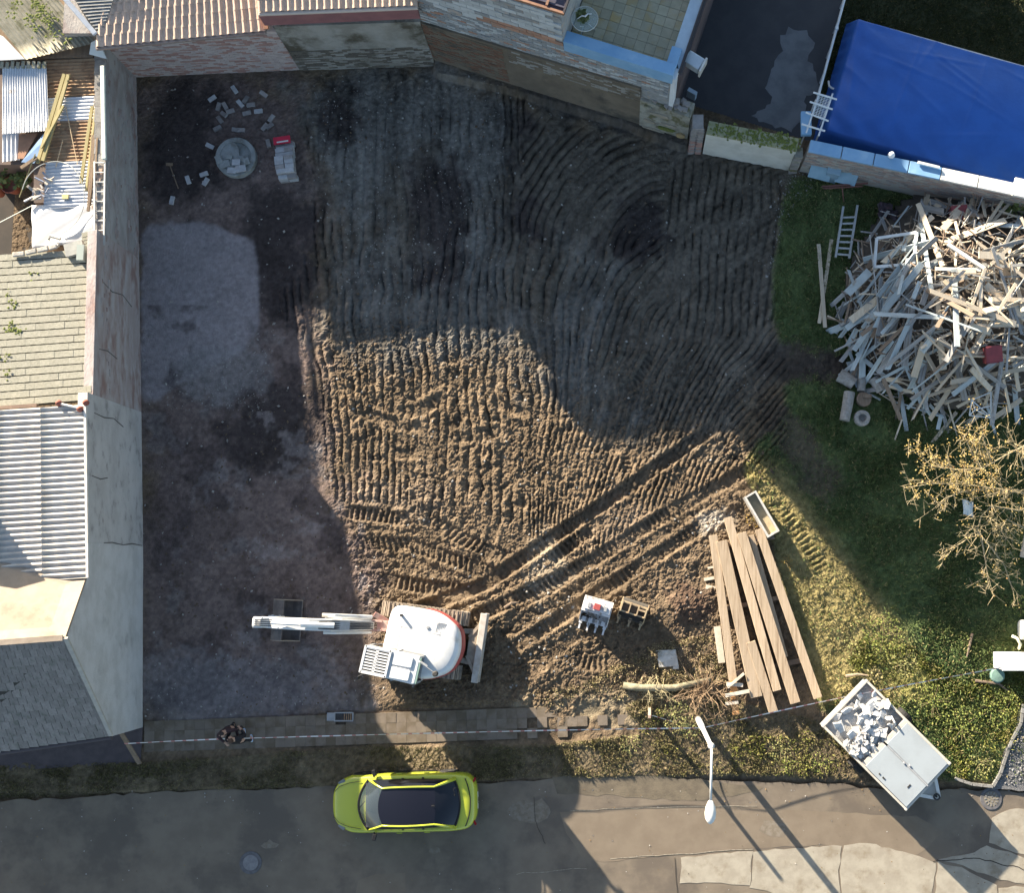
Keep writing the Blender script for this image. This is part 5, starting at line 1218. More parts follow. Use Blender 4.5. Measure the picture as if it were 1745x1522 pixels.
# cab on the machine's left (lower edge of the picture)
CZ = 2.52
cabo = rounded([(1.42, .30, .22), (1.42, 1.16, .18), (-.32, 1.20, .10), (-.32, .30, .05)], 4)
b = MB(); b.prism(cabo, .98, 1.42); cab = epart('cab', b, mat_ewhite, UPP, off=UO)
b = MB(); b.prism([(x * .985 + .005, y) for x, y in cabo], 1.42, CZ - .10); epart('cab_window', b, mat_glass, UPP, cab, off=UO)
b = MB()
for x, y in ((1.36, .34), (1.36, 1.12), (.45, 1.19), (-.28, 1.16), (-.28, .34), (.45, .31)): b.beam((x, y, 1.4), (x * .985, y, CZ - .06), .07, .07)
epart('cab_pillar', b, mat_egrey, UPP, cab, off=UO)
b = MB(); b.prism([(x * .97 + .01, y) for x, y in cabo], CZ - .10, CZ); ro = epart('cab_roof', b, mat_ewhite, UPP, cab, off=UO, bevel=.03)
for s in (.55, .96):
    b = MB(); b.prism(rounded([(.52, s - .19, .06), (.52, s + .19, .06), (-.10, s + .17, .06), (-.10, s - .17, .06)]), CZ + .002, CZ + .045); epart('roof_panel', b, mat_ewhite, UPP, cab, off=UO, bevel=.02)
# slotted top guard
b = MB(); b.box((1.02, .34, CZ + .05), (.80, .06, .06)); b.box((1.02, 1.14, CZ + .05), (.80, .06, .06)); b.box((.63, .74, CZ + .05), (.06, .84, .06)); b.box((1.42, .74, CZ + .05), (.07, .84, .06)); b.box((1.03, .74, CZ + .045), (.08, .78, .05)); gd = epart('roof_guard', b, mat_ewhite, UPP, cab, off=UO)
slat = MB(); slat.box((0, 0, 0), (.74, .045, .04)); slm = mesh_of('slat', slat, mat_ewhite)
b = MB(); b.box((1.03, .74, CZ + .006), (.76, .80, .006)); epart('guard_glass', b, mat_eblack, UPP, cab, off=UO)
# slats hang on the cab as parts
for k in range(9):
    y = .38 + k * .09
    link('guard_slat', slm, cab, Matrix.Rotation(UPP, 4, 'Z') @ Matrix.Translation(Vector((1.02, y, CZ + .05)) + Matrix.Rotation(-UPP, 3, 'Z') @ UO))
b = MB(); b.box((-.27, .75, CZ - .05), (.20, .80, .05), Matrix.Rotation(.5, 3, 'Y')); epart('rear_window', b, glassy('green_grey_glass', (.09, .14, .13), .05), UPP, cab, off=UO)
b = MB(); b.tube([(-.22, .40, CZ + .02), (-.34, .48, CZ + .10), (-.80, .70, CZ + .02)], .02, 6); b.box((-.45, .52, CZ + .03), (.26, .07, .07), Matrix.Rotation(-.4, 3, 'Z')); mr = epart('beacon_arm', b, mat_egrey, UPP, off=UO)
b = MB(); b.lathe([(.09, -.02), (.09, .08), (.06, .12)], (-.86, .73, CZ - .02), 12); epart('beacon', b, mat_eblack, UPP, mr, off=UO)
b = MB(); b.tube([(1.3, 1.18, CZ - .15), (1.5, 1.34, CZ - .15)], .015, 5); b.box((1.5, 1.36, CZ - .3), (.05, .14, .28)); epart('mirror', b, mat_eblack, UPP, off=UO)
# swing bracket and boom
SB = UO + loc(UPP, 1.18, -.28, 0)
b = MB(); b.box((.12, 0, 1.02), (.42, .34, .36)); b.box((.34, .15, 1.10), (.34, .06, .34)); b.box((.34, -.15, 1.10), (.34, .06, .34)); b.beam((.0, -.12, 1.0), (.45, -.36, 1.15), .16, .10); epart('swing_bracket', b, M('faded_red', (.34, .17, .15), (.40, .30, .26), scale=5, rough=.6), BOOM, off=SB)
bp = [(.42, 1.12), (.9, 1.75), (1.45, 2.30), (2.1, 2.62), (2.75, 2.72), (3.42, 2.66)]
b = MB()
ws = [.28, .34, .37, .36, .36, .34]; hs = [.20, .36, .46, .44, .34, .22]
vs = []
for (x, z), w_, h_ in zip(bp, ws, hs):
    vs.append([(x, -w_ / 2, z - h_ / 2), (x, w_ / 2, z - h_ / 2), (x, w_ / 2, z + h_ / 2), (x, -w_ / 2, z + h_ / 2)])
n_ = 4; flatv = [p for r in vs for p in r]; fs = [(3, 2, 1, 0)]
for i in range(len(vs) - 1):
    for j in range(4): fs.append((i * 4 + j, i * 4 + (j + 1) % 4, (i + 1) * 4 + (j + 1) % 4, (i + 1) * 4 + j))
fs.append(tuple((len(vs) - 1) * 4 + j for j in range(4))); b.add(flatv, fs)
bo = epart('boom', b, mat_ewhite, BOOM, off=SB, bevel=.02)
b = MB(); b.tube([(.55, -.20, .95 + .2), (1.35, -.20, 1.95)], .075, 10); b.tube([(1.35, -.20, 1.95), (1.7, -.20, 2.35)], .04, 8); epart('boom_cylinder', b, mat_ewhite, BOOM, bo, off=SB)
b = MB(); b.tube([(.50, .22, 1.2), (1.4, .24, 2.25), (1.72, .24, 2.42)], .05, 8); b.tube([(.50, -.27, 1.25), (1.45, -.30, 2.30), (1.8, -.30, 2.42)], .055, 8); epart('side_tube', b, mat_ewhite, BOOM, bo, off=SB)
b = MB(); b.tube([(1.35, 0, 2.66), (2.3, 0, 2.98)], .085, 10); b.tube([(2.3, 0, 2.98), (3.2, 0, 2.96)], .05, 8); epart('arm_cylinder', b, mat_ewhite, BOOM, bo, off=SB)
b = MB()
for k in range(5):
    y = -.10 + .05 * k
    b.tube([(.42, y, 1.35), (.75, y, 1.86), (1.15, y * 1.2, 2.30), (1.45, y * 1.4 + .03 * math.sin(k), 2.62), (1.8, y, 2.72 + .05 * math.sin(2 * k))], .022, 5)
epart('hose', b, mat_hose, BOOM, bo, off=SB)
b = MB(); b.box((1.25, 0, 2.40), (.7, .26, .04), Matrix.Rotation(-.7, 3, 'Y')); epart('hose_guard', b, mat_egrey, BOOM, bo, off=SB)
# arm hangs down from the boom end, bucket curled to the ground
ap = [(3.66, 2.98), (3.42, 2.66), (3.40, 1.9), (3.36, .95)]
b = MB(); ws = [.26, .34, .28, .2]; hs = [.26, .42, .30, .18]; vs = []
for (x, z), w_, h_ in zip(ap, ws, hs): vs += [(x - h_ / 2, -w_ / 2, z), (x + h_ / 2, -w_ / 2, z), (x + h_ / 2, w_ / 2, z), (x - h_ / 2, w_ / 2, z)]
fs = [(3, 2, 1, 0)]
for i in range(3):
    for j in range(4): fs.append((i * 4 + j, i * 4 + (j + 1) % 4, (i + 1) * 4 + (j + 1) % 4, (i + 1) * 4 + j))
fs.append((12, 13, 14, 15)); b.add(vs, fs)
ar = epart('arm', b, mat_ewhite, BOOM, off=SB, bevel=.02)
b = MB(); b.tube([(3.72, 0, 2.75), (3.66, 0, 2.0)], .07, 10); b.tube([(3.66, 0, 2.0), (3.60, 0, 1.30)], .038, 8); epart('bucket_cylinder', b, mat_ewhite, BOOM, ar, off=SB)
b = MB()
for s in (-1, 1):
    b.beam((3.42, s * .11, 1.25), (3.60, s * .11, 1.25), .03, .10); b.beam((3.60, s * .09, 1.25), (3.55, s * .09, .85), .03, .09); b.box((3.64, s * .14, 2.86), (.26, .05, .20))
epart('linkage', b, mat_ewhite, BOOM, ar, off=SB)
b = MB()
for k in range(4): b.tube([(3.2, -.09 + .06 * k, 2.92), (3.5, -.09 + .06 * k, 3.08), (3.7, -.08 + .06 * k, 2.98), (3.68, -.08 + .06 * k, 2.6)], .018, 5)
epart('hose', b, mat_hose, BOOM, ar, off=SB)
# bucket builder: x across the opening direction, y width
def bucket_parts(parent, wd, mats, xf, teeth=4, ears=True, label=None, cutplate=False):
    prof = [(.40, .06), (.30, .02), (.10, -.0), (-.10, .05), (-.24, .17), (-.28, .33), (-.22, .48), (-.08, .56), (.12, .58)]
    def T(mb): mb.v = [tuple(xf @ Vector(p)) for p in mb.v]; return mb
    b = MB(); n = len(prof); vs = []
    inn = []
    for i, (x, z) in enumerate(prof):
        a = Vector(prof[max(i - 1, 0)]); c = Vector(prof[min(i + 1, n - 1)]); d = (c - a).normalized(); nn = Vector((d.y, -d.x)); inn.append((x + nn.x * .03, z + nn.y * .03))
    for pr in (prof, inn):
        for s in (-1, 1):
            for x, z in pr: vs.append((x, s * wd / 2, z))
    fs = []
    for i in range(n - 1):
        fs += [(i, i + 1, n + i + 1, n + i), (2 * n + i, 3 * n + i, 3 * n + i + 1, 2 * n + i + 1), (i, 2 * n + i, 2 * n + i + 1, i + 1), (n + i, n + i + 1, 3 * n + i + 1, 3 * n + i)]
    fs += [(0, n, 3 * n, 2 * n), (n - 1, 3 * n - 1, 4 * n - 1, 2 * n - 1) if False else (n - 1, 3 * n - 1, 4 * n - 1, 2 * n - 1)]
    b.add(vs, fs); sh = part('shell', T(b), mats[0], parent, org=False)
    for s in (-1, 1):
        b = MB(); y = s * (wd / 2 + .012); pf = prof
        v0 = [(x, y - .014, z) for x, z in pf]; v1 = [(x, y + .014, z) for x, z in pf]
        b.add(v0 + v1, [tuple(range(n - 1, -1, -1)), tuple(range(n, 2 * n))] + [(i, (i + 1) % n, n + (i + 1) % n, n + i) for i in range(n)]); part('side_plate', T(b), mats[1], parent, org=False)
    for k in range(teeth):
        y = -wd / 2 + wd * (k + .5) / teeth if teeth > 4 else -wd / 2 + .05 + (wd - .10) * k / max(teeth - 1, 1)
        b = MB(); b.box((.40, y, .05), (.14, .11, .06)); b.box((.53, y, .045), (.18, .06, .04)); part('tooth', T(b), mats[1], parent, org=False)
    if ears:
        b = MB(); 
        for y in (-.13, .13): b.box((.0, y, .68), (.34, .035, .22))
        b.tube([(.10, -.17, .70), (.10, .17, .70)], .03, 8); b.tube([(-.10, -.17, .70), (-.10, .17, .70)], .03, 8); part('ear', T(b), mats[2], parent, org=False)
Rb = Matrix.Rotation(BOOM, 4, 'Z')
cen = SB + loc(BOOM, 3.48, 0, .02)
xf = Matrix.Translation(cen) @ Rb @ Matrix.Rotation(math.pi, 4, 'Z') @ Matrix.Translation((-.02, 0, 0)) @ Matrix.Rotation(-.25, 4, 'Y') @ Matrix.Diagonal((1.3, 1.0, 1.15, 1))
bk = bpy.data.objects.new('bucket', None); C.objects.link(bk); bk.parent = ex
bucket_parts(bk, 1.30, (M('bucket_dark', (.11, .10, .10), (.17, .155, .145), scale=4, rough=.6), mat_dirty, mat_ewhite), xf, 0)
# two spare buckets standing on the soil
mat_bw = M('bucket_white', (.60, .60, .60), (.50, .50, .51), scale=4, rough=.5, c3=(.30, .25, .2), c3scale=5)
mat_bt = M('bucket_tan', (.42, .33, .20), (.30, .22, .14), scale=5, rough=.7)
p = onground(1018, 1036); t = thing('spare_bucket', 'white spare digging bucket with four teeth and a red coupler plate', 'bucket', p, math.radians(-106))
bucket_parts(t, .92, (mat_bw, mat_bw, mat_bw), Matrix.Translation((.04, 0, 0)) @ Matrix.Diagonal((1.25, 1, 1.15, 1)), 4, False)
b = MB(); b.box((-.10, .0, .70), (.42, .90, .035)); part('top_plate', b, mat_bw, t, org=False, bevel=.01)
b = MB(); b.box((-.04, .0, .755), (.20, .22, .09)); part('coupler', b, mat_ered, t, org=False, bevel=.01)
b = MB(); b.box((-.04, .26, .73), (.14, .12, .05)); b.box((-.04, -.26, .73), (.14, .10, .04)); part('lug', b, mat_egrey, t, org=False)
b = MB()
for k in range(4): b.box((.46, -.33 + .22 * k, .13), (.16, .13, .12))
part('tooth_holder', b, mat_bw, t, org=False)
p = onground(1079, 1040); t = thing('spare_bucket', 'rusty tan spare bucket with open frame on top standing beside the white one', 'bucket', p, math.radians(-108))
bucket_parts(t, .86, (M('bucket_inside', (.06, .055, .05), (.09, .08, .065), scale=4), mat_bt, mat_bt), Matrix.Translation((-.05, 0, 0)), 3, False)
b = MB()
for y in (-.41, -.14, .14, .41): b.box((-.04, y, .64), (.34, .04, .14))
for x in (-.20, .12): b.box((x, 0, .62), (.05, .86, .06))
b.box((-.08, .28, .66), (.06, .24, .10)); part('frame', b, mat_bt, t, org=False)

# ------------------------------------------------------------------ lime car
mat_lime = M('lime_paint', (.40, .44, .036), (.41, .45, .039), scale=1, rough=.22, spec=.5, coat=.6)
mat_cglass = glassy('car_glass', (.012, .014, .02), .02)
mat_roofg = glassy('black_roof', (.010, .011, .018), .10)
mat_rub = M('rubber', (.02, .02, .02), None, rough=.8)
mat_rim = M('rim_alloy', (.35, .36, .37), None, rough=.3, metal=.9)
mat_blk = M('black_trim', (.015, .015, .016), None, rough=.4)
c0 = gp(691, 1367.5, .62); car = thing('car', 'lime green car with a black roof parked on the road', 'car', (c0.x, c0.y, .012), math.radians(180 + 1.6))
st = [(2.34, .14, .34, .52, .55), (2.31, .40, .27, .57, .61), (2.22, .59, .23, .63, .69), (2.08, .73, .21, .68, .75), (1.92, .82, .21, .72, .80), (1.72, .895, .23, .77, .85), (1.60, .90, .55, .80, .87), (1.38, .905, .67, .84, .905), (1.12, .905, .56, .88, .94), (.96, .905, .23, .90, .95),
      (.3, .91, .20, .92, .96), (-.5, .915, .20, .93, .97), (-.98, .915, .23, .94, .98), (-1.12, .915, .56, .945, .99), (-1.38, .915, .67, .95, 1.0), (-1.62, .905, .56, .945, 1.02), (-1.74, .895, .25, .94, 1.03), (-2.0, .86, .26, .92, 1.02), (-2.14, .76, .30, .88, .98), (-2.26, .61, .36, .80, .88), (-2.33, .36, .42, .70, .74)]
b = MB(); rings = []
for x, w_, zl, zs, zc in st:
    half = [(w_ * .86, zl), (w_ * .985, zl + .06), (w_, max(.5, zl + .10)), (w_ * .99, zs - .10), (w_ * .955, zs - .01), (w_ * .86, zs + (zc - zs) * .45), (w_ * .5, zc - .015), (0, zc)]
    rings.append([(x, y, z) for y, z in half] + [(x, -y, z) for y, z in half[-2::-1]])
n = len(rings[0]); vs = [p for r in rings for p in r]; fs = []
for i in range(len(rings) - 1):
    for j in range(n - 1): fs.append((i * n + j, (i + 1) * n + j, (i + 1) * n + j + 1, i * n + j + 1))
    fs.append((i * n + n - 1, (i + 1) * n + n - 1, (i + 1) * n, i * n))
fs.append(tuple(range(n))); fs.append(tuple((len(rings) - 1) * n + j for j in range(n - 1, -1, -1)))
b.add(vs, fs); body = part('body', b, mat_lime, car, smooth=True, org=False)
ss = body.modifiers.new('sub', 'SUBSURF'); ss.levels = 2; ss.render_levels = 2
def beltp(t):      # right-hand half mirrored by sign of t in [-1, 1] across the car at the cowl
    return t
def wsp(u, v):     # windscreen: u across, v from cowl to roof
    y0 = .76 * (2 * u - 1); x0 = 1.40 - .30 * (2 * u - 1) ** 2; y1 = .55 * (2 * u - 1); x1 = .72 - .13 * (2 * u - 1) ** 2
    p = lerp(Vector((x0, y0, .955 - .03 * (2 * u - 1) ** 2)), Vector((x1, y1, 1.40 - .02 * (2 * u - 1) ** 2)), v); p.z += .04 * math.sin(math.pi * v); return p
def rwp(u, v):
    y1 = .55 * (2 * u - 1); x1 = -1.08 + .05 * (2 * u - 1) ** 2; y0 = .70 * (2 * u - 1); x0 = -1.80 + .16 * (2 * u - 1) ** 2
    p = lerp(Vector((x1, y1, 1.40 - .02 * (2 * u - 1) ** 2)), Vector((x0, y0, 1.05 - .02 * (2 * u - 1) ** 2)), v); p.z += .035 * math.sin(math.pi * v); return p
def rfp(u, v):
    q = 2 * u - 1; x = lerp(.72 - .13 * q * q, -1.08 + .05 * q * q, v); return Vector((x, .55 * q * (1 + .04 * math.sin(math.pi * v)), 1.40 - .02 * q * q + .055 * math.sin(math.pi * v)))
mat_wsg = bpy.data.materials.new('windscreen_glass'); mat_wsg.use_nodes = True
_b = mat_wsg.node_tree.nodes['Principled BSDF']; _b.inputs['Base Color'].default_value = (.05, .07, .08, 1); _b.inputs['Roughness'].default_value = .01; _b.inputs['Alpha'].default_value = .45; _b.inputs['IOR'].default_value = 2.1
for nm, fn, mt in (('windscreen', wsp, mat_wsg), ('rear_window', rwp, mat_cglass), ('roof_panel', rfp, mat_roofg)):
    b = MB(); b.grid(fn, 16, 10); part(nm, b, mt, car, smooth=True, org=False)
for s in (-1, 1):
    b = MB(); u_ = 0 if s < 0 else 1
    def swp(u, v):
        top = rfp(u_, u); bot = Vector((1.02 - 2.62 * u, s * (.80 - .06 * u * u - .03 * (1 - u) ** 3), .935 + .06 * u)); p = lerp(bot, top, v); p.y += s * .03 * math.sin(math.pi * v); return p
    b.grid(swp, 12, 5); part('side_window', b, mat_cglass, car, smooth=True, org=False)
    b = MB()
    rail = [wsp(u_, 0) + Vector((.02, s * .02, -.03)), wsp(u_, .5) + Vector((0, s * .015, 0)), wsp(u_, 1) + Vector((0, s * .02, .01))] + [rfp(u_, k / 6) + Vector((0, s * .025, .012)) for k in range(1, 7)] + [rwp(u_, .4) + Vector((0, s * .03, 0)), rwp(u_, 1) + Vector((-.02, s * .05, -.03))]
    b.tube(rail, [.035, .032, .032] + [.03] * 6 + [.045, .07], 8); part('roof_rail', b, mat_lime, car, smooth=True, org=False)
    for k, (x, y0, y1) in enumerate(((.02, .555, .80), (-.62, .565, .80))): 
        b = MB(); b.beam((x, s * (y1 + .0), .95), (x - .08, s * (y0 + .012), 1.42), .07, .02, up=(0, s, 0)); part('door_pillar', b, mat_blk, car, org=False)
    b = MB(); b.box((.92, s * .99, .99), (.12, .20, .10), Matrix.Rotation(-.25 * s, 3, 'Z')); b.box((.93, s * .90, .96), (.06, .12, .03)); part('wing_mirror', b, mat_blk if s > 0 else mat_blk, car, org=False, bevel=.02)
    for x in (1.38, -1.38):
        wl = bpy.data.objects.new('wheel', None); C.objects.link(wl); wl.parent = car; wl.location = (x, s * .80, .325)
        Rw = Matrix.Rotation(math.pi / 2, 3, 'X')
        b = MB(); b.lathe([(.22, -.11), (.31, -.11), (.33, -.07), (.33, .07), (.31, .11), (.22, .11)], (0, 0, 0), 24, Rw); part('tyre', b, mat_rub, wl, org=False, smooth=True)
        b = MB(); b.lathe([(.05, -.112), (.22, -.09), (.225, .09), (.05, .112)], (0, 0, 0), 20, Rw); part('rim', b, mat_rim, wl, org=False)
    b = MB(); b.box((2.02, s * .70, .70), (.26, .10, .04), Matrix.Rotation(s * -.55, 3, 'Z') @ Matrix.Rotation(.35, 3, 'Y')); part('headlight', b, glassy('lamp_glass', (.16, .18, .18), .1), car, org=False, bevel=.015)
    b = MB(); b.box((-2.21, s * .62, .82), (.07, .26, .05), Matrix.Rotation(s * .55, 3, 'Z')); part('tail_light', b, M('tail_red', (.25, .01, .01), None, rough=.15), car, org=False, bevel=.015)
    for x in (.16, -.72): b = MB(); b.box((x, s * .925, .80), (.18, .025, .03)); part('door_handle', b, mat_lime, car, org=False)
    b = MB(); b.box((0.0, s * .90, .24), (1.9, .05, .10)); part('sill', b, mat_blk, car, org=False)
    b = MB()
    for x in (.93, -.03, -1.0): b.beam((x, s * .922, .3), (x - .03, s * .915, .90), .008, .008, up=(0, 1, 0))
    part('door_seam', b, mat_blk, car, org=False)
# tailgate gap, bonnet gap, bumper gap, boot spoiler
b = MB(); b.tube([(-2.13 + .16 * (y / .72) ** 2, y, 1.008 - .05 * (y / .72) ** 2) for y in np.linspace(-.74, .74, 15)], .016, 6); part('tailgate_gap', b, mat_blk, car, org=False)
b = MB(); b.tube([(-1.80 + .16 * (y / .72) ** 2, y, 1.045) for y in np.linspace(-.72, .72, 15)], .03, 6); part('rear_cowl', b, mat_blk, car, org=False)
b = MB(); b.tube([(1.40 - .30 * (y / .76) ** 2 + .03, y, .945 - .02 * (y / .76) ** 2) for y in np.linspace(-.78, .78, 15)], .035, 6); part('wiper_cowl', b, mat_blk, car, org=False)
b = MB(); b.box((-1.02, 0, 1.455), (.10, .05, .05)); part('antenna', b, mat_blk, car, org=False, bevel=.015)
b = MB(); b.box((2.30, 0, .42), (.05, .9, .16)); part('grille', b, mat_blk, car, org=False)
for s in (-1, 1):
    b = MB(); b.tube([(1.36, s * .74, .915), (1.75, s * .68, .845), (2.1, s * .56, .745), (2.24, s * .40, .69)], .009, 5); part('bonnet_gap', b, mat_blk, car, org=False)
    b = MB(); b.tube([(1.38, s * .05 + .1, .985), (1.18, s * .30 + .15, 1.115)], .012, 5); part('wiper', b, mat_blk, car, org=False)
b = MB(); b.box((-2.30, 0, .62), (.05, .52, .12)); part('number_plate', b, mat_wcap, car, org=False)
# inside: dashboard, seats
mat_dash = M('dashboard', (.05, .05, .055), None, rough=.7)
b = MB(); b.box((.98, 0, .92), (.42, 1.36, .12)); part('dashboard', b, mat_dash, car, org=False)
for s in (-1, 1):
    b = MB(); b.box((-.10, s * .36, .62), (.5, .5, .16)); b.box((-.36, s * .36, .95), (.16, .48, .62), Matrix.Rotation(-.2, 3, 'Y')); b.box((-.44, s * .36, 1.27), (.10, .24, .14)); part('seat', b, M('seat_grey', (.12, .12, .125), None, rough=.9), car, org=False, bevel=.04)
b = MB(); b.tube([Vector((.62, .36, .98)) + Matrix.Rotation(1.1, 3, 'Y') @ Vector((.18 * math.cos(a), .18 * math.sin(a), 0)) for a in np.linspace(0, 2 * math.pi, 21)], .016, 6, False); part('steering_wheel', b, mat_blk, car, org=False)

# ------------------------------------------------------------------ people (skinned skeletons baked to meshes)
def skin_mesh(name, verts, edges, radii, mat, sub=2):
    me = bpy.data.meshes.new(name); me.from_pydata(verts, edges, []); ob = bpy.data.objects.new(name, me); C.objects.link(ob)
    ob.modifiers.new('skin', 'SKIN'); sk = me.skin_vertices[0].data
    for i, r in enumerate(radii):
        rr_ = r if isinstance(r, tuple) else (r, r); sk[i].radius = rr_
    sk[0].use_root = True
    m = ob.modifiers.new('sub', 'SUBSURF'); m.levels = sub; m.render_levels = sub
    bpy.context.view_layer.update()
    dg = bpy.context.evaluated_depsgraph_get()
    me2 = bpy.data.meshes.new_from_object(ob.evaluated_get(dg)); bpy.data.objects.remove(ob, do_unlink=True)
    me2.name = name; me2.materials.clear(); me2.materials.append(mat)
    me2.polygons.foreach_set('use_smooth', [True] * len(me2.polygons)); return me2
mat_skin = M('skin', (.42, .26, .19), (.46, .29, .21), scale=8, rough=.6)
def person(label, loc_, rz, top, legs_m, hair_m, shoe_m, arms, lean=(0, 0), stride=.12, seated=False, group=None, hairlong=False):
    """x forward, y to the left; arms: for each side list of elbow and wrist positions"""
    t = thing('person', label, 'person', loc_, rz, group)
    hipz = .92
    lx, ly = lean
    pel = Vector((0, 0, hipz)); ch = Vector((lx * .6, ly * .6, 1.22)); nk = Vector((lx, ly, 1.46)); hd0 = Vector((lx * 1.1 + .02, ly * 1.1, 1.55)); hd1 = hd0 + Vector((.025, 0, .14))
    V = [pel, lerp(pel, ch, .5), ch, nk - Vector((0, 0, .05)), nk + Vector((0, 0, .03)), hd0 + Vector((0, 0, .03)), hd1]; Rr = [(.15, .11), (.135, .10), (.155, .11), (.10, .075), (.055, .055), (.078, .085), (.075, .085)]
    Ed = [(0, 1), (1, 2), (2, 3), (3, 4), (4, 5), (5, 6)]
    def addv(p, r, frm): V.append(Vector(p)); Rr.append(r); Ed.append((frm, len(V) - 1)); return len(V) - 1
    arm_pts = {}; leg_pts = {}
    for s in (1, -1):
        hip = addv(pel + Vector((0, s * .10, -.06)), .085, 0)
        if seated: kn = Vector((.45, s * .13, hipz - .02)); an = Vector((.62, s * .13, hipz - .42)); toe = an + Vector((.2, 0, -.03))
        else: kn = Vector((.04 + s * stride * .6, s * .10, .50)); an = Vector((s * stride, s * .10, .09)); toe = an + Vector((.17, 0, -.045))
        k = addv(kn, .062, hip); a = addv(an, .042, k); addv(toe, .035, a); leg_pts[s] = (pel + Vector((0, s * .10, -.06)), kn, an, toe)
        sh = addv(nk + Vector((0, s * .19, -.06)), .06, 3); el = addv(arms[s][0], .043, sh); wr_ = addv(arms[s][1], .030, el)
        d = (Vector(arms[s][1]) - Vector(arms[s][0])).normalized(); pa = addv(Vector(arms[s][1]) + d * .06, .036, wr_); arm_pts[s] = (nk + Vector((0, s * .19, -.06)), Vector(arms[s][0]), Vector(arms[s][1]))
        sd_ = d.cross(Vector((0, 0, 1))); sd_ = sd_.normalized() if sd_.length > .1 else Vector((0, 1, 0))
        for q, ln in ((-.030, .075), (-.010, .085), (.010, .08), (.030, .065)):
            f1 = addv(Vector(arms[s][1]) + d * (.075 + ln * .5) + sd_ * q, .009, pa); addv(Vector(arms[s][1]) + d * (.07 + ln) + sd_ * q + Vector((0, 0, -.02)), .008, f1)
        f1 = addv(Vector(arms[s][1]) + d * .05 + sd_ * .05 * s, .010, wr_); addv(Vector(arms[s][1]) + d * .09 + sd_ * .065 * s, .009, f1)
    nose = addv(hd0 + Vector((.105, 0, .06)), .014, 5)
    link('body', skin_mesh('body', V, Ed, Rr, mat_skin, 1), t)
    # clothing
    V2 = [pel + Vector((0, 0, -.02)), lerp(pel, ch, .5), ch, nk - Vector((0, 0, .055))]; R2 = [(.17, .13), (.155, .12), (.175, .13), (.115, .09)]; E2_ = [(0, 1), (1, 2), (2, 3)]
    for s in (1, -1):
        a, e, w_ = arm_pts[s]; i0 = len(V2); V2 += [a, e, lerp(e, w_, .92)]; R2 += [.075, .058, .045]; E2_ += [(3, i0), (i0, i0 + 1), (i0 + 1, i0 + 2)]
    link('jacket', skin_mesh('jacket', V2, E2_, R2, top, 1), t)
    V3 = [pel + Vector((0, 0, .04)), pel + Vector((0, 0, -.05))]; R3 = [(.155, .12), (.155, .12)]; E3 = [(0, 1)]
    for s in (1, -1):
        h_, k_, a_, _t = leg_pts[s]; i0 = len(V3); V3 += [h_ + Vector((0, 0, -.05)), k_, lerp(k_, a_, .92)]; R3 += [.098, .076, .060]; E3 += [(1, i0), (i0, i0 + 1), (i0 + 1, i0 + 2)]
    link('trousers', skin_mesh('trousers', V3, E3, R3, legs_m, 1), t)
    for s in (1, -1):
        _h, _k, a_, t_ = leg_pts[s]
        link('shoe', skin_mesh('shoe', [a_ + Vector((-.07, 0, -.045)), a_ + Vector((.05, 0, -.04)), t_ + Vector((.02, 0, 0))], [(0, 1), (1, 2)], [(.045, .045), (.05, .045), (.042, .035)], shoe_m, 1), t)
    hv = [hd1 + Vector((-.025, 0, .015)), hd0 + Vector((-.05, 0, .06))] + ([hd0 + Vector((-.08, 0, -.08))] if hairlong else [])
    link('hair', skin_mesh('hair', hv, [(k, k + 1) for k in range(len(hv) - 1)], [(.098, .10), (.085, .09), (.06, .05)][:len(hv)], hair_m, 2), t)
    for s in (1, -1):
        b = MB(); b.lathe([(.001, -.012), (.012, 0), (.001, .012)], hd0 + Vector((.083, s * .032, .085)), 8); part('eye', b, mat_blk, t, org=False)
        b = MB(); b.lathe([(.012, -.03), (.022, 0), (.012, .03)], hd0 + Vector((.005, s * .092, .065)), 8); part('ear', b, mat_skin, t, org=False)
    b = MB(); b.box(hd0 + Vector((.083, 0, .018)), (.012, .045, .010)); part('mouth', b, M('lips', (.33, .13, .12), None), t, org=False)
    return t
mat_black = M('black_cloth', (.018, .017, .019), (.026, .024, .027), scale=8, rough=.9)
mat_maroon = M('dark_maroon_cloth', (.055, .03, .034), (.04, .026, .03), scale=8, rough=.9)
mat_hair = M('brown_hair', (.09, .05, .03), (.06, .035, .025), scale=20, rough=.6)
mat_hair2 = M('dark_hair', (.03, .02, .018), None, rough=.6)
mat_shoe = M('white_blue_shoe', (.60, .66, .72), (.30, .45, .66), scale=6, rough=.6)
p1 = gp(424, 1256); p1.z = .02
person('person in black clothes and white and blue shoes standing by the barrier tape', p1, math.radians(100), mat_black, mat_black, mat_hair, mat_shoe, {1: ((.16, .30, 1.18), (.36, .16, 1.12)), -1: ((.14, -.30, 1.18), (.36, -.14, 1.10))}, lean=(.10, .04), stride=.12, hairlong=True)
p2 = gp(406, 1237); p2.z = .02
person('person in a dark maroon jacket standing close behind the barrier tape', p2, math.radians(-70), mat_maroon, mat_black, mat_hair2, mat_black, {1: ((.10, .30, 1.15), (.32, .24, 1.02)), -1: ((.12, -.30, 1.18), (.38, -.18, 1.08))}, lean=(.06, 0), stride=.10)
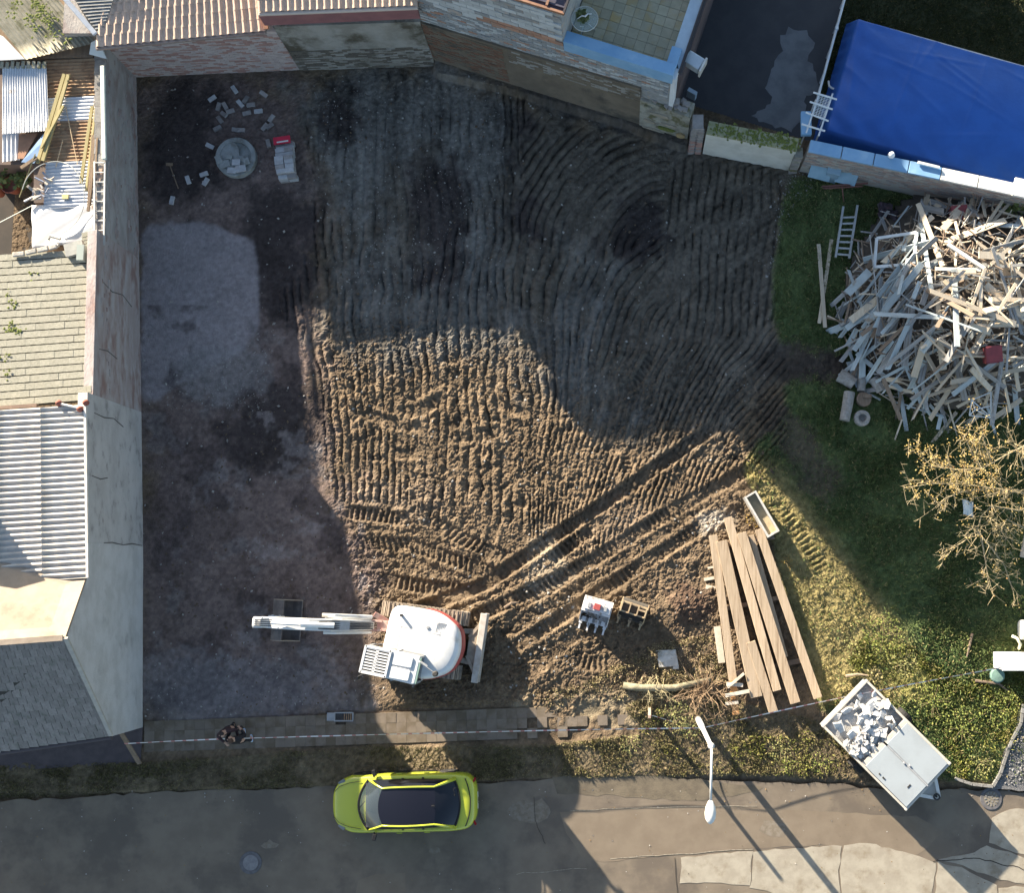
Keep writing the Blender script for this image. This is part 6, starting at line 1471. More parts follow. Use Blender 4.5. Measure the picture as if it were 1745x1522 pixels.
# driver behind the windscreen
cl = Vector(car.location); hd = car.rotation_euler.z
dl = cl + Matrix.Rotation(hd, 3, 'Z') @ Vector((-.12, .36, -.50))
person('driver seated in the lime car with both hands on the steering wheel', dl, hd, M('orange_shirt', (.42, .16, .08), (.36, .13, .07), scale=6, rough=.9), mat_black, mat_hair2, mat_black, {1: ((.32, .25, 1.14), (.64, .16, 1.19)), -1: ((.32, -.25, 1.14), (.64, -.16, 1.19))}, lean=(-.02, 0), seated=True)
# ------------------------------------------------------------------ street lamp
mat_galv = M('lamp_post_paint', (.60, .60, .58), (.52, .52, .50), scale=5, rough=.5)
lb_, lt_ = gp(1190, 1226), gp(1211, 1272, 6.2); lt_ = Vector((lb_.x + (lt_.x - lb_.x) * .8, lb_.y + (lt_.y - lb_.y) * .8, 6.2)); le_ = gp(1211, 1368, 6.5)
t = thing('street_lamp', 'white street lamp post with its arm reaching over the road', 'street lamp', lb_)
b = MB(); b.tube([lb_, lerp(lb_, lt_, .35), lerp(lb_, lt_, .36), lt_], [.11, .095, .075, .06], 14); part('post', b, mat_galv, t, smooth=True)
b = MB(); b.lathe([(.085, -.08), (.095, .02), (.05, .06)], lt_, 14); part('collar', b, mat_galv, t)
b = MB(); b.tube([lt_, lt_ + Vector((0, -.12, .22)), lerp(lt_, le_, .4) + Vector((0, 0, .18)), le_], .035, 10); part('arm', b, mat_galv, t, smooth=True)
hdv = Vector((le_.x - lt_.x, le_.y - lt_.y, 0)).normalized()
b = MB(); prof = [(-.05, .05), (.0, .08), (.12, .13), (.28, .155), (.42, .14), (.52, .09), (.57, .03)]
rg = []
for d_, r_ in prof: rg.append([tuple(le_ + hdv * d_ + Vector((-hdv.y, hdv.x, 0)) * r_ * math.cos(a) + Vector((0, 0, 1)) * (r_ * .62 * max(math.sin(a), -.35))) for a in np.linspace(0, 2 * math.pi, 17)[:-1]])
loft(b, rg); b.f.append(tuple(range(15, -1, -1))); b.m.append(0); part('lamp_head', b, mat_wcap, t, smooth=True)
b = MB(); p = le_ + hdv * .30 + Vector((0, 0, -.06)); b.lathe([(.12, 0), (.09, -.05), (.03, -.07)], p, 14); part('lens', b, glassy('lamp_lens', (.6, .6, .58), .2), t)

# ------------------------------------------------------------------ barrier tape and posts
mat_tr, mat_tw = M('tape_red', (.50, .20, .19), None, rough=.4), M('tape_white', (.68, .64, .62), None, rough=.4)
def tape(pts, label):
    b = MB(); acc = 0
    for a, c in zip(pts[:-1], pts[1:]):
        L = (c - a).length; k = max(2, int(L / .12)); d = (c - a).normalized(); side = Vector((-d.y, d.x, 0))
        for i in range(k):
            q0, q1 = lerp(a, c, i / k), lerp(a, c, (i + 1) / k); sg = lambda t_: Vector((0, 0, -.06 * math.sin(math.pi * t_)))
            q0 += sg(i / k); q1 += sg((i + 1) / k); tw0 = .8 + .2 * math.sin((acc + i) * .21); tw1 = .8 + .2 * math.sin((acc + i + 1) * .21); h = .024
            n0 = (side * math.cos(tw0) + Vector((0, 0, 1)) * math.sin(tw0)) * h; n1 = (side * math.cos(tw1) + Vector((0, 0, 1)) * math.sin(tw1)) * h
            b.mi = 1 if (acc + i) % 3 == 0 else 0; b.add([q0 - n0, q1 - n1, q1 + n1, q0 + n0], [(0, 1, 2, 3)])
        acc += k
    b.mi = 0; solo('barrier_tape', b, [mat_tw, mat_tr], label, 'tape', pts[0])
PT = [gp(212, 1268, .95), gp(375, 1260, .95), gp(900, 1246, .95), gp(1197, 1241, .98), gp(1440, 1188, 1.0), gp(1712, 1137, 1.05)]
tape(PT[:4], 'red and white barrier tape running from the gabled house to the street lamp')
tape(PT[3:], 'red and white barrier tape rising from the street lamp to the white cabinet')
a, c = onground(1107, 1208), gp(1104, 1232, 1.9); c = Vector((a.x - .05, a.y - .06, 1.9))
b = MB(); b.beam(a, c, .09, .09); solo('wooden_stake', b, M('stake_wood', (.30, .21, .17), (.38, .28, .22), scale=3), 'brown wooden stake standing at the end of the pavement left of the weeds', 'stake', a)
tape([c - Vector((0, 0, .6)), gp(1145, 1230, .7)], 'short piece of barrier tape tied to the wooden stake')

# ------------------------------------------------------------------ trailer
T0, T1, T2, T3 = gp(1477, 1160, 1.02), gp(1401, 1237, 1.02), gp(1544, 1381, 1.02), gp(1619, 1301, 1.02)
tc_ = (T0 + T1 + T2 + T3) / 4; ax = ((T2 + T3) / 2 - (T0 + T1) / 2); TLn = ax.length; TW = ((T0 - T1).length + (T3 - T2).length) / 2; ang = math.atan2(ax.y, ax.x)
tr = thing('trailer', 'silver two wheeled trailer half covered by grey lids and filled with white rubble', 'trailer', (tc_.x, tc_.y, 0.0), ang)
hl, hw_ = TLn / 2, TW / 2
mat_sil = M('trailer_panel', (.50, .49, .46), (.42, .41, .38), scale=4, rough=.5, metal=.2)
mat_lid = M('trailer_lid', (.33, .365, .385), (.30, .33, .345), scale=1.2, rough=.45)
mat_frame = M('trailer_frame', (.56, .52, .45), (.46, .42, .36), scale=5, rough=.6)
for nm, c, d in (('side_panel', (0, hw_ - .02, .77), (TLn, .04, .48)), ('side_panel', (0, -hw_ + .02, .77), (TLn, .04, .48)), ('front_panel', (hl - .02, 0, .77), (.04, TW, .48)), ('tailgate', (-hl + .02, 0, .77), (.04, TW, .48))):
    b = MB(); b.box(c, d); part(nm, b, mat_sil, tr, org=False)
b = MB(); b.box((0, 0, .52), (TLn, TW, .05)); b.box((0, 0, .44), (TLn, .12, .10)); b.box((0, 0, .40), (.10, TW + .3, .08)); part('chassis', b, mat_egrey, tr, org=False)
for nm, c, d in (('top_rail', (0, hw_ - .02, 1.03), (TLn + .06, .08, .05)), ('top_rail', (0, -hw_ + .02, 1.03), (TLn + .06, .08, .05)), ('top_rail', (hl - .02, 0, 1.034), (.08, TW + .06, .05)), ('top_rail', (-hl + .02, 0, 1.034), (.08, TW + .06, .05))):
    b = MB(); b.box(c, d); part(nm, b, mat_frame, tr, org=False, bevel=.012)
for s, dx in ((1, 0), (-1, .0)):
    x0, x1 = -.02, hl - .07
    b = MB(); b.box(((x0 + x1) / 2, s * (hw_ / 2 - .015), 1.09), (x1 - x0, hw_ - .09, .04)); ld = part('lid', b, mat_lid, tr, org=False, bevel=.012)
    b = MB(); b.box((x0 - .07, s * (hw_ / 2 - .015), 1.05), (.12, hw_ - .09, .05)); part('lid_edge', b, mat_frame, ld, org=False)
b = MB(); b.box((hl * .5, 0, 1.10), (hl * .95, .05, .03)); b.box((hl * .52, .05, 1.125), (.05, .05, .04)); b.box((hl * .42, -.02, 1.125), (.05, .05, .04)); part('hinge_strip', b, mat_egrey, tr, org=False)
b = MB(); b.box((hl * .75, -hw_ * .42, 1.115), (.05, .14, .012)); b.box((hl * .35, -hw_ * .80, 1.115), (.10, .05, .02)); b.box((hl * .25, -hw_ * .80, 1.115), (.05, .05, .02)); part('lid_catch', b, mat_eblack, tr, org=False)
b = MB(); b.prism([(hl, .42), (hl + .62, .10), (hl + .62, -.10), (hl, -.42)], .44, .54); b.beam((hl, .42, .66), (hl + .58, .04, .56), .10, .22); b.beam((hl, -.42, .66), (hl + .58, -.04, .56), .10, .22); part('drawbar', b, mat_wcap, tr, org=False)
b = MB(); b.tube([Vector((hl + .50 + .09 * math.cos(a), -.02 + .09 * math.sin(a), .74)) for a in np.linspace(0, 2 * math.pi, 17)], .03, 6, False); b.tube([(hl + .50, -.02, .1), (hl + .50, -.02, .74)], .03, 8); part('jockey_wheel', b, mat_eblack, tr, org=False)
for s in (1, -1):
    b = MB(); b.lathe([(.16, -.09), (.27, -.09), (.29, -.05), (.29, .05), (.27, .09), (.16, .09)], (-.05, s * (hw_ + .13), .29), 20, Matrix.Rotation(math.pi / 2, 3, 'X')); b2 = part('wheel', b, mat_rub, tr, org=False)
    b = MB(); b.lathe([(.17, -.085), (.12, .085)], (-.05, s * (hw_ + .13), .29), 14, Matrix.Rotation(math.pi / 2, 3, 'X')); part('rim', b, mat_rim, b2, org=False)
b = MB(); b.grid(lambda u, v: Vector((-hl + .06 + u * (hl - .14), -hw_ + .06 + v * (TW - .12), .88 + .14 * math.sin(math.pi * u) * math.sin(math.pi * v) + .05 * math.sin(7 * u + 5 * v))), 12, 12)
mat_rub1 = M('white_rubble', (.60, .59, .57), (.48, .47, .45), scale=6, rough=.95, bump=.5)
mat_rub2 = M('grey_rubble', (.50, .485, .46), (.38, .365, .34), scale=6, rough=.95, bump=.5)
lo = solo('rubble_bed', b, mat_rub2, 'fine grey debris filling the bottom of the open rear half of the trailer', 'rubble', (0, 0, 0)); lo.location = tr.location; lo.rotation_euler = tr.rotation_euler
for k in range(175):
    b = MB(); sz = rnd.uniform(.05, .13) if k > 48 else rnd.uniform(.12, .25)
    x, y = -hl + .10 + rnd.random() * (hl - .28), rnd.uniform(-hw_ + .12, hw_ - .12)
    if k > 48: x = -hl * .45 + abs(rnd.gauss(0, .35)); x = min(x, -.16); y = rnd.uniform(-hw_ + .12, .25)
    z = .95 + .10 * math.sin(math.pi * (x + hl) / hl) + rnd.uniform(0, .08)
    R = Matrix.Rotation(rnd.random() * 6, 3, 'Z') @ Matrix.Rotation(rnd.gauss(0, .42), 3, 'X') @ Matrix.Rotation(rnd.gauss(0, .42), 3, 'Y')
    m_ = rnd.randint(4, 6); pl = [(sz * rnd.uniform(.6, 1.1) * math.cos(6.283 * q / m_), sz * rnd.uniform(.5, .9) * math.sin(6.283 * q / m_)) for q in range(m_)]
    h_ = sz * rnd.uniform(.12, .30); v0 = [Vector((q[0], q[1], -h_ / 2)) for q in pl]; v1 = [Vector((q[0] * .93 + .1 * h_, q[1] * .93, h_ / 2)) for q in pl]
    b.add([R @ v for v in v0 + v1], [tuple(range(m_ - 1, -1, -1)), tuple(range(m_, 2 * m_))] + [(q, (q + 1) % m_, m_ + (q + 1) % m_, m_ + q) for q in range(m_)])
    big = k <= 48; o = link('rubble_piece', mesh_of('rubble_piece', b, mat_rub1 if rnd.random() < (.78 if big else .4) else mat_rub2))
    o.location = Vector(tr.location) + Matrix.Rotation(ang, 3, 'Z') @ Vector((x, y, z))
    wh_ = ('by the lids' if x > -.45 else ('near the tailgate' if x < -hl * .68 else 'in the middle')) + (' on the bush side' if y > 0 else ' on the road side')
    tag(o, ('large broken white slab ' if big else 'small grey-white rubble chunk ') + wh_ + ' of the trailer load', 'rubble', 'large white slabs in the trailer' if big else 'small chunks in the trailer')
# ------------------------------------------------------------------ long beams on the grass
mat_beam = M('sawn_beam', (.36, .275, .185), (.44, .345, .245), scale=2.2, rough=.85, bump=.35, bscale=40, stretch=(9, .5, 9), rv=.10, c3=(.26, .19, .125), c3scale=1.2)
mat_orange = M('fresh_orange_wood', (.48, .25, .10), (.40, .20, .08), scale=3, stretch=(8, .5, 8))
mat_bark = M('bark', (.22, .165, .12), (.15, .11, .08), scale=4, bump=.6, bscale=25)
bms = [((1215, 912), (1249, 1160), .24, .06, .34, mat_beam, 'leftmost long plank of the stack of beams'),
       ((1229, 922), (1289, 1188), .33, .22, .30, mat_beam, 'widest flat beam, second from the left in the stack'),
       ((1279, 1094), (1318, 1214), .26, .20, .31, mat_beam, 'short beam end sticking out lowest at the foot of the stack'),
       ((1240, 882), (1324, 1177), .24, .24, .36, mat_beam, 'squared beam with a grey shaded flank in the middle of the stack'),
       ((1263, 908), (1355, 1198), .28, .27, .38, mat_beam, 'thick squared beam, second from the right in the stack'),
       ((1293, 902), (1394, 1190), .25, .07, .34, mat_beam, 'rightmost long plank of the stack with a dark knot'),
       ((1280, 912), (1338, 1120), .16, .12, .24, mat_beam, 'thin beam half hidden between the two right beams')]
for a, c, w_, h_, z, mt, lb in bms:
    p, q = gp(*a, z), gp(*c, z - .04); b = MB(); b.beam(p, q, w_ * 1.14, h_, roll=rnd.uniform(-.02, .02))
    mid = (p + q) / 2
    o = solo('timber_beam', b, mt, lb + ' on the lit grass', 'beam', (mid.x, mid.y, zg(mid.x, mid.y)), 'long beams stacked beside the grass', bevel=.008)
b = MB(); b.beam(gp(1249, 1160, .30), gp(1254, 1218, .26), .22, .06); solo('timber_beam', b, mat_orange, 'orange plank end continuing below the leftmost plank of the stack', 'beam', gp(1252, 1190))
p = gp(1346, 1042, .40); b = MB(); b.lathe([(.05, 0), (.03, .02)], p, 8)
for n_, (a, c, w_) in enumerate((((1214, 932), (1318, 915), .16), ((1240, 1150), (1372, 1124), .16), ((1224, 1040), (1340, 1016), .14))):
    b = MB(); b.beam(onground(*a, .08), onground(*c, .08), w_, .16); solo('support_batten', b, mat_bark, ('upper wooden bearer under the stack of beams', 'lower wooden bearer under the stack of beams', 'middle wooden bearer under the stack of beams')[n_], 'bearer', onground(*a))
for n_, (a, c, w_, z) in enumerate((((1236, 1186), (1277, 1178), .11, .40), ((1240, 1172), (1268, 1148), .08, .42), ((1238, 1166), (1266, 1168), .12, .36), ((1200, 988), (1217, 985), .10, .1), ((1203, 1000), (1220, 1004), .14, .1), ((1206, 968), (1220, 966), .07, .1), ((1222, 1068), (1230, 1130), .22, .12), ((1236, 1200), (1258, 1197), .10, .34))):
    b = MB(); b.beam(gp(*a, z), gp(*c, z), w_, .05); solo('short_board', b, M('white_board', (.56, .50, .41), (.46, .40, .32), scale=3), ('white batten lying crosswise on the foot of the left plank', 'stick lying slantwise above the white batten', 'stub of board just above the crosswise white batten', 'thin board end left of the beams, upper of the close pair', 'thick board end left of the beams, lower of the close pair', 'small chip of board left of the beams above the close pair', 'short upright-lying board beside the leftmost plank', 'board stub below the crosswise white batten')[n_], 'board', gp(*a, 0))
# concrete trough
q = [gp(1267, 846, .45), gp(1288, 838, .45), gp(1328, 905, .45), gp(1308, 917, .45)]
tc = (q[0] + q[1] + q[2] + q[3]) / 4; ax = (q[2] + q[3]) / 2 - (q[0] + q[1]) / 2; tl = ax.length; tw = ((q[0] - q[1]).length + (q[2] - q[3]).length) / 2; ta = math.atan2(ax.y, ax.x)
t = thing('trough', 'pale concrete trough with a tan inside at the head of the beam stack', 'trough', (tc.x, tc.y, zg(tc.x, tc.y)), ta)
mat_tro = M('trough_concrete', (.52, .50, .46), (.42, .40, .36), scale=6, rough=.9, bump=.3); mat_tri = M('trough_inside', (.44, .36, .23), (.34, .28, .18), scale=5, rough=.95)
for c, d in (((0, tw / 2 - .03, .25), (tl, .06, .5)), ((0, -tw / 2 + .03, .25), (tl, .06, .5)), ((tl / 2 - .03, 0, .25), (.06, tw - .12, .5)), ((-tl / 2 + .03, 0, .25), (.06, tw - .12, .5))):
    b = MB(); b.box(c, d); part('side', b, mat_tro, t, org=False)
b = MB(); b.box((0, 0, .18), (tl - .12, tw - .12, .16)); part('bottom', b, mat_tri, t, org=False)
# flat stone slab, drain, manholes
p = onground(1136, 1123, .05); b = MB(); b.prism([(p.x - .36, p.y + .27), (p.x + .30, p.y + .30), (p.x + .40, p.y - .24), (p.x - .25, p.y - .28)], p.z - .08, p.z + .05); b.box((p.x + .30, p.y - .26, p.z + .0), (.2, .16, .08)); solo('stone_slab', b, mat_tro, 'square pale stone slab lying in dry grass below the spare buckets', 'slab', p, bevel=.015)
p = gp(586, 1222, .022); t = thing('street_drain', 'open rectangular drain with a rusty grate at the edge of the pavement', 'drain', p)
b = MB()
for c, d in (((0, .13, .01), (.62, .04, .04)), ((0, -.13, .01), (.62, .04, .04)), ((.30, 0, .01), (.04, .22, .04)), ((-.30, 0, .01), (.04, .22, .04))): b.box(c, d)
part('frame', b, mat_egrey, t, org=False)
b = MB(); b.box((0, 0, -.012), (.58, .24, .02)); part('pit', b, mat_eblack, t, org=False)
for k in range(4): b = MB(); b.box((.02 + k * .07, 0, .006), (.03, .22, .02)); part('bar', b, mat_rust, t, org=False)
p = gp(564, 1222, .022); b = MB(); b.box(p, (.26, .26, .03)); b.box(p + Vector((.0, 0, .016)), (.12, .12, .012)); solo('valve_cover', b, mat_egrey, 'small square valve cover left of the street drain', 'cover', p)
mat_mh = M('cast_iron', (.20, .19, .19), (.26, .25, .245), scale=6, rough=.6, metal=.3)
for n_, (x, y, lb) in enumerate(((427, 1471, 'round manhole cover on the shaded road left of the car'), (1689, 1362, 'ribbed round manhole cover at the road edge beside the dark gravel'))):
    p = gp(x, y, .012); t = thing('manhole', lb, 'manhole', p)
    b = MB(); b.lathe([(.25, -.03), (.25, .012), (.34, .012), (.36, .004), (.36, -.03)], (0, 0, 0), 32); part('rim', b, M('manhole_rim', (.13, .125, .13), (.09, .088, .09), scale=6), t, org=False)
    b = MB(); b.lathe([(.02, .014), (.245, .012), (.245, -.03)], (0, 0, 0), 32); cv = part('cover', b, mat_mh if n_ == 0 else M('manhole_dirty', (.20, .18, .14), (.14, .125, .10), scale=8), t, org=False)
    for k in range(12): a = k * math.pi / 6; b = MB(); b.box((.19 * math.cos(a), .19 * math.sin(a), .018), (.07, .03, .012), Matrix.Rotation(a, 3, 'Z')); part('stud', b, mat_mh, cv, org=False)
    for k in range(5): a = k * 1.2566; b = MB(); b.box((.09 * math.cos(a), .09 * math.sin(a), .018), (.05, .03, .012), Matrix.Rotation(a, 3, 'Z')); part('stud', b, mat_mh, cv, org=False)

# ------------------------------------------------------------------ bricks, brick stack and old well ring
mat_fb = M('loose_brick', (.30, .285, .275), (.24, .22, .21), scale=7, rough=.95, rv=.2, bump=.4)
mat_fw = M('pale_loose_brick', (.44, .45, .46), (.36, .36, .37), scale=7, rough=.95, rv=.12, bump=.4)
bxs = [(400, 153, -55, 1), (362, 168, 35, 1), (410, 177, -50, 1), (373, 182, 75, 0), (384, 181, -60, 0), (428, 179, 5, 0), (421, 193, 12, 0), (441, 190, 5, 1), (382, 195, -40, 0), (393, 190, 20, 0), (375, 204, -50, 0), (450, 161, -35, 0), (463, 202, 55, 0), (452, 217, 55, 0), (458, 245, -75, 0), (358, 249, -25, 1), (321, 307, -70, 1), (294, 342, 80, 1), (403, 222, -10, 0), (411, 222, -5, 0), (371, 219, 30, 0), (419, 170, 60, 0), (348, 297, 20, 1), (460, 215, 40, 0), (351, 310, 60, 1)]
bmesh_ = [mesh_of('loose_brick', (lambda m: (m.box((0, 0, 0), (.29, .14, .08)), m)[1])(MB()), mt) for mt in (mat_fb, mat_fw)]
blab = ['grey loose brick among the scattered bricks near the old well ring', 'pale loose brick lying on the dark soil near the old well ring']
for x, y, a, k in bxs:
    p = onground(x, y, .03); o = link('loose_brick', bmesh_[k]); o.location = p; o.rotation_euler = (rnd.gauss(0, .12), rnd.gauss(0, .12), math.radians(a)); tag(o, blab[k], 'brick', ['grey bricks scattered near the well ring', 'pale bricks scattered near the well ring'][k])
p = onground(491, 279); t = thing('brick_stack', 'stack of grey bricks topped by a red banner strip on the dark soil', 'brick stack', p, math.radians(9))
sb = [mesh_of('brick', (lambda m: (m.box((0, 0, 0), (.30, .145, .09)), m)[1])(MB()), mt) for mt in (mat_fw, mat_fb)]
for lv in range(6):
    wide = 3
    n0 = 9 - (1 if lv > 3 else 0)
    for r in range(n0):
        for q in range(2 if lv < 3 or r > 4 else 2):
            if lv >= 3 and r < 2: continue
            if lv == 5 and (r < 4): continue
            if lv < 4 and (0 < r < n0 - 1) and lv < 2: continue
            Mx = Matrix.Translation((-.16 + .31 * q + rnd.uniform(-.012, .012) + .03 * (r < 4), .62 - .152 * r + rnd.uniform(-.01, .01), .05 + .094 * lv)) @ Matrix.Rotation(rnd.gauss(0, .03), 4, 'Z')
            link('brick', sb[0 if rnd.random() < .75 else 1], t, Mx)
b = MB(); b.box((-.02, .72, .36), (.58, .26, .05)); part('red_banner', b, M('banner_red', (.55, .022, .06), (.48, .02, .05), scale=5, rough=.5), t, org=False)
b = MB(); b.box((0, .66, .388), (.40, .05, .008)); part('white_lettering_strip', b, mat_wcap, t, org=False)
p = onground(405, 271); mat_ring = M('well_concrete', (.30, .315, .31), (.23, .245, .24), scale=3, rough=.95, bump=.5, c3=(.17, .17, .155), c3scale=2)
t = thing('well_ring', 'round concrete well cover with a dark broken hole on the dark soil', 'well', p)
b = MB(); b.lathe([(.70, -.05), (.70, .22), (.68, .25), (.54, .25), (.52, .12)], (0, 0, 0), 36); part('ring', b, mat_ring, t, org=False)
b = MB()
pl = [(.53 * math.cos(a), .53 * math.sin(a)) for a in np.linspace(math.radians(100), math.radians(330), 24)] + [(.30, -.05), (.24, .02), (.12, .06), (.10, .3), (.02, .45)]
b.prism(pl, .14, .235); part('lid', b, mat_ring, t, org=False)
b = MB(); b.lathe([(.53, .04), (.53, .06)], (0, 0, 0), 30); part('dark_inside', b, mat_eblack, t, org=False)
for k, (x, y, w_, h_, a) in enumerate(((-.35, -.28, .34, .26, .3), (.05, -.22, .28, .22, 0), (-.2, -.02, .22, .16, -.2), (.22, -.45, .36, .24, .2), (-.55, -.12, .2, .3, .5), (-.08, -.52, .3, .2, -.1), (.42, -.2, .2, .24, .4))):
    b = MB(); b.box((x, y, .27 + .01 * k), (w_, h_, .05), Matrix.Rotation(a, 3, 'Z')); part('broken_piece', b, mat_fw if k % 2 else mat_ring, t, org=False, bevel=.01)
b = MB(); b.tube([onground(291, 283, .06), onground(305, 322, .05)], .018, 5); b.box(onground(290, 281, .06), (.22, .10, .05)); solo('hand_rake', b, mat_oldwood, 'thin handled tool lying on the dark soil near the boundary wall', 'tool', onground(298, 300))
# ------------------------------------------------------------------ heap of scrap timber
PC = (1625, 535)
def dome(px_, py_):
    d2 = ((px_ - 1665) / 245.0) ** 2 + ((py_ - 500) / 215.0) ** 2
    e2 = ((px_ - 1610) / 190.0) ** 2 + ((py_ - 540) / 195.0) ** 2
    return max(0, 1 - d2) * 2.25 + max(0, 1 - e2) * .55
mat_pgrey = M('weathered_board', (.34, .345, .34), (.26, .255, .245), scale=2.4, rough=.9, bump=.4, stretch=(5, .6, 5), rv=.16, c3=(.20, .18, .155), c3scale=1)
mat_ppale = M('bare_board', (.60, .52, .40), (.52, .43, .32), scale=2.4, rough=.85, bump=.3, stretch=(6, .5, 6), rv=.14)
mat_pblue = M('painted_board', (.42, .48, .49), (.34, .38, .385), scale=3, rough=.8, bump=.25, rv=.12, c3=(.28, .24, .19), c3scale=1.6, c3lo=.58, c3hi=.7)
mat_pbrown = M('brown_batten', (.25, .19, .14), (.18, .135, .10), scale=3, rough=.9, stretch=(5, .6, 5), rv=.2)
unit = {}
for nm, mt in (('grey', mat_pgrey), ('bare', mat_ppale), ('blue', mat_pblue), ('brown', mat_pbrown)):
    unit[nm] = []
    for q in range(5):
        b = MB(); b.box((0, 0, 0), (1, 1, 1)); vv = []
        j = [rnd.uniform(-.07, .03) if q else 0 for _ in range(4)]
        for k, p in enumerate(b.v):
            c_ = (0 if p[0] < 0 else 1) + (0 if p[1] < 0 else 2); vv.append((p[0] * (1 if q < 3 else rnd.uniform(.7, 1)), p[1] + math.copysign(j[c_], p[1]), p[2]))
        b.v = vv; unit[nm].append(mesh_of('plank', b, mt))
plab = {'grey': ('grey weathered board lying loose in the heap of scrap timber', 'weathered boards in the scrap timber heap'), 'bare': ('bare light wooden board lying loose in the heap of scrap timber', 'bare boards in the scrap timber heap'),
        'blue': ('pale blue-grey painted board lying loose in the heap of scrap timber', 'painted boards in the scrap timber heap'), 'brown': ('dark brown batten lying loose in the heap of scrap timber', 'brown battens in the scrap timber heap')}
def plank(kind, px_, py_, L, wd, th, ang, tilt, z, label=None, roll=0.0):
    p = gp(px_, py_, z); o = link('plank', rnd.choice(unit[kind])); o.location = p
    R = Matrix.Rotation(ang, 4, 'Z') @ Matrix.Rotation(tilt, 4, 'X') @ Matrix.Rotation(roll, 4, 'Y')
    o.matrix_world = Matrix.Translation(p) @ R @ Matrix.Diagonal((wd, L, th, 1))
    if not label:
        side = ('crest' if dome(px_, py_) > 1.75 else ('west side' if px_ < 1560 and 430 < py_ < 640 else ('south side' if py_ > 600 else ('north side' if py_ < 440 else 'upper slope'))))
        a_ = math.degrees(ang) % 180; dr = 'pointing up' if a_ < 22 or a_ > 158 else ('slanting up left' if a_ < 68 else ('lying level' if a_ < 112 else 'slanting up right'))
        label0 = '%s%s%s %s on the %s of the timber heap' % ('long ' if L > 1.4 else ('short ' if L < .8 else ''), 'broad ' if wd > .13 else ('narrow ' if wd < .07 else ''), {'grey': 'weathered grey board', 'bare': 'bare light board', 'blue': 'pale painted board', 'brown': 'dark brown batten'}[kind], dr, side)
    tag(o, label or label0, 'plank', None if label else plab[kind][1]); return o
pr = random.Random(23); cnt = 0
def slope_tilt(px_, py_, ang, L):
    dx, dy = -math.sin(ang) * L / 2 * 55, -math.cos(ang) * L / 2 * 55
    return math.atan2(dome(px_ + dx, py_ + dy) - dome(px_ - dx, py_ - dy), L)
while cnt < 245:
    x = pr.uniform(1415, 1790); y = pr.uniform(345, 735); d = dome(x, y)
    e2 = ((x - 1625) / 205.0) ** 2 + ((y - 530) / 200.0) ** 2
    if e2 > 1.0 or (x < 1462 and y < 450 and pr.random() < .6): continue
    west = x < 1585
    r = pr.random()
    if west: kind = 'blue' if r < .42 else ('grey' if r < .72 else ('bare' if r < .88 else 'brown'))
    else: kind = 'bare' if r < .62 else ('grey' if r < .82 else ('blue' if r < .90 else 'brown'))
    L = pr.choice([.6, .8, 1.1, 1.4, 1.7, 2.0, 2.3, 2.6]) * pr.uniform(.85, 1.15); L = min(L, 2.7 * (1.25 - e2 * .8))
    wd = pr.choice([.05, .06, .08, .10, .12, .14, .17, .22]); th = pr.choice([.025, .03, .04, .06]) 
    if y > 630 and west: ang = math.radians(pr.gauss(20, 30))
    elif west: ang = math.radians(pr.gauss(-38, 24))
    elif y > 620: ang = math.radians(pr.choice([-35, 10, -60, 30]) + pr.gauss(0, 14))
    else: ang = math.radians(pr.choice([40, 75, -30, 0, 95, -60]) + pr.gauss(0, 14))
    lay_ = pr.random() ** .35
    z = max(.06, dome(x, y) * (.62 + .42 * lay_)) + .03
    til = slope_tilt(x, y, ang, L) * pr.uniform(.5, 1.0) + pr.gauss(0, .13)
    z = max(z, abs(math.sin(til)) * L / 2 * .9)
    plank(kind, x, y, L, wd, th, ang, til, z, roll=pr.gauss(0, .35)); cnt += 1
# hand placed pieces that stand out
def pk(kind, a, c, wd, th, za, zc, label):
    if za > .5: za += .42; zc += .34
    p, q = gp(*a, za), gp(*c, zc); b = MB(); b.beam(p, q, wd, th); m = (p + q) / 2
    o = solo('plank', b, {'grey': mat_pgrey, 'bare': mat_ppale, 'blue': mat_pblue, 'brown': mat_pbrown, 'white': mat_wcap}[kind], label, 'plank', m); return o
pk('bare', (1395, 416), (1406, 558), .13, .05, .10, .14, 'longer straight lath lying on the grass left of the timber heap')
pk('bare', (1417, 408), (1396, 551), .12, .05, .06, .06, 'crossing lath lying under the straight one on the grass')
pk('bare', (1575, 448), (1450, 546), .24, .05, 1.35, .75, 'long bare board slanting down the west side of the timber heap')
pk('blue', (1602, 442), (1442, 560), .20, .05, 1.55, .60, 'long painted board parallel to the bare one on the west side of the heap')
pk('blue', (1482, 462), (1444, 500), .28, .04, .9, .7, 'broad painted board near the ladder foot')
pk('blue', (1528, 505), (1476, 548), .26, .05, 1.2, .9, 'broad painted board in the middle of the west slope')
pk('blue', (1484, 555), (1455, 597), .18, .05, .8, .5, 'painted board sticking out low on the west edge')
pk('grey', (1482, 400), (1498, 540), .035, .03, 1.15, 1.25, 'thin upright lath running down across the west slope')
pk('white', (1615, 416), (1678, 458), .11, .09, 2.25, 2.35, 'white squared timber on the sunny crest, upper arm of the cross')
pk('white', (1595, 458), (1672, 460), .10, .07, 2.1, 2.3, 'white flat timber lying level across the sunny crest')
pk('bare', (1608, 478), (1672, 546), .13, .06, 2.15, 2.2, 'long bare board running down the middle of the sunny crest')
pk('bare', (1598, 493), (1600, 562), .14, .06, 2.0, 1.95, 'upright-lying bare board on the left of the sunny crest')
pk('bare', (1672, 470), (1670, 545), .11, .05, 2.3, 2.2, 'bare board standing along the right of the sunny crest')
pk('bare', (1668, 434), (1712, 437), .24, .05, 2.3, 2.2, 'broad bare board lying level on the top right of the crest')
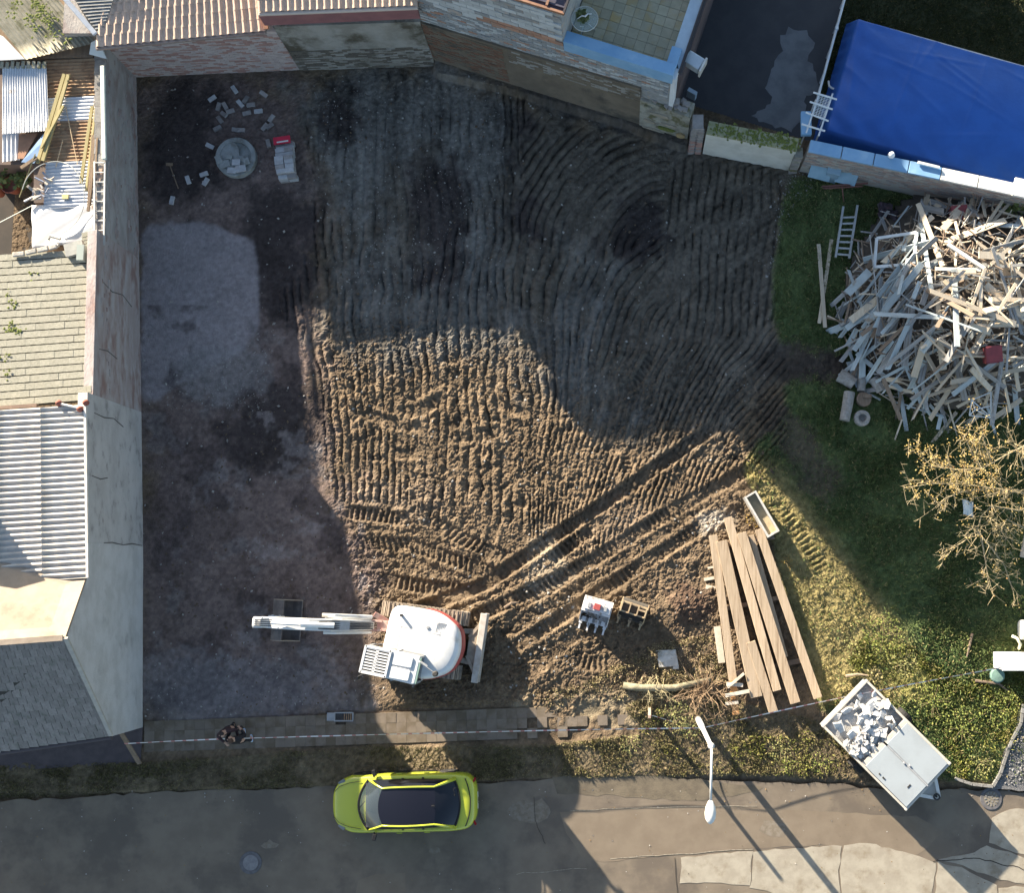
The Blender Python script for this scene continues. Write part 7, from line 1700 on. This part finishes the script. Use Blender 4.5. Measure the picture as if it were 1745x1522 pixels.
pk('bare', (1682, 542), (1650, 620), .16, .05, 1.95, 1.6, 'bare board tilting down toward the red box')
pk('bare', (1602, 582), (1608, 630), .20, .06, 1.7, 1.4, 'short bright board end on the south side of the crest')
pk('bare', (1655, 628), (1688, 664), .17, .08, 1.5, 1.2, 'chunky bare timber below the red box')
pk('grey', (1708, 610), (1690, 725), .14, .05, 1.5, .8, 'long grey board reaching down past the white wire frame')
pk('bare', (1740, 370), (1790, 480), .08, .04, 1.6, 1.6, 'pale lath at the upper right edge of the heap')
pk('bare', (1690, 510), (1790, 512), .14, .05, 2.2, 1.9, 'straight bare board pointing right out of the picture')
pk('brown', (1505, 645), (1535, 715), .13, .05, .7, .3, 'brown board leaning down the south-west foot of the heap')
pk('grey', (1560, 585), (1580, 700), .12, .05, 1.2, .4, 'grey board running down the south slope')
pk('bare', (1537, 715), (1524, 752), .05, .03, .2, .05, 'single thin lath lying on the grass south of the heap')
pk('blue', (1604, 706), (1598, 732), .13, .04, .3, .1, 'small pointed painted board on the grass south of the heap')
for n_, (x, y, z, lb) in enumerate(((1690, 605, 2.1, 'dull red box lying on the south-east side of the timber heap'), (1632, 366, 1.1, 'dull red box at the north edge of the timber heap'))):
    p = gp(x, y, z); b = MB(); R = Matrix.Rotation(.1, 3, 'Z') @ Matrix.Rotation(.15, 3, 'X'); b.box(p, (.50, .50, .36), R); b.box(p + Vector((.02, 0, .19)), (.53, .53, .03), R); b.box(p + Vector((0, -.26, 0)), (.4, .03, .22), R); solo('red_box', b, M('dull_red', (.27, .06, .065), (.20, .05, .055), scale=4, rough=.6), lb, 'box', p)
# window frames
def frame(pts, w_, label, mt, name='window_frame'):
    m = sum((Vector(p) for p in pts), Vector()) / len(pts); t = thing(name, label, 'frame', m)
    for i in range(len(pts)):
        if pts[(i + 1) % len(pts)] is None: continue
        b = MB(); b.beam(pts[i], pts[(i + 1) % len(pts)], w_, w_ * .8); part('frame_bar', b, mt, t)
mat_wf = M('window_white', (.58, .62, .63), (.50, .53, .54), scale=4, rough=.6)
frame([gp(1494, 406, 1.35), gp(1562, 396, 1.75), gp(1557, 450, 1.95), gp(1490, 455, 1.5)], .09, 'big white window frame standing in the north-west of the timber heap', mat_wf)
t = thing('wire_stand', 'white wire frame lying at the south foot of the timber heap', 'frame', gp(1672, 695, .5))
wf = [gp(1656, 682, 1.2), gp(1689, 668, 1.4), gp(1690, 712, .95), gp(1652, 708, .9), gp(1662, 698, 1.1), gp(1688, 692, 1.25)]
for i, j in ((0, 1), (1, 2), (2, 3), (3, 0), (0, 4), (4, 5), (5, 1), (4, 3), (5, 2), (0, 2), (4, 2)):
    b = MB(); b.tube([wf[i], wf[j]], .022, 6); part('bar', b, mat_wmet, t)
# aluminium ladder
t = thing('ladder', 'grey ladder with six rungs lying on the grass against the timber heap', 'ladder', gp(1443, 400, .3))
La, Lb, Lc, Ld = gp(1437, 352, .30), gp(1461, 350, .36), gp(1424, 438, .35), gp(1447, 440, .42)
mat_lad = M('ladder_grey', (.40, .42, .42), (.33, .345, .345), scale=5, rough=.6)
for a, c in ((La, Lc), (Lb, Ld)): b = MB(); b.beam(a, c, .07, .10); part('rail', b, mat_lad, t)
for k in range(7): f = .22 + .78 * k / 6.5; b = MB(); b.beam(lerp(La, Lc, f), lerp(Lb, Ld, f), .06, .04); part('rung', b, mat_lad, t)
# red iron bar tool by the wall
b = MB(); b.beam(gp(1400, 318, .35), gp(1479, 312, .45), .05, .05); b.beam(gp(1403, 321, .35), gp(1470, 317, .4), .04, .04); b.tube([gp(1435, 318, .4), gp(1438, 345, .05)], .02, 6); solo('rusty_bar', b, M('rust_red', (.22, .10, .085), (.17, .08, .07), scale=6), 'rusty red iron bar with a leg lying below the blue box', 'bar', gp(1440, 320, 0))
# stumps, logs and hollow log
mat_log = M('grey_log', (.34, .325, .30), (.25, .235, .21), scale=4, rough=.95, bump=.6, bscale=25, stretch=(2, 2, 2))
for n_, (a, c, r, lb) in enumerate((((1429, 640), (1454, 656), .24, 'pale cut log lying left of the other logs on the grass'), ((1467, 624), (1466, 668), .16, 'slim upright-lying log right of the pale cut log'), ((1446, 670), (1437, 718), .19, 'grey log lying lowest left at the foot of the heap'), ((1487, 646), (1500, 668), .20, 'short split log close under the brown board'))):
    p, q = onground(*a, r * .8), onground(*c, r * .8); b = MB(); b.tube([p, lerp(p, q, .5) + Vector((.01, .01, .01)), q], [r, r * .95, r * .9], 12); solo('cut_log', b, mat_log, lb, 'log', onground(*a), smooth=False)
p = onground(1467, 714); b = MB(); b.lathe([(.13, .02), (.26, .0), (.28, .12), (.26, .24), (.14, .25), (.12, .1)], p, 20); solo('hollow_log', b, mat_log, 'short hollow log standing on end like a ring below the heap', 'log', p)
p = onground(1470, 682); b = MB(); b.lathe([(.10, .02), (.24, .0), (.26, .12), (.24, .2), (.10, .2)], p, 16); b.box(p + Vector((.1, .1, .22)), (.3, .12, .05)); solo('rotten_stump', b, mat_pbrown, 'dark rotten stump between the logs and the hollow log', 'stump', p)
b = MB(); 
for _ in range(10): q = gp(1515 + rnd.uniform(-18, 18), 362 + rnd.uniform(-12, 12), rnd.uniform(.1, .5)); b.box(q, (rnd.uniform(.2, .5), rnd.uniform(.1, .3), rnd.uniform(.05, .2)), Matrix.Rotation(rnd.random() * 3, 3, 'Z') @ Matrix.Rotation(rnd.random(), 3, 'X'))
solo('dark_scrap', b, M('dark_scrap', (.07, .05, .065), (.05, .04, .045), scale=5), 'dark jumble of scrap on the grass north-west of the timber heap', 'scrap', gp(1515, 365))
# splinters and core of dark debris in the heap
b = MB()
for _ in range(1200):
    x, y = pr.uniform(1430, 1790), pr.uniform(350, 720)
    if ((x - 1625) / 195.0) ** 2 + ((y - 530) / 188.0) ** 2 > 1: continue
    z = max(.05, dome(x, y) * pr.uniform(.7, 1.0)); p = gp(x, y, z); a = pr.random() * 3.14; L = pr.uniform(.15, .7); q = p + Vector((math.cos(a) * L, math.sin(a) * L, pr.gauss(0, .12) * L)); b.mi = pr.randrange(3); b.beam(p, q, pr.uniform(.02, .06), pr.uniform(.012, .03), roll=pr.random())
b.mi = 0; struct('timber_splinters', b, [mat_pgrey, mat_ppale, mat_pbrown], kind='stuff')
b = MB(); b.grid(lambda u, v: (lambda x, y: gp(x, y, dome(x, y) * .66 - .16 if dome(x, y) > .34 else -.6))(1400 + 420 * u, 320 + 420 * v), 40, 40); struct('heap_core', b, M('heap_debris', (.10, .085, .07), (.07, .06, .05), scale=4), kind='stuff')

# ------------------------------------------------------------------ weeds, tree, shrubs
mat_twig = M('dry_twig', (.34, .24, .15), (.25, .175, .11), scale=3, rough=.9)
def twigs(px_, py_, n, L, name, label, spread=1.0, z0=0.0, cat='shrub', mt=None, dirs=None):
    p = onground(px_, py_); t = thing(name, label, cat, p); b = MB()
    for _ in range(n):
        a = rnd.random() * 6.283 if dirs is None else rnd.uniform(*dirs); e = rnd.uniform(.05, 1.0); l = L * rnd.uniform(.5, 1.15)
        d = Vector((math.cos(a) * math.cos(e), math.sin(a) * math.cos(e), math.sin(e))); p_ = p + Vector((rnd.gauss(0, .20), rnd.gauss(0, .14), 0)); q = p_ + d * l + Vector((rnd.gauss(0, .15), rnd.gauss(0, .15), -.25 * l * math.cos(e))); m = p_ + d * l * .55 + Vector((rnd.gauss(0, .06), rnd.gauss(0, .06), .04))
        b.tube([p_, m, q], [.012, .008, .003], 4)
        for _k in range(2):
            f = rnd.uniform(.4, .9); s0 = lerp(m, q, f); b.tube([s0, s0 + Vector((rnd.gauss(0, .12), rnd.gauss(0, .12), rnd.uniform(0, .12)))], [.006, .002], 4)
    part('twig', b, mt or mat_twig, t, kind='stuff'); return t
twigs(1196, 1178, 85, 1.15, 'twig_shrub', 'bare reddish twiggy shrub just above the street lamp')
twigs(1112, 1166, 26, .8, 'twig_shrub', 'thin fan of pale sprouts growing over the fallen trunk', dirs=(3.6, 5.9), mt=M('pale_twig', (.38, .33, .20), (.28, .24, .14), scale=3))
b = MB(); b.tube([onground(1062, 1168, .10), onground(1090, 1172, .14), onground(1150, 1172, .15), onground(1210, 1158, .14)], [.11, .12, .11, .08], 10); solo('fallen_trunk', b, M('pale_bark', (.17, .155, .105), (.28, .25, .17), scale=5, bump=.6, c3=(.16, .15, .10), c3scale=3), 'pale fallen tree trunk lying along the top edge of the pavement', 'trunk', onground(1130, 1172), smooth=True)
mat_weed = M('weed_leaf', (.20, .215, .075), (.30, .28, .11), scale=6, rough=.75); mat_weed2 = M('lush_leaf', (.15, .19, .04), (.25, .26, .07), scale=6, rough=.75); mat_dryg = M('dry_grass', (.34, .28, .13), (.26, .22, .10), scale=5, rough=.9)
for n_, (x, y, r, h, n, ls, mt, lb) in enumerate(((1150, 1218, .55, .55, 520, .10, mat_weed, 'pale green leafy weeds between stake and street lamp'), (1175, 1240, .35, .45, 220, .10, mat_weed, 'small clump of weeds at the foot of the street lamp'), (1330, 1278, .42, .40, 300, .09, mat_weed, 'weed clump on the verge below the beams'), (1395, 1300, .40, .45, 300, .09, mat_weed2, 'green weed clump at the kerb left of the trailer'), (1345, 1305, .30, .35, 180, .09, mat_weed2, 'small weed clump at the kerb below the beams'),
        (1075, 1268, .35, .4, 220, .09, mat_weed, 'weed clump on the verge left of the lamp shadow'), (1505, 1085, .75, .7, 700, .11, mat_weed2, 'big lit bush of green weeds above the trailer'), (1455, 1105, .50, .5, 380, .10, mat_weed, 'yellowish weed bush left of the big lit bush'), (1540, 1130, .55, .5, 420, .10, mat_weed, 'weed bush right of the trailer top'),
        (1590, 1195, .7, .6, 600, .11, mat_weed2, 'lit weed bush beside the open trailer half'), (1640, 1240, .7, .6, 600, .11, mat_weed2, 'lit green weed bush right of the trailer lids'), (1690, 1210, .6, .6, 500, .11, mat_weed2, 'weed bush left of the dark gravel'), (1670, 1300, .5, .45, 380, .10, mat_weed, 'yellow weed bush at the trailer drawbar side'), (1740, 1030, .45, .5, 300, .11, mat_weed2, 'sunlit weeds at the right edge above the barrel'), (1725, 1190, .5, .5, 360, .11, mat_weed2, 'weed bush under the white cabinet'),
        (1285, 880, .35, .35, 240, .09, M('golden_leaf', (.40, .27, .06), (.30, .19, .05), scale=6), 'golden autumn weeds beside the concrete trough'), (1340, 958, .25, .35, 120, .08, M('golden_leaf2', (.36, .24, .06), (.26, .17, .05), scale=6), 'small golden weed right of the rightmost plank'), (1490, 1150, .3, .4, 150, .14, mat_dryg, 'tuft of dry straw at the top corner of the trailer'))):
    plant(x, y, zg(gp(x, y).x, gp(x, y).y), r * 1.05, h * .30, int(n * .4), ls * .5, 'weed_clump', lb, mt, 'weeds', 8)
# bare branches
for n_, (pts, lb) in enumerate((([(1440, 1152), (1460, 1149), (1478, 1151)], 'short bare branch on the grass at the upper trailer corner'), ([(1655, 1080), (1650, 1100), (1645, 1120)], 'thin dry stalk in the dark grass left of the cabinet'), ([(1660, 1160), (1700, 1165), (1720, 1180)], 'crooked stick below the green lid'), ([(860, 1036), (872, 1028), (884, 1027)], 'pale splinter of wood on the soil right of the dozer blade'))):
    b = MB(); b.tube([onground(*q, .08) for q in pts], [.05, .04, .02], 6); solo('branch', b, mat_bark if n_ else mat_beam, lb, 'branch', onground(*pts[0]))
# the autumn fruit tree at the right edge
mat_tb = M('tree_bark', (.40, .33, .20), (.30, .245, .15), scale=5, rough=.95, bump=.5); mat_yl = M('yellow_leaf', (.42, .29, .09), (.33, .26, .10), scale=9, rough=.7, c3=(.25, .12, .04), c3scale=6); tr_r = random.Random(8)
root = gp(1772, 868); t = thing('autumn_tree', 'nearly leafless fruit tree with yellow autumn leaves at the right edge', 'tree', root)
b = MB(); tk = Vector((root.x, root.y, 0)); crown = Vector((root.x - .1, root.y + .1, 2.1)); b.tube([tk, tk + Vector((.05, .02, 1)), crown], [.16, .13, .11], 10); part('trunk', b, mat_tb, t, smooth=True)
lf = MB(); leafpts = []
def limb(pts, r0, name='limb'):
    b = MB(); n = len(pts); b.tube(pts, [r0 * (1 - .75 * i / (n - 1)) for i in range(n)], 7)
    for i in range(1, n):
        for _ in range(7):
            f = tr_r.random(); s0 = lerp(pts[i - 1], pts[i], f); d = (pts[i] - pts[i - 1]).normalized(); a = Vector((tr_r.gauss(0, 1), tr_r.gauss(0, 1), tr_r.gauss(.2, .6))).normalized(); dd = (d * .7 + a * .9).normalized(); L = tr_r.uniform(.3, .9)
            m = s0 + dd * L * .5 + Vector((tr_r.gauss(0, .05), tr_r.gauss(0, .05), 0)); e = s0 + dd * L; b.tube([s0, m, e], [r0 * .22, r0 * .15, .004], 5)
            for q in range(3):
                g = lerp(m, e, tr_r.random()); e2 = g + Vector((tr_r.gauss(0, .16), tr_r.gauss(0, .16), tr_r.gauss(.05, .1))); b.tube([g, e2], [.009, .003], 4); leafpts.append(e2); leafpts.append(g)
    part(name, b, mat_tb, t)
limbs = [[(1745, 760, 3.2), (1710, 778, 3.5), (1672, 800, 3.6), (1630, 800, 3.7), (1590, 795, 3.8), (1558, 770, 3.8)], [(1672, 800, 3.6), (1655, 770, 3.9), (1640, 735, 4.0)], [(1690, 790, 3.5), (1678, 755, 3.8), (1668, 730, 3.9)], [(1740, 840, 2.9), (1690, 832, 3.2), (1640, 825, 3.3), (1590, 824, 3.3), (1540, 832, 3.3)], [(1690, 832, 3.2), (1640, 838, 3.2), (1610, 850, 3.1), (1588, 870, 3.0)],
         [(1735, 870, 2.7), (1690, 862, 3.0), (1672, 880, 3.0), (1665, 905, 2.9), (1640, 925, 2.8), (1608, 942, 2.7)], [(1665, 905, 2.9), (1690, 935, 2.7), (1712, 965, 2.5), (1728, 1012, 2.3)], [(1672, 915, 2.8), (1680, 960, 2.6), (1685, 1005, 2.4)], [(1745, 900, 2.7), (1715, 885, 2.9), (1705, 905, 2.9), (1720, 925, 2.8)], [(1745, 800, 3.4), (1735, 770, 3.7), (1720, 735, 3.9)], [(1760, 850, 2.7), (1735, 835, 3.0), (1705, 838, 3.3), (1660, 850, 3.4)]]
for L_ in limbs:
    pts = [gp(*q) for q in L_]; 
    if L_[0][0] > 1730: pts = [crown] + pts
    limb(pts, .032)
for p in leafpts:
    px_, py_ = pix(p.x, p.y, p.z)
    k = 7 if (py_ < 845 and 1545 < px_ < 1700) else (2 if tr_r.random() < .45 else 0)
    for _ in range(tr_r.randint(0, k)):
        c = p + Vector((tr_r.gauss(0, .06), tr_r.gauss(0, .06), tr_r.gauss(0, .05))); a = tr_r.random() * 6.28; s = tr_r.uniform(.025, .06); u = Vector((math.cos(a), math.sin(a), tr_r.uniform(-.6, .6))) * s; vv = Vector((-math.sin(a), math.cos(a), tr_r.uniform(-.6, .6))) * s * .45
        lf.add([c - u * .5, c + vv, c + u * .5, c - vv], [(0, 1, 2, 3)])
part('leaves', lf, mat_yl, t, kind='stuff')
# things along the right edge
b = MB(); p = onground(1648, 864); b.grid(lambda u, v: p + Vector(((u - .5) * .34, (v - .5) * .5 - .1 * u, .10 + .12 * math.sin(3.14 * u) * math.sin(3.14 * v) + .04 * math.sin(9 * u + 5 * v))), 10, 12); solo('white_rag', b, M('white_cloth', (.56, .62, .62), None), 'crumpled white rag lying in dark grass under the tree', 'rag', p, smooth=True)
t = thing('white_cabinet', 'white utility cabinet at the right edge where the barrier tape ends', 'cabinet', onground(1740, 1135)); cb = gp(1742, 1128, 1.05)
b = MB(); b.box((cb.x, cb.y, .53), (1.25, .52, 1.04)); part('body', b, mat_wcap, t, bevel=.015)
b = MB(); b.box((cb.x, cb.y, 1.07), (1.32, .58, .04)); part('lid', b, M('cabinet_lid', (.74, .73, .70), None), t, bevel=.012)
b = MB(); b.box((cb.x - .2, cb.y - .28, .55), (.03, .02, .8)); b.box((cb.x - .55, cb.y - .285, .6), (.06, .03, .12)); part('door_trim', b, mat_egrey, t)
t = thing('barrel', 'grey and white ribbed barrel lying at the right edge above the cabinet', 'barrel', onground(1748, 1075)); R = Matrix.Rotation(math.pi / 2, 3, 'Y'); p = onground(1752, 1073, .3)
b = MB(); b.lathe([(.22, -.36), (.30, -.34), (.31, -.18), (.29, -.16), (.31, 0), (.29, .02), (.30, .3), (.22, .34)], p, 20, R); part('body', b, M('barrel_grey', (.42, .43, .46), (.34, .345, .37), scale=4, rough=.5), t, smooth=True)
b = MB(); b.lathe([(.31, -.37), (.32, -.33), (.32, -.24), (.31, -.23)], p, 20, R); part('rim', b, mat_wcap, t)
b = MB(); b.tube([gp(1724, 1084, .4), gp(1733, 1088, .45), gp(1739, 1098, .45), gp(1736, 1106, .3)], .05, 8); solo('white_hose', b, M('cream_hose', (.58, .56, .42), None), 'bent cream pipe between barrel and white cabinet', 'pipe', gp(1732, 1092, 0), smooth=True)
p = onground(1697, 1151, .12); b = MB(); b.lathe([(.24, -.12), (.24, .02), (.20, .05), (.05, .06)], p, 20); solo('green_lid', b, M('green_lid', (.16, .26, .22), (.13, .21, .18), scale=4), 'round green lid in the grass just left of the white cabinet', 'lid', p)
b = MB(); p = onground(1743, 920, .5); b.box((p.x + .25, p.y, .45), (.5, 1.3, .9), Matrix.Rotation(-.25, 3, 'Z')); solo('white_crate', b, M('crate_white', (.56, .52, .47), (.46, .42, .38), scale=4), 'corner of a pale crate cut off by the right edge below the tree', 'crate', p)

# ------------------------------------------------------------------ grass: single blades, far too many to count
def blades(name, N, dens_fn, c_lo, c_hi, hmin, hmax, bias=.5, wdt=.012, zfun=None, bounds=None, seed=1, dry=None, clump=.0):
    r = np.random.RandomState(seed)
    x0, x1, y0, y1 = bounds
    px_ = r.uniform(x0, x1, N * 4); py_ = r.uniform(y0, y1, N * 4)
    u = (px_ - CX) / F; v = -(py_ - CY) / F; dz = v * _s - _c; tt = -H / dz; x = u * tt; y = (v * _c + _s) * tt
    d = dens_fn(px_, py_, x, y); k = r.rand(N * 4) < d; x, y, px_, py_ = x[k][:N], y[k][:N], px_[k][:N], py_[k][:N]; n = len(x)
    i = np.clip(np.round((x - GX0) / GS).astype(int), 0, Z.shape[1] - 1); j = np.clip(np.round((y - GY0) / GS).astype(int), 0, Z.shape[0] - 1); z = Z[j, i] if zfun is None else np.full(n, zfun)
    cl = fbm(x, y, 1.1, seed + 5, 3); big = fbm(x, y, .35, seed + 9, 3)
    h = (hmin + (hmax - hmin) * r.rand(n) ** 2) * (.5 + 1.1 * cl); a = r.rand(n) * 6.283; le = r.uniform(.2, 1.2, n); ld = r.rand(n) * 6.283
    wx, wy = np.cos(a) * wdt, np.sin(a) * wdt; tx, ty = np.cos(ld) * h * le, np.sin(ld) * h * le
    P = np.zeros((n, 4, 3), np.float32); P[:, 0] = np.stack([x - wx, y - wy, z - .01], -1); P[:, 1] = np.stack([x + wx, y + wy, z - .01], -1)
    P[:, 2] = np.stack([x + wx * .7 + tx * .5, y + wy * .7 + ty * .5, z + h * .75], -1); P[:, 3] = np.stack([x + tx, y + ty, z + h], -1)
    me = bpy.data.meshes.new(name); me.vertices.add(n * 4); me.vertices.foreach_set('co', P.ravel()); base = np.arange(n) * 4
    Fi = np.stack([base, base + 1, base + 2, base, base + 2, base + 3], -1).ravel().astype(np.int32); me.loops.add(len(Fi)); me.loops.foreach_set('vertex_index', Fi); me.polygons.add(n * 2); me.polygons.foreach_set('loop_start', np.arange(0, n * 6, 3, dtype=np.int32)); me.update(calc_edges=True)
    m = np.clip((big * .6 + cl * .4 - .5) * 2.2 + .5 + r.normal(0, .18, n), 0, 1)[:, None]; cc = np.array(c_lo) * (1 - m) + np.array(c_hi) * m
    if dry is not None:
        q = (r.rand(n) < dry[1] * (0.4 + 1.2 * (1 - cl)))[:, None]; cc = np.where(q, np.array(dry[0]) * r.uniform(.7, 1.2, (n, 1)), cc)
    c4 = np.concatenate([np.repeat(cc[:, None], 4, 1), np.ones((n, 4, 1))], -1).astype(np.float32); ca = me.color_attributes.new('col', 'FLOAT_COLOR', 'POINT'); ca.data.foreach_set('color', c4.ravel()); me.materials.append(mat_blade); o = bpy.data.objects.new(name, me); C.objects.link(o); o['kind'] = 'stuff'
mat_blade = M('grass_blade', (1, 1, 1), None, rough=.7, attr=True, spec=.2)
def dmask(Mk, gamma=1.0):
    def f(px_, py_, x, y):
        i = np.clip(np.round((x - GX0) / GS).astype(int), 0, Z.shape[1] - 1); j = np.clip(np.round((y - GY0) / GS).astype(int), 0, Z.shape[0] - 1); return np.clip(Mk[j, i], 0, 1) ** gamma
    return f
pat = .35 + .65 * sstep(.35, .6, fbm(X, Y, .8, 301, 4)); pat2 = sstep(.42, .62, fbm(X, Y, 1.2, 305, 4))
blades('grass', 150000, dmask(m_grass * pat * (1 - .88 * lawn_sun_tint)), (.055, .105, .034), (.20, .235, .085), .025, .12, bounds=(1240, 1760, 290, 1345), seed=3, dry=((.30, .25, .12), .16))
blades('sun_tinted_grass', 11000, dmask(m_grass * lawn_sun_tint * pat), (.20, .20, .06), (.36, .31, .12), .015, .06, bounds=(1240, 1620, 730, 1220), seed=23, dry=((.38, .30, .14), .4))  # paler blades carry the sunshine of the lit triangle in their colour
blades('verge_grass', 45000, dmask(m_verge * (.12 + .88 * pat2)), (.085, .09, .035), (.18, .165, .07), .02, .08, bounds=(-20, 1500, 1180, 1380), seed=7, dry=((.26, .21, .11), .35))
pat3 = .05 + .95 * sstep(.49, .64, .6 * fbm(X, Y, .9, 315, 3) + .4 * fbm(X, Y, 2.6, 316, 2))
lushz = zone([(1470, 1080), (1560, 1110), (1640, 1170), (1720, 1150), (1760, 1000), (1760, 1200), (1735, 1240), (1695, 1335), (1625, 1322), (1600, 1240), (1500, 1150), (1440, 1140)], 5, .7, 1.2, 311) + .22 * zone([(1110, 1190), (1200, 1200), (1260, 1250), (1440, 1250), (1440, 1325), (1290, 1318), (1060, 1300)], 5, .9, 1.4, 312)
blades('lush_grass', 70000, dmask(np.clip(lushz, 0, 1) * pat3), (.12, .15, .032), (.36, .36, .09), .025, .13, bounds=(1040, 1760, 990, 1345), seed=13, wdt=.008, dry=((.38, .32, .14), .25))
dryz = zone([(1090, 1110), (1215, 1080), (1250, 1160), (1180, 1185), (1040, 1185), (900, 1205), (880, 1185), (1000, 1165)], 6, .8, 1.5, 310)
blades('dry_grass', 15000, dmask(dryz * (.2 + .8 * pat2)), (.32, .26, .14), (.42, .35, .20), .02, .08, bounds=(840, 1270, 1010, 1215), seed=9, dry=((.16, .15, .06), .3))
blades('garden_grass', 50000, lambda a, b_, x, y: (inpoly(a, b_, [(1400, 230), (1400, 155), (1440, -10), (1760, -10), (1760, 360)])).astype(float), (.035, .048, .016), (.07, .078, .028), .04, .12, bounds=(1395, 1760, -10, 340), seed=11, zfun=YZ + .01, dry=((.14, .12, .06), .15))
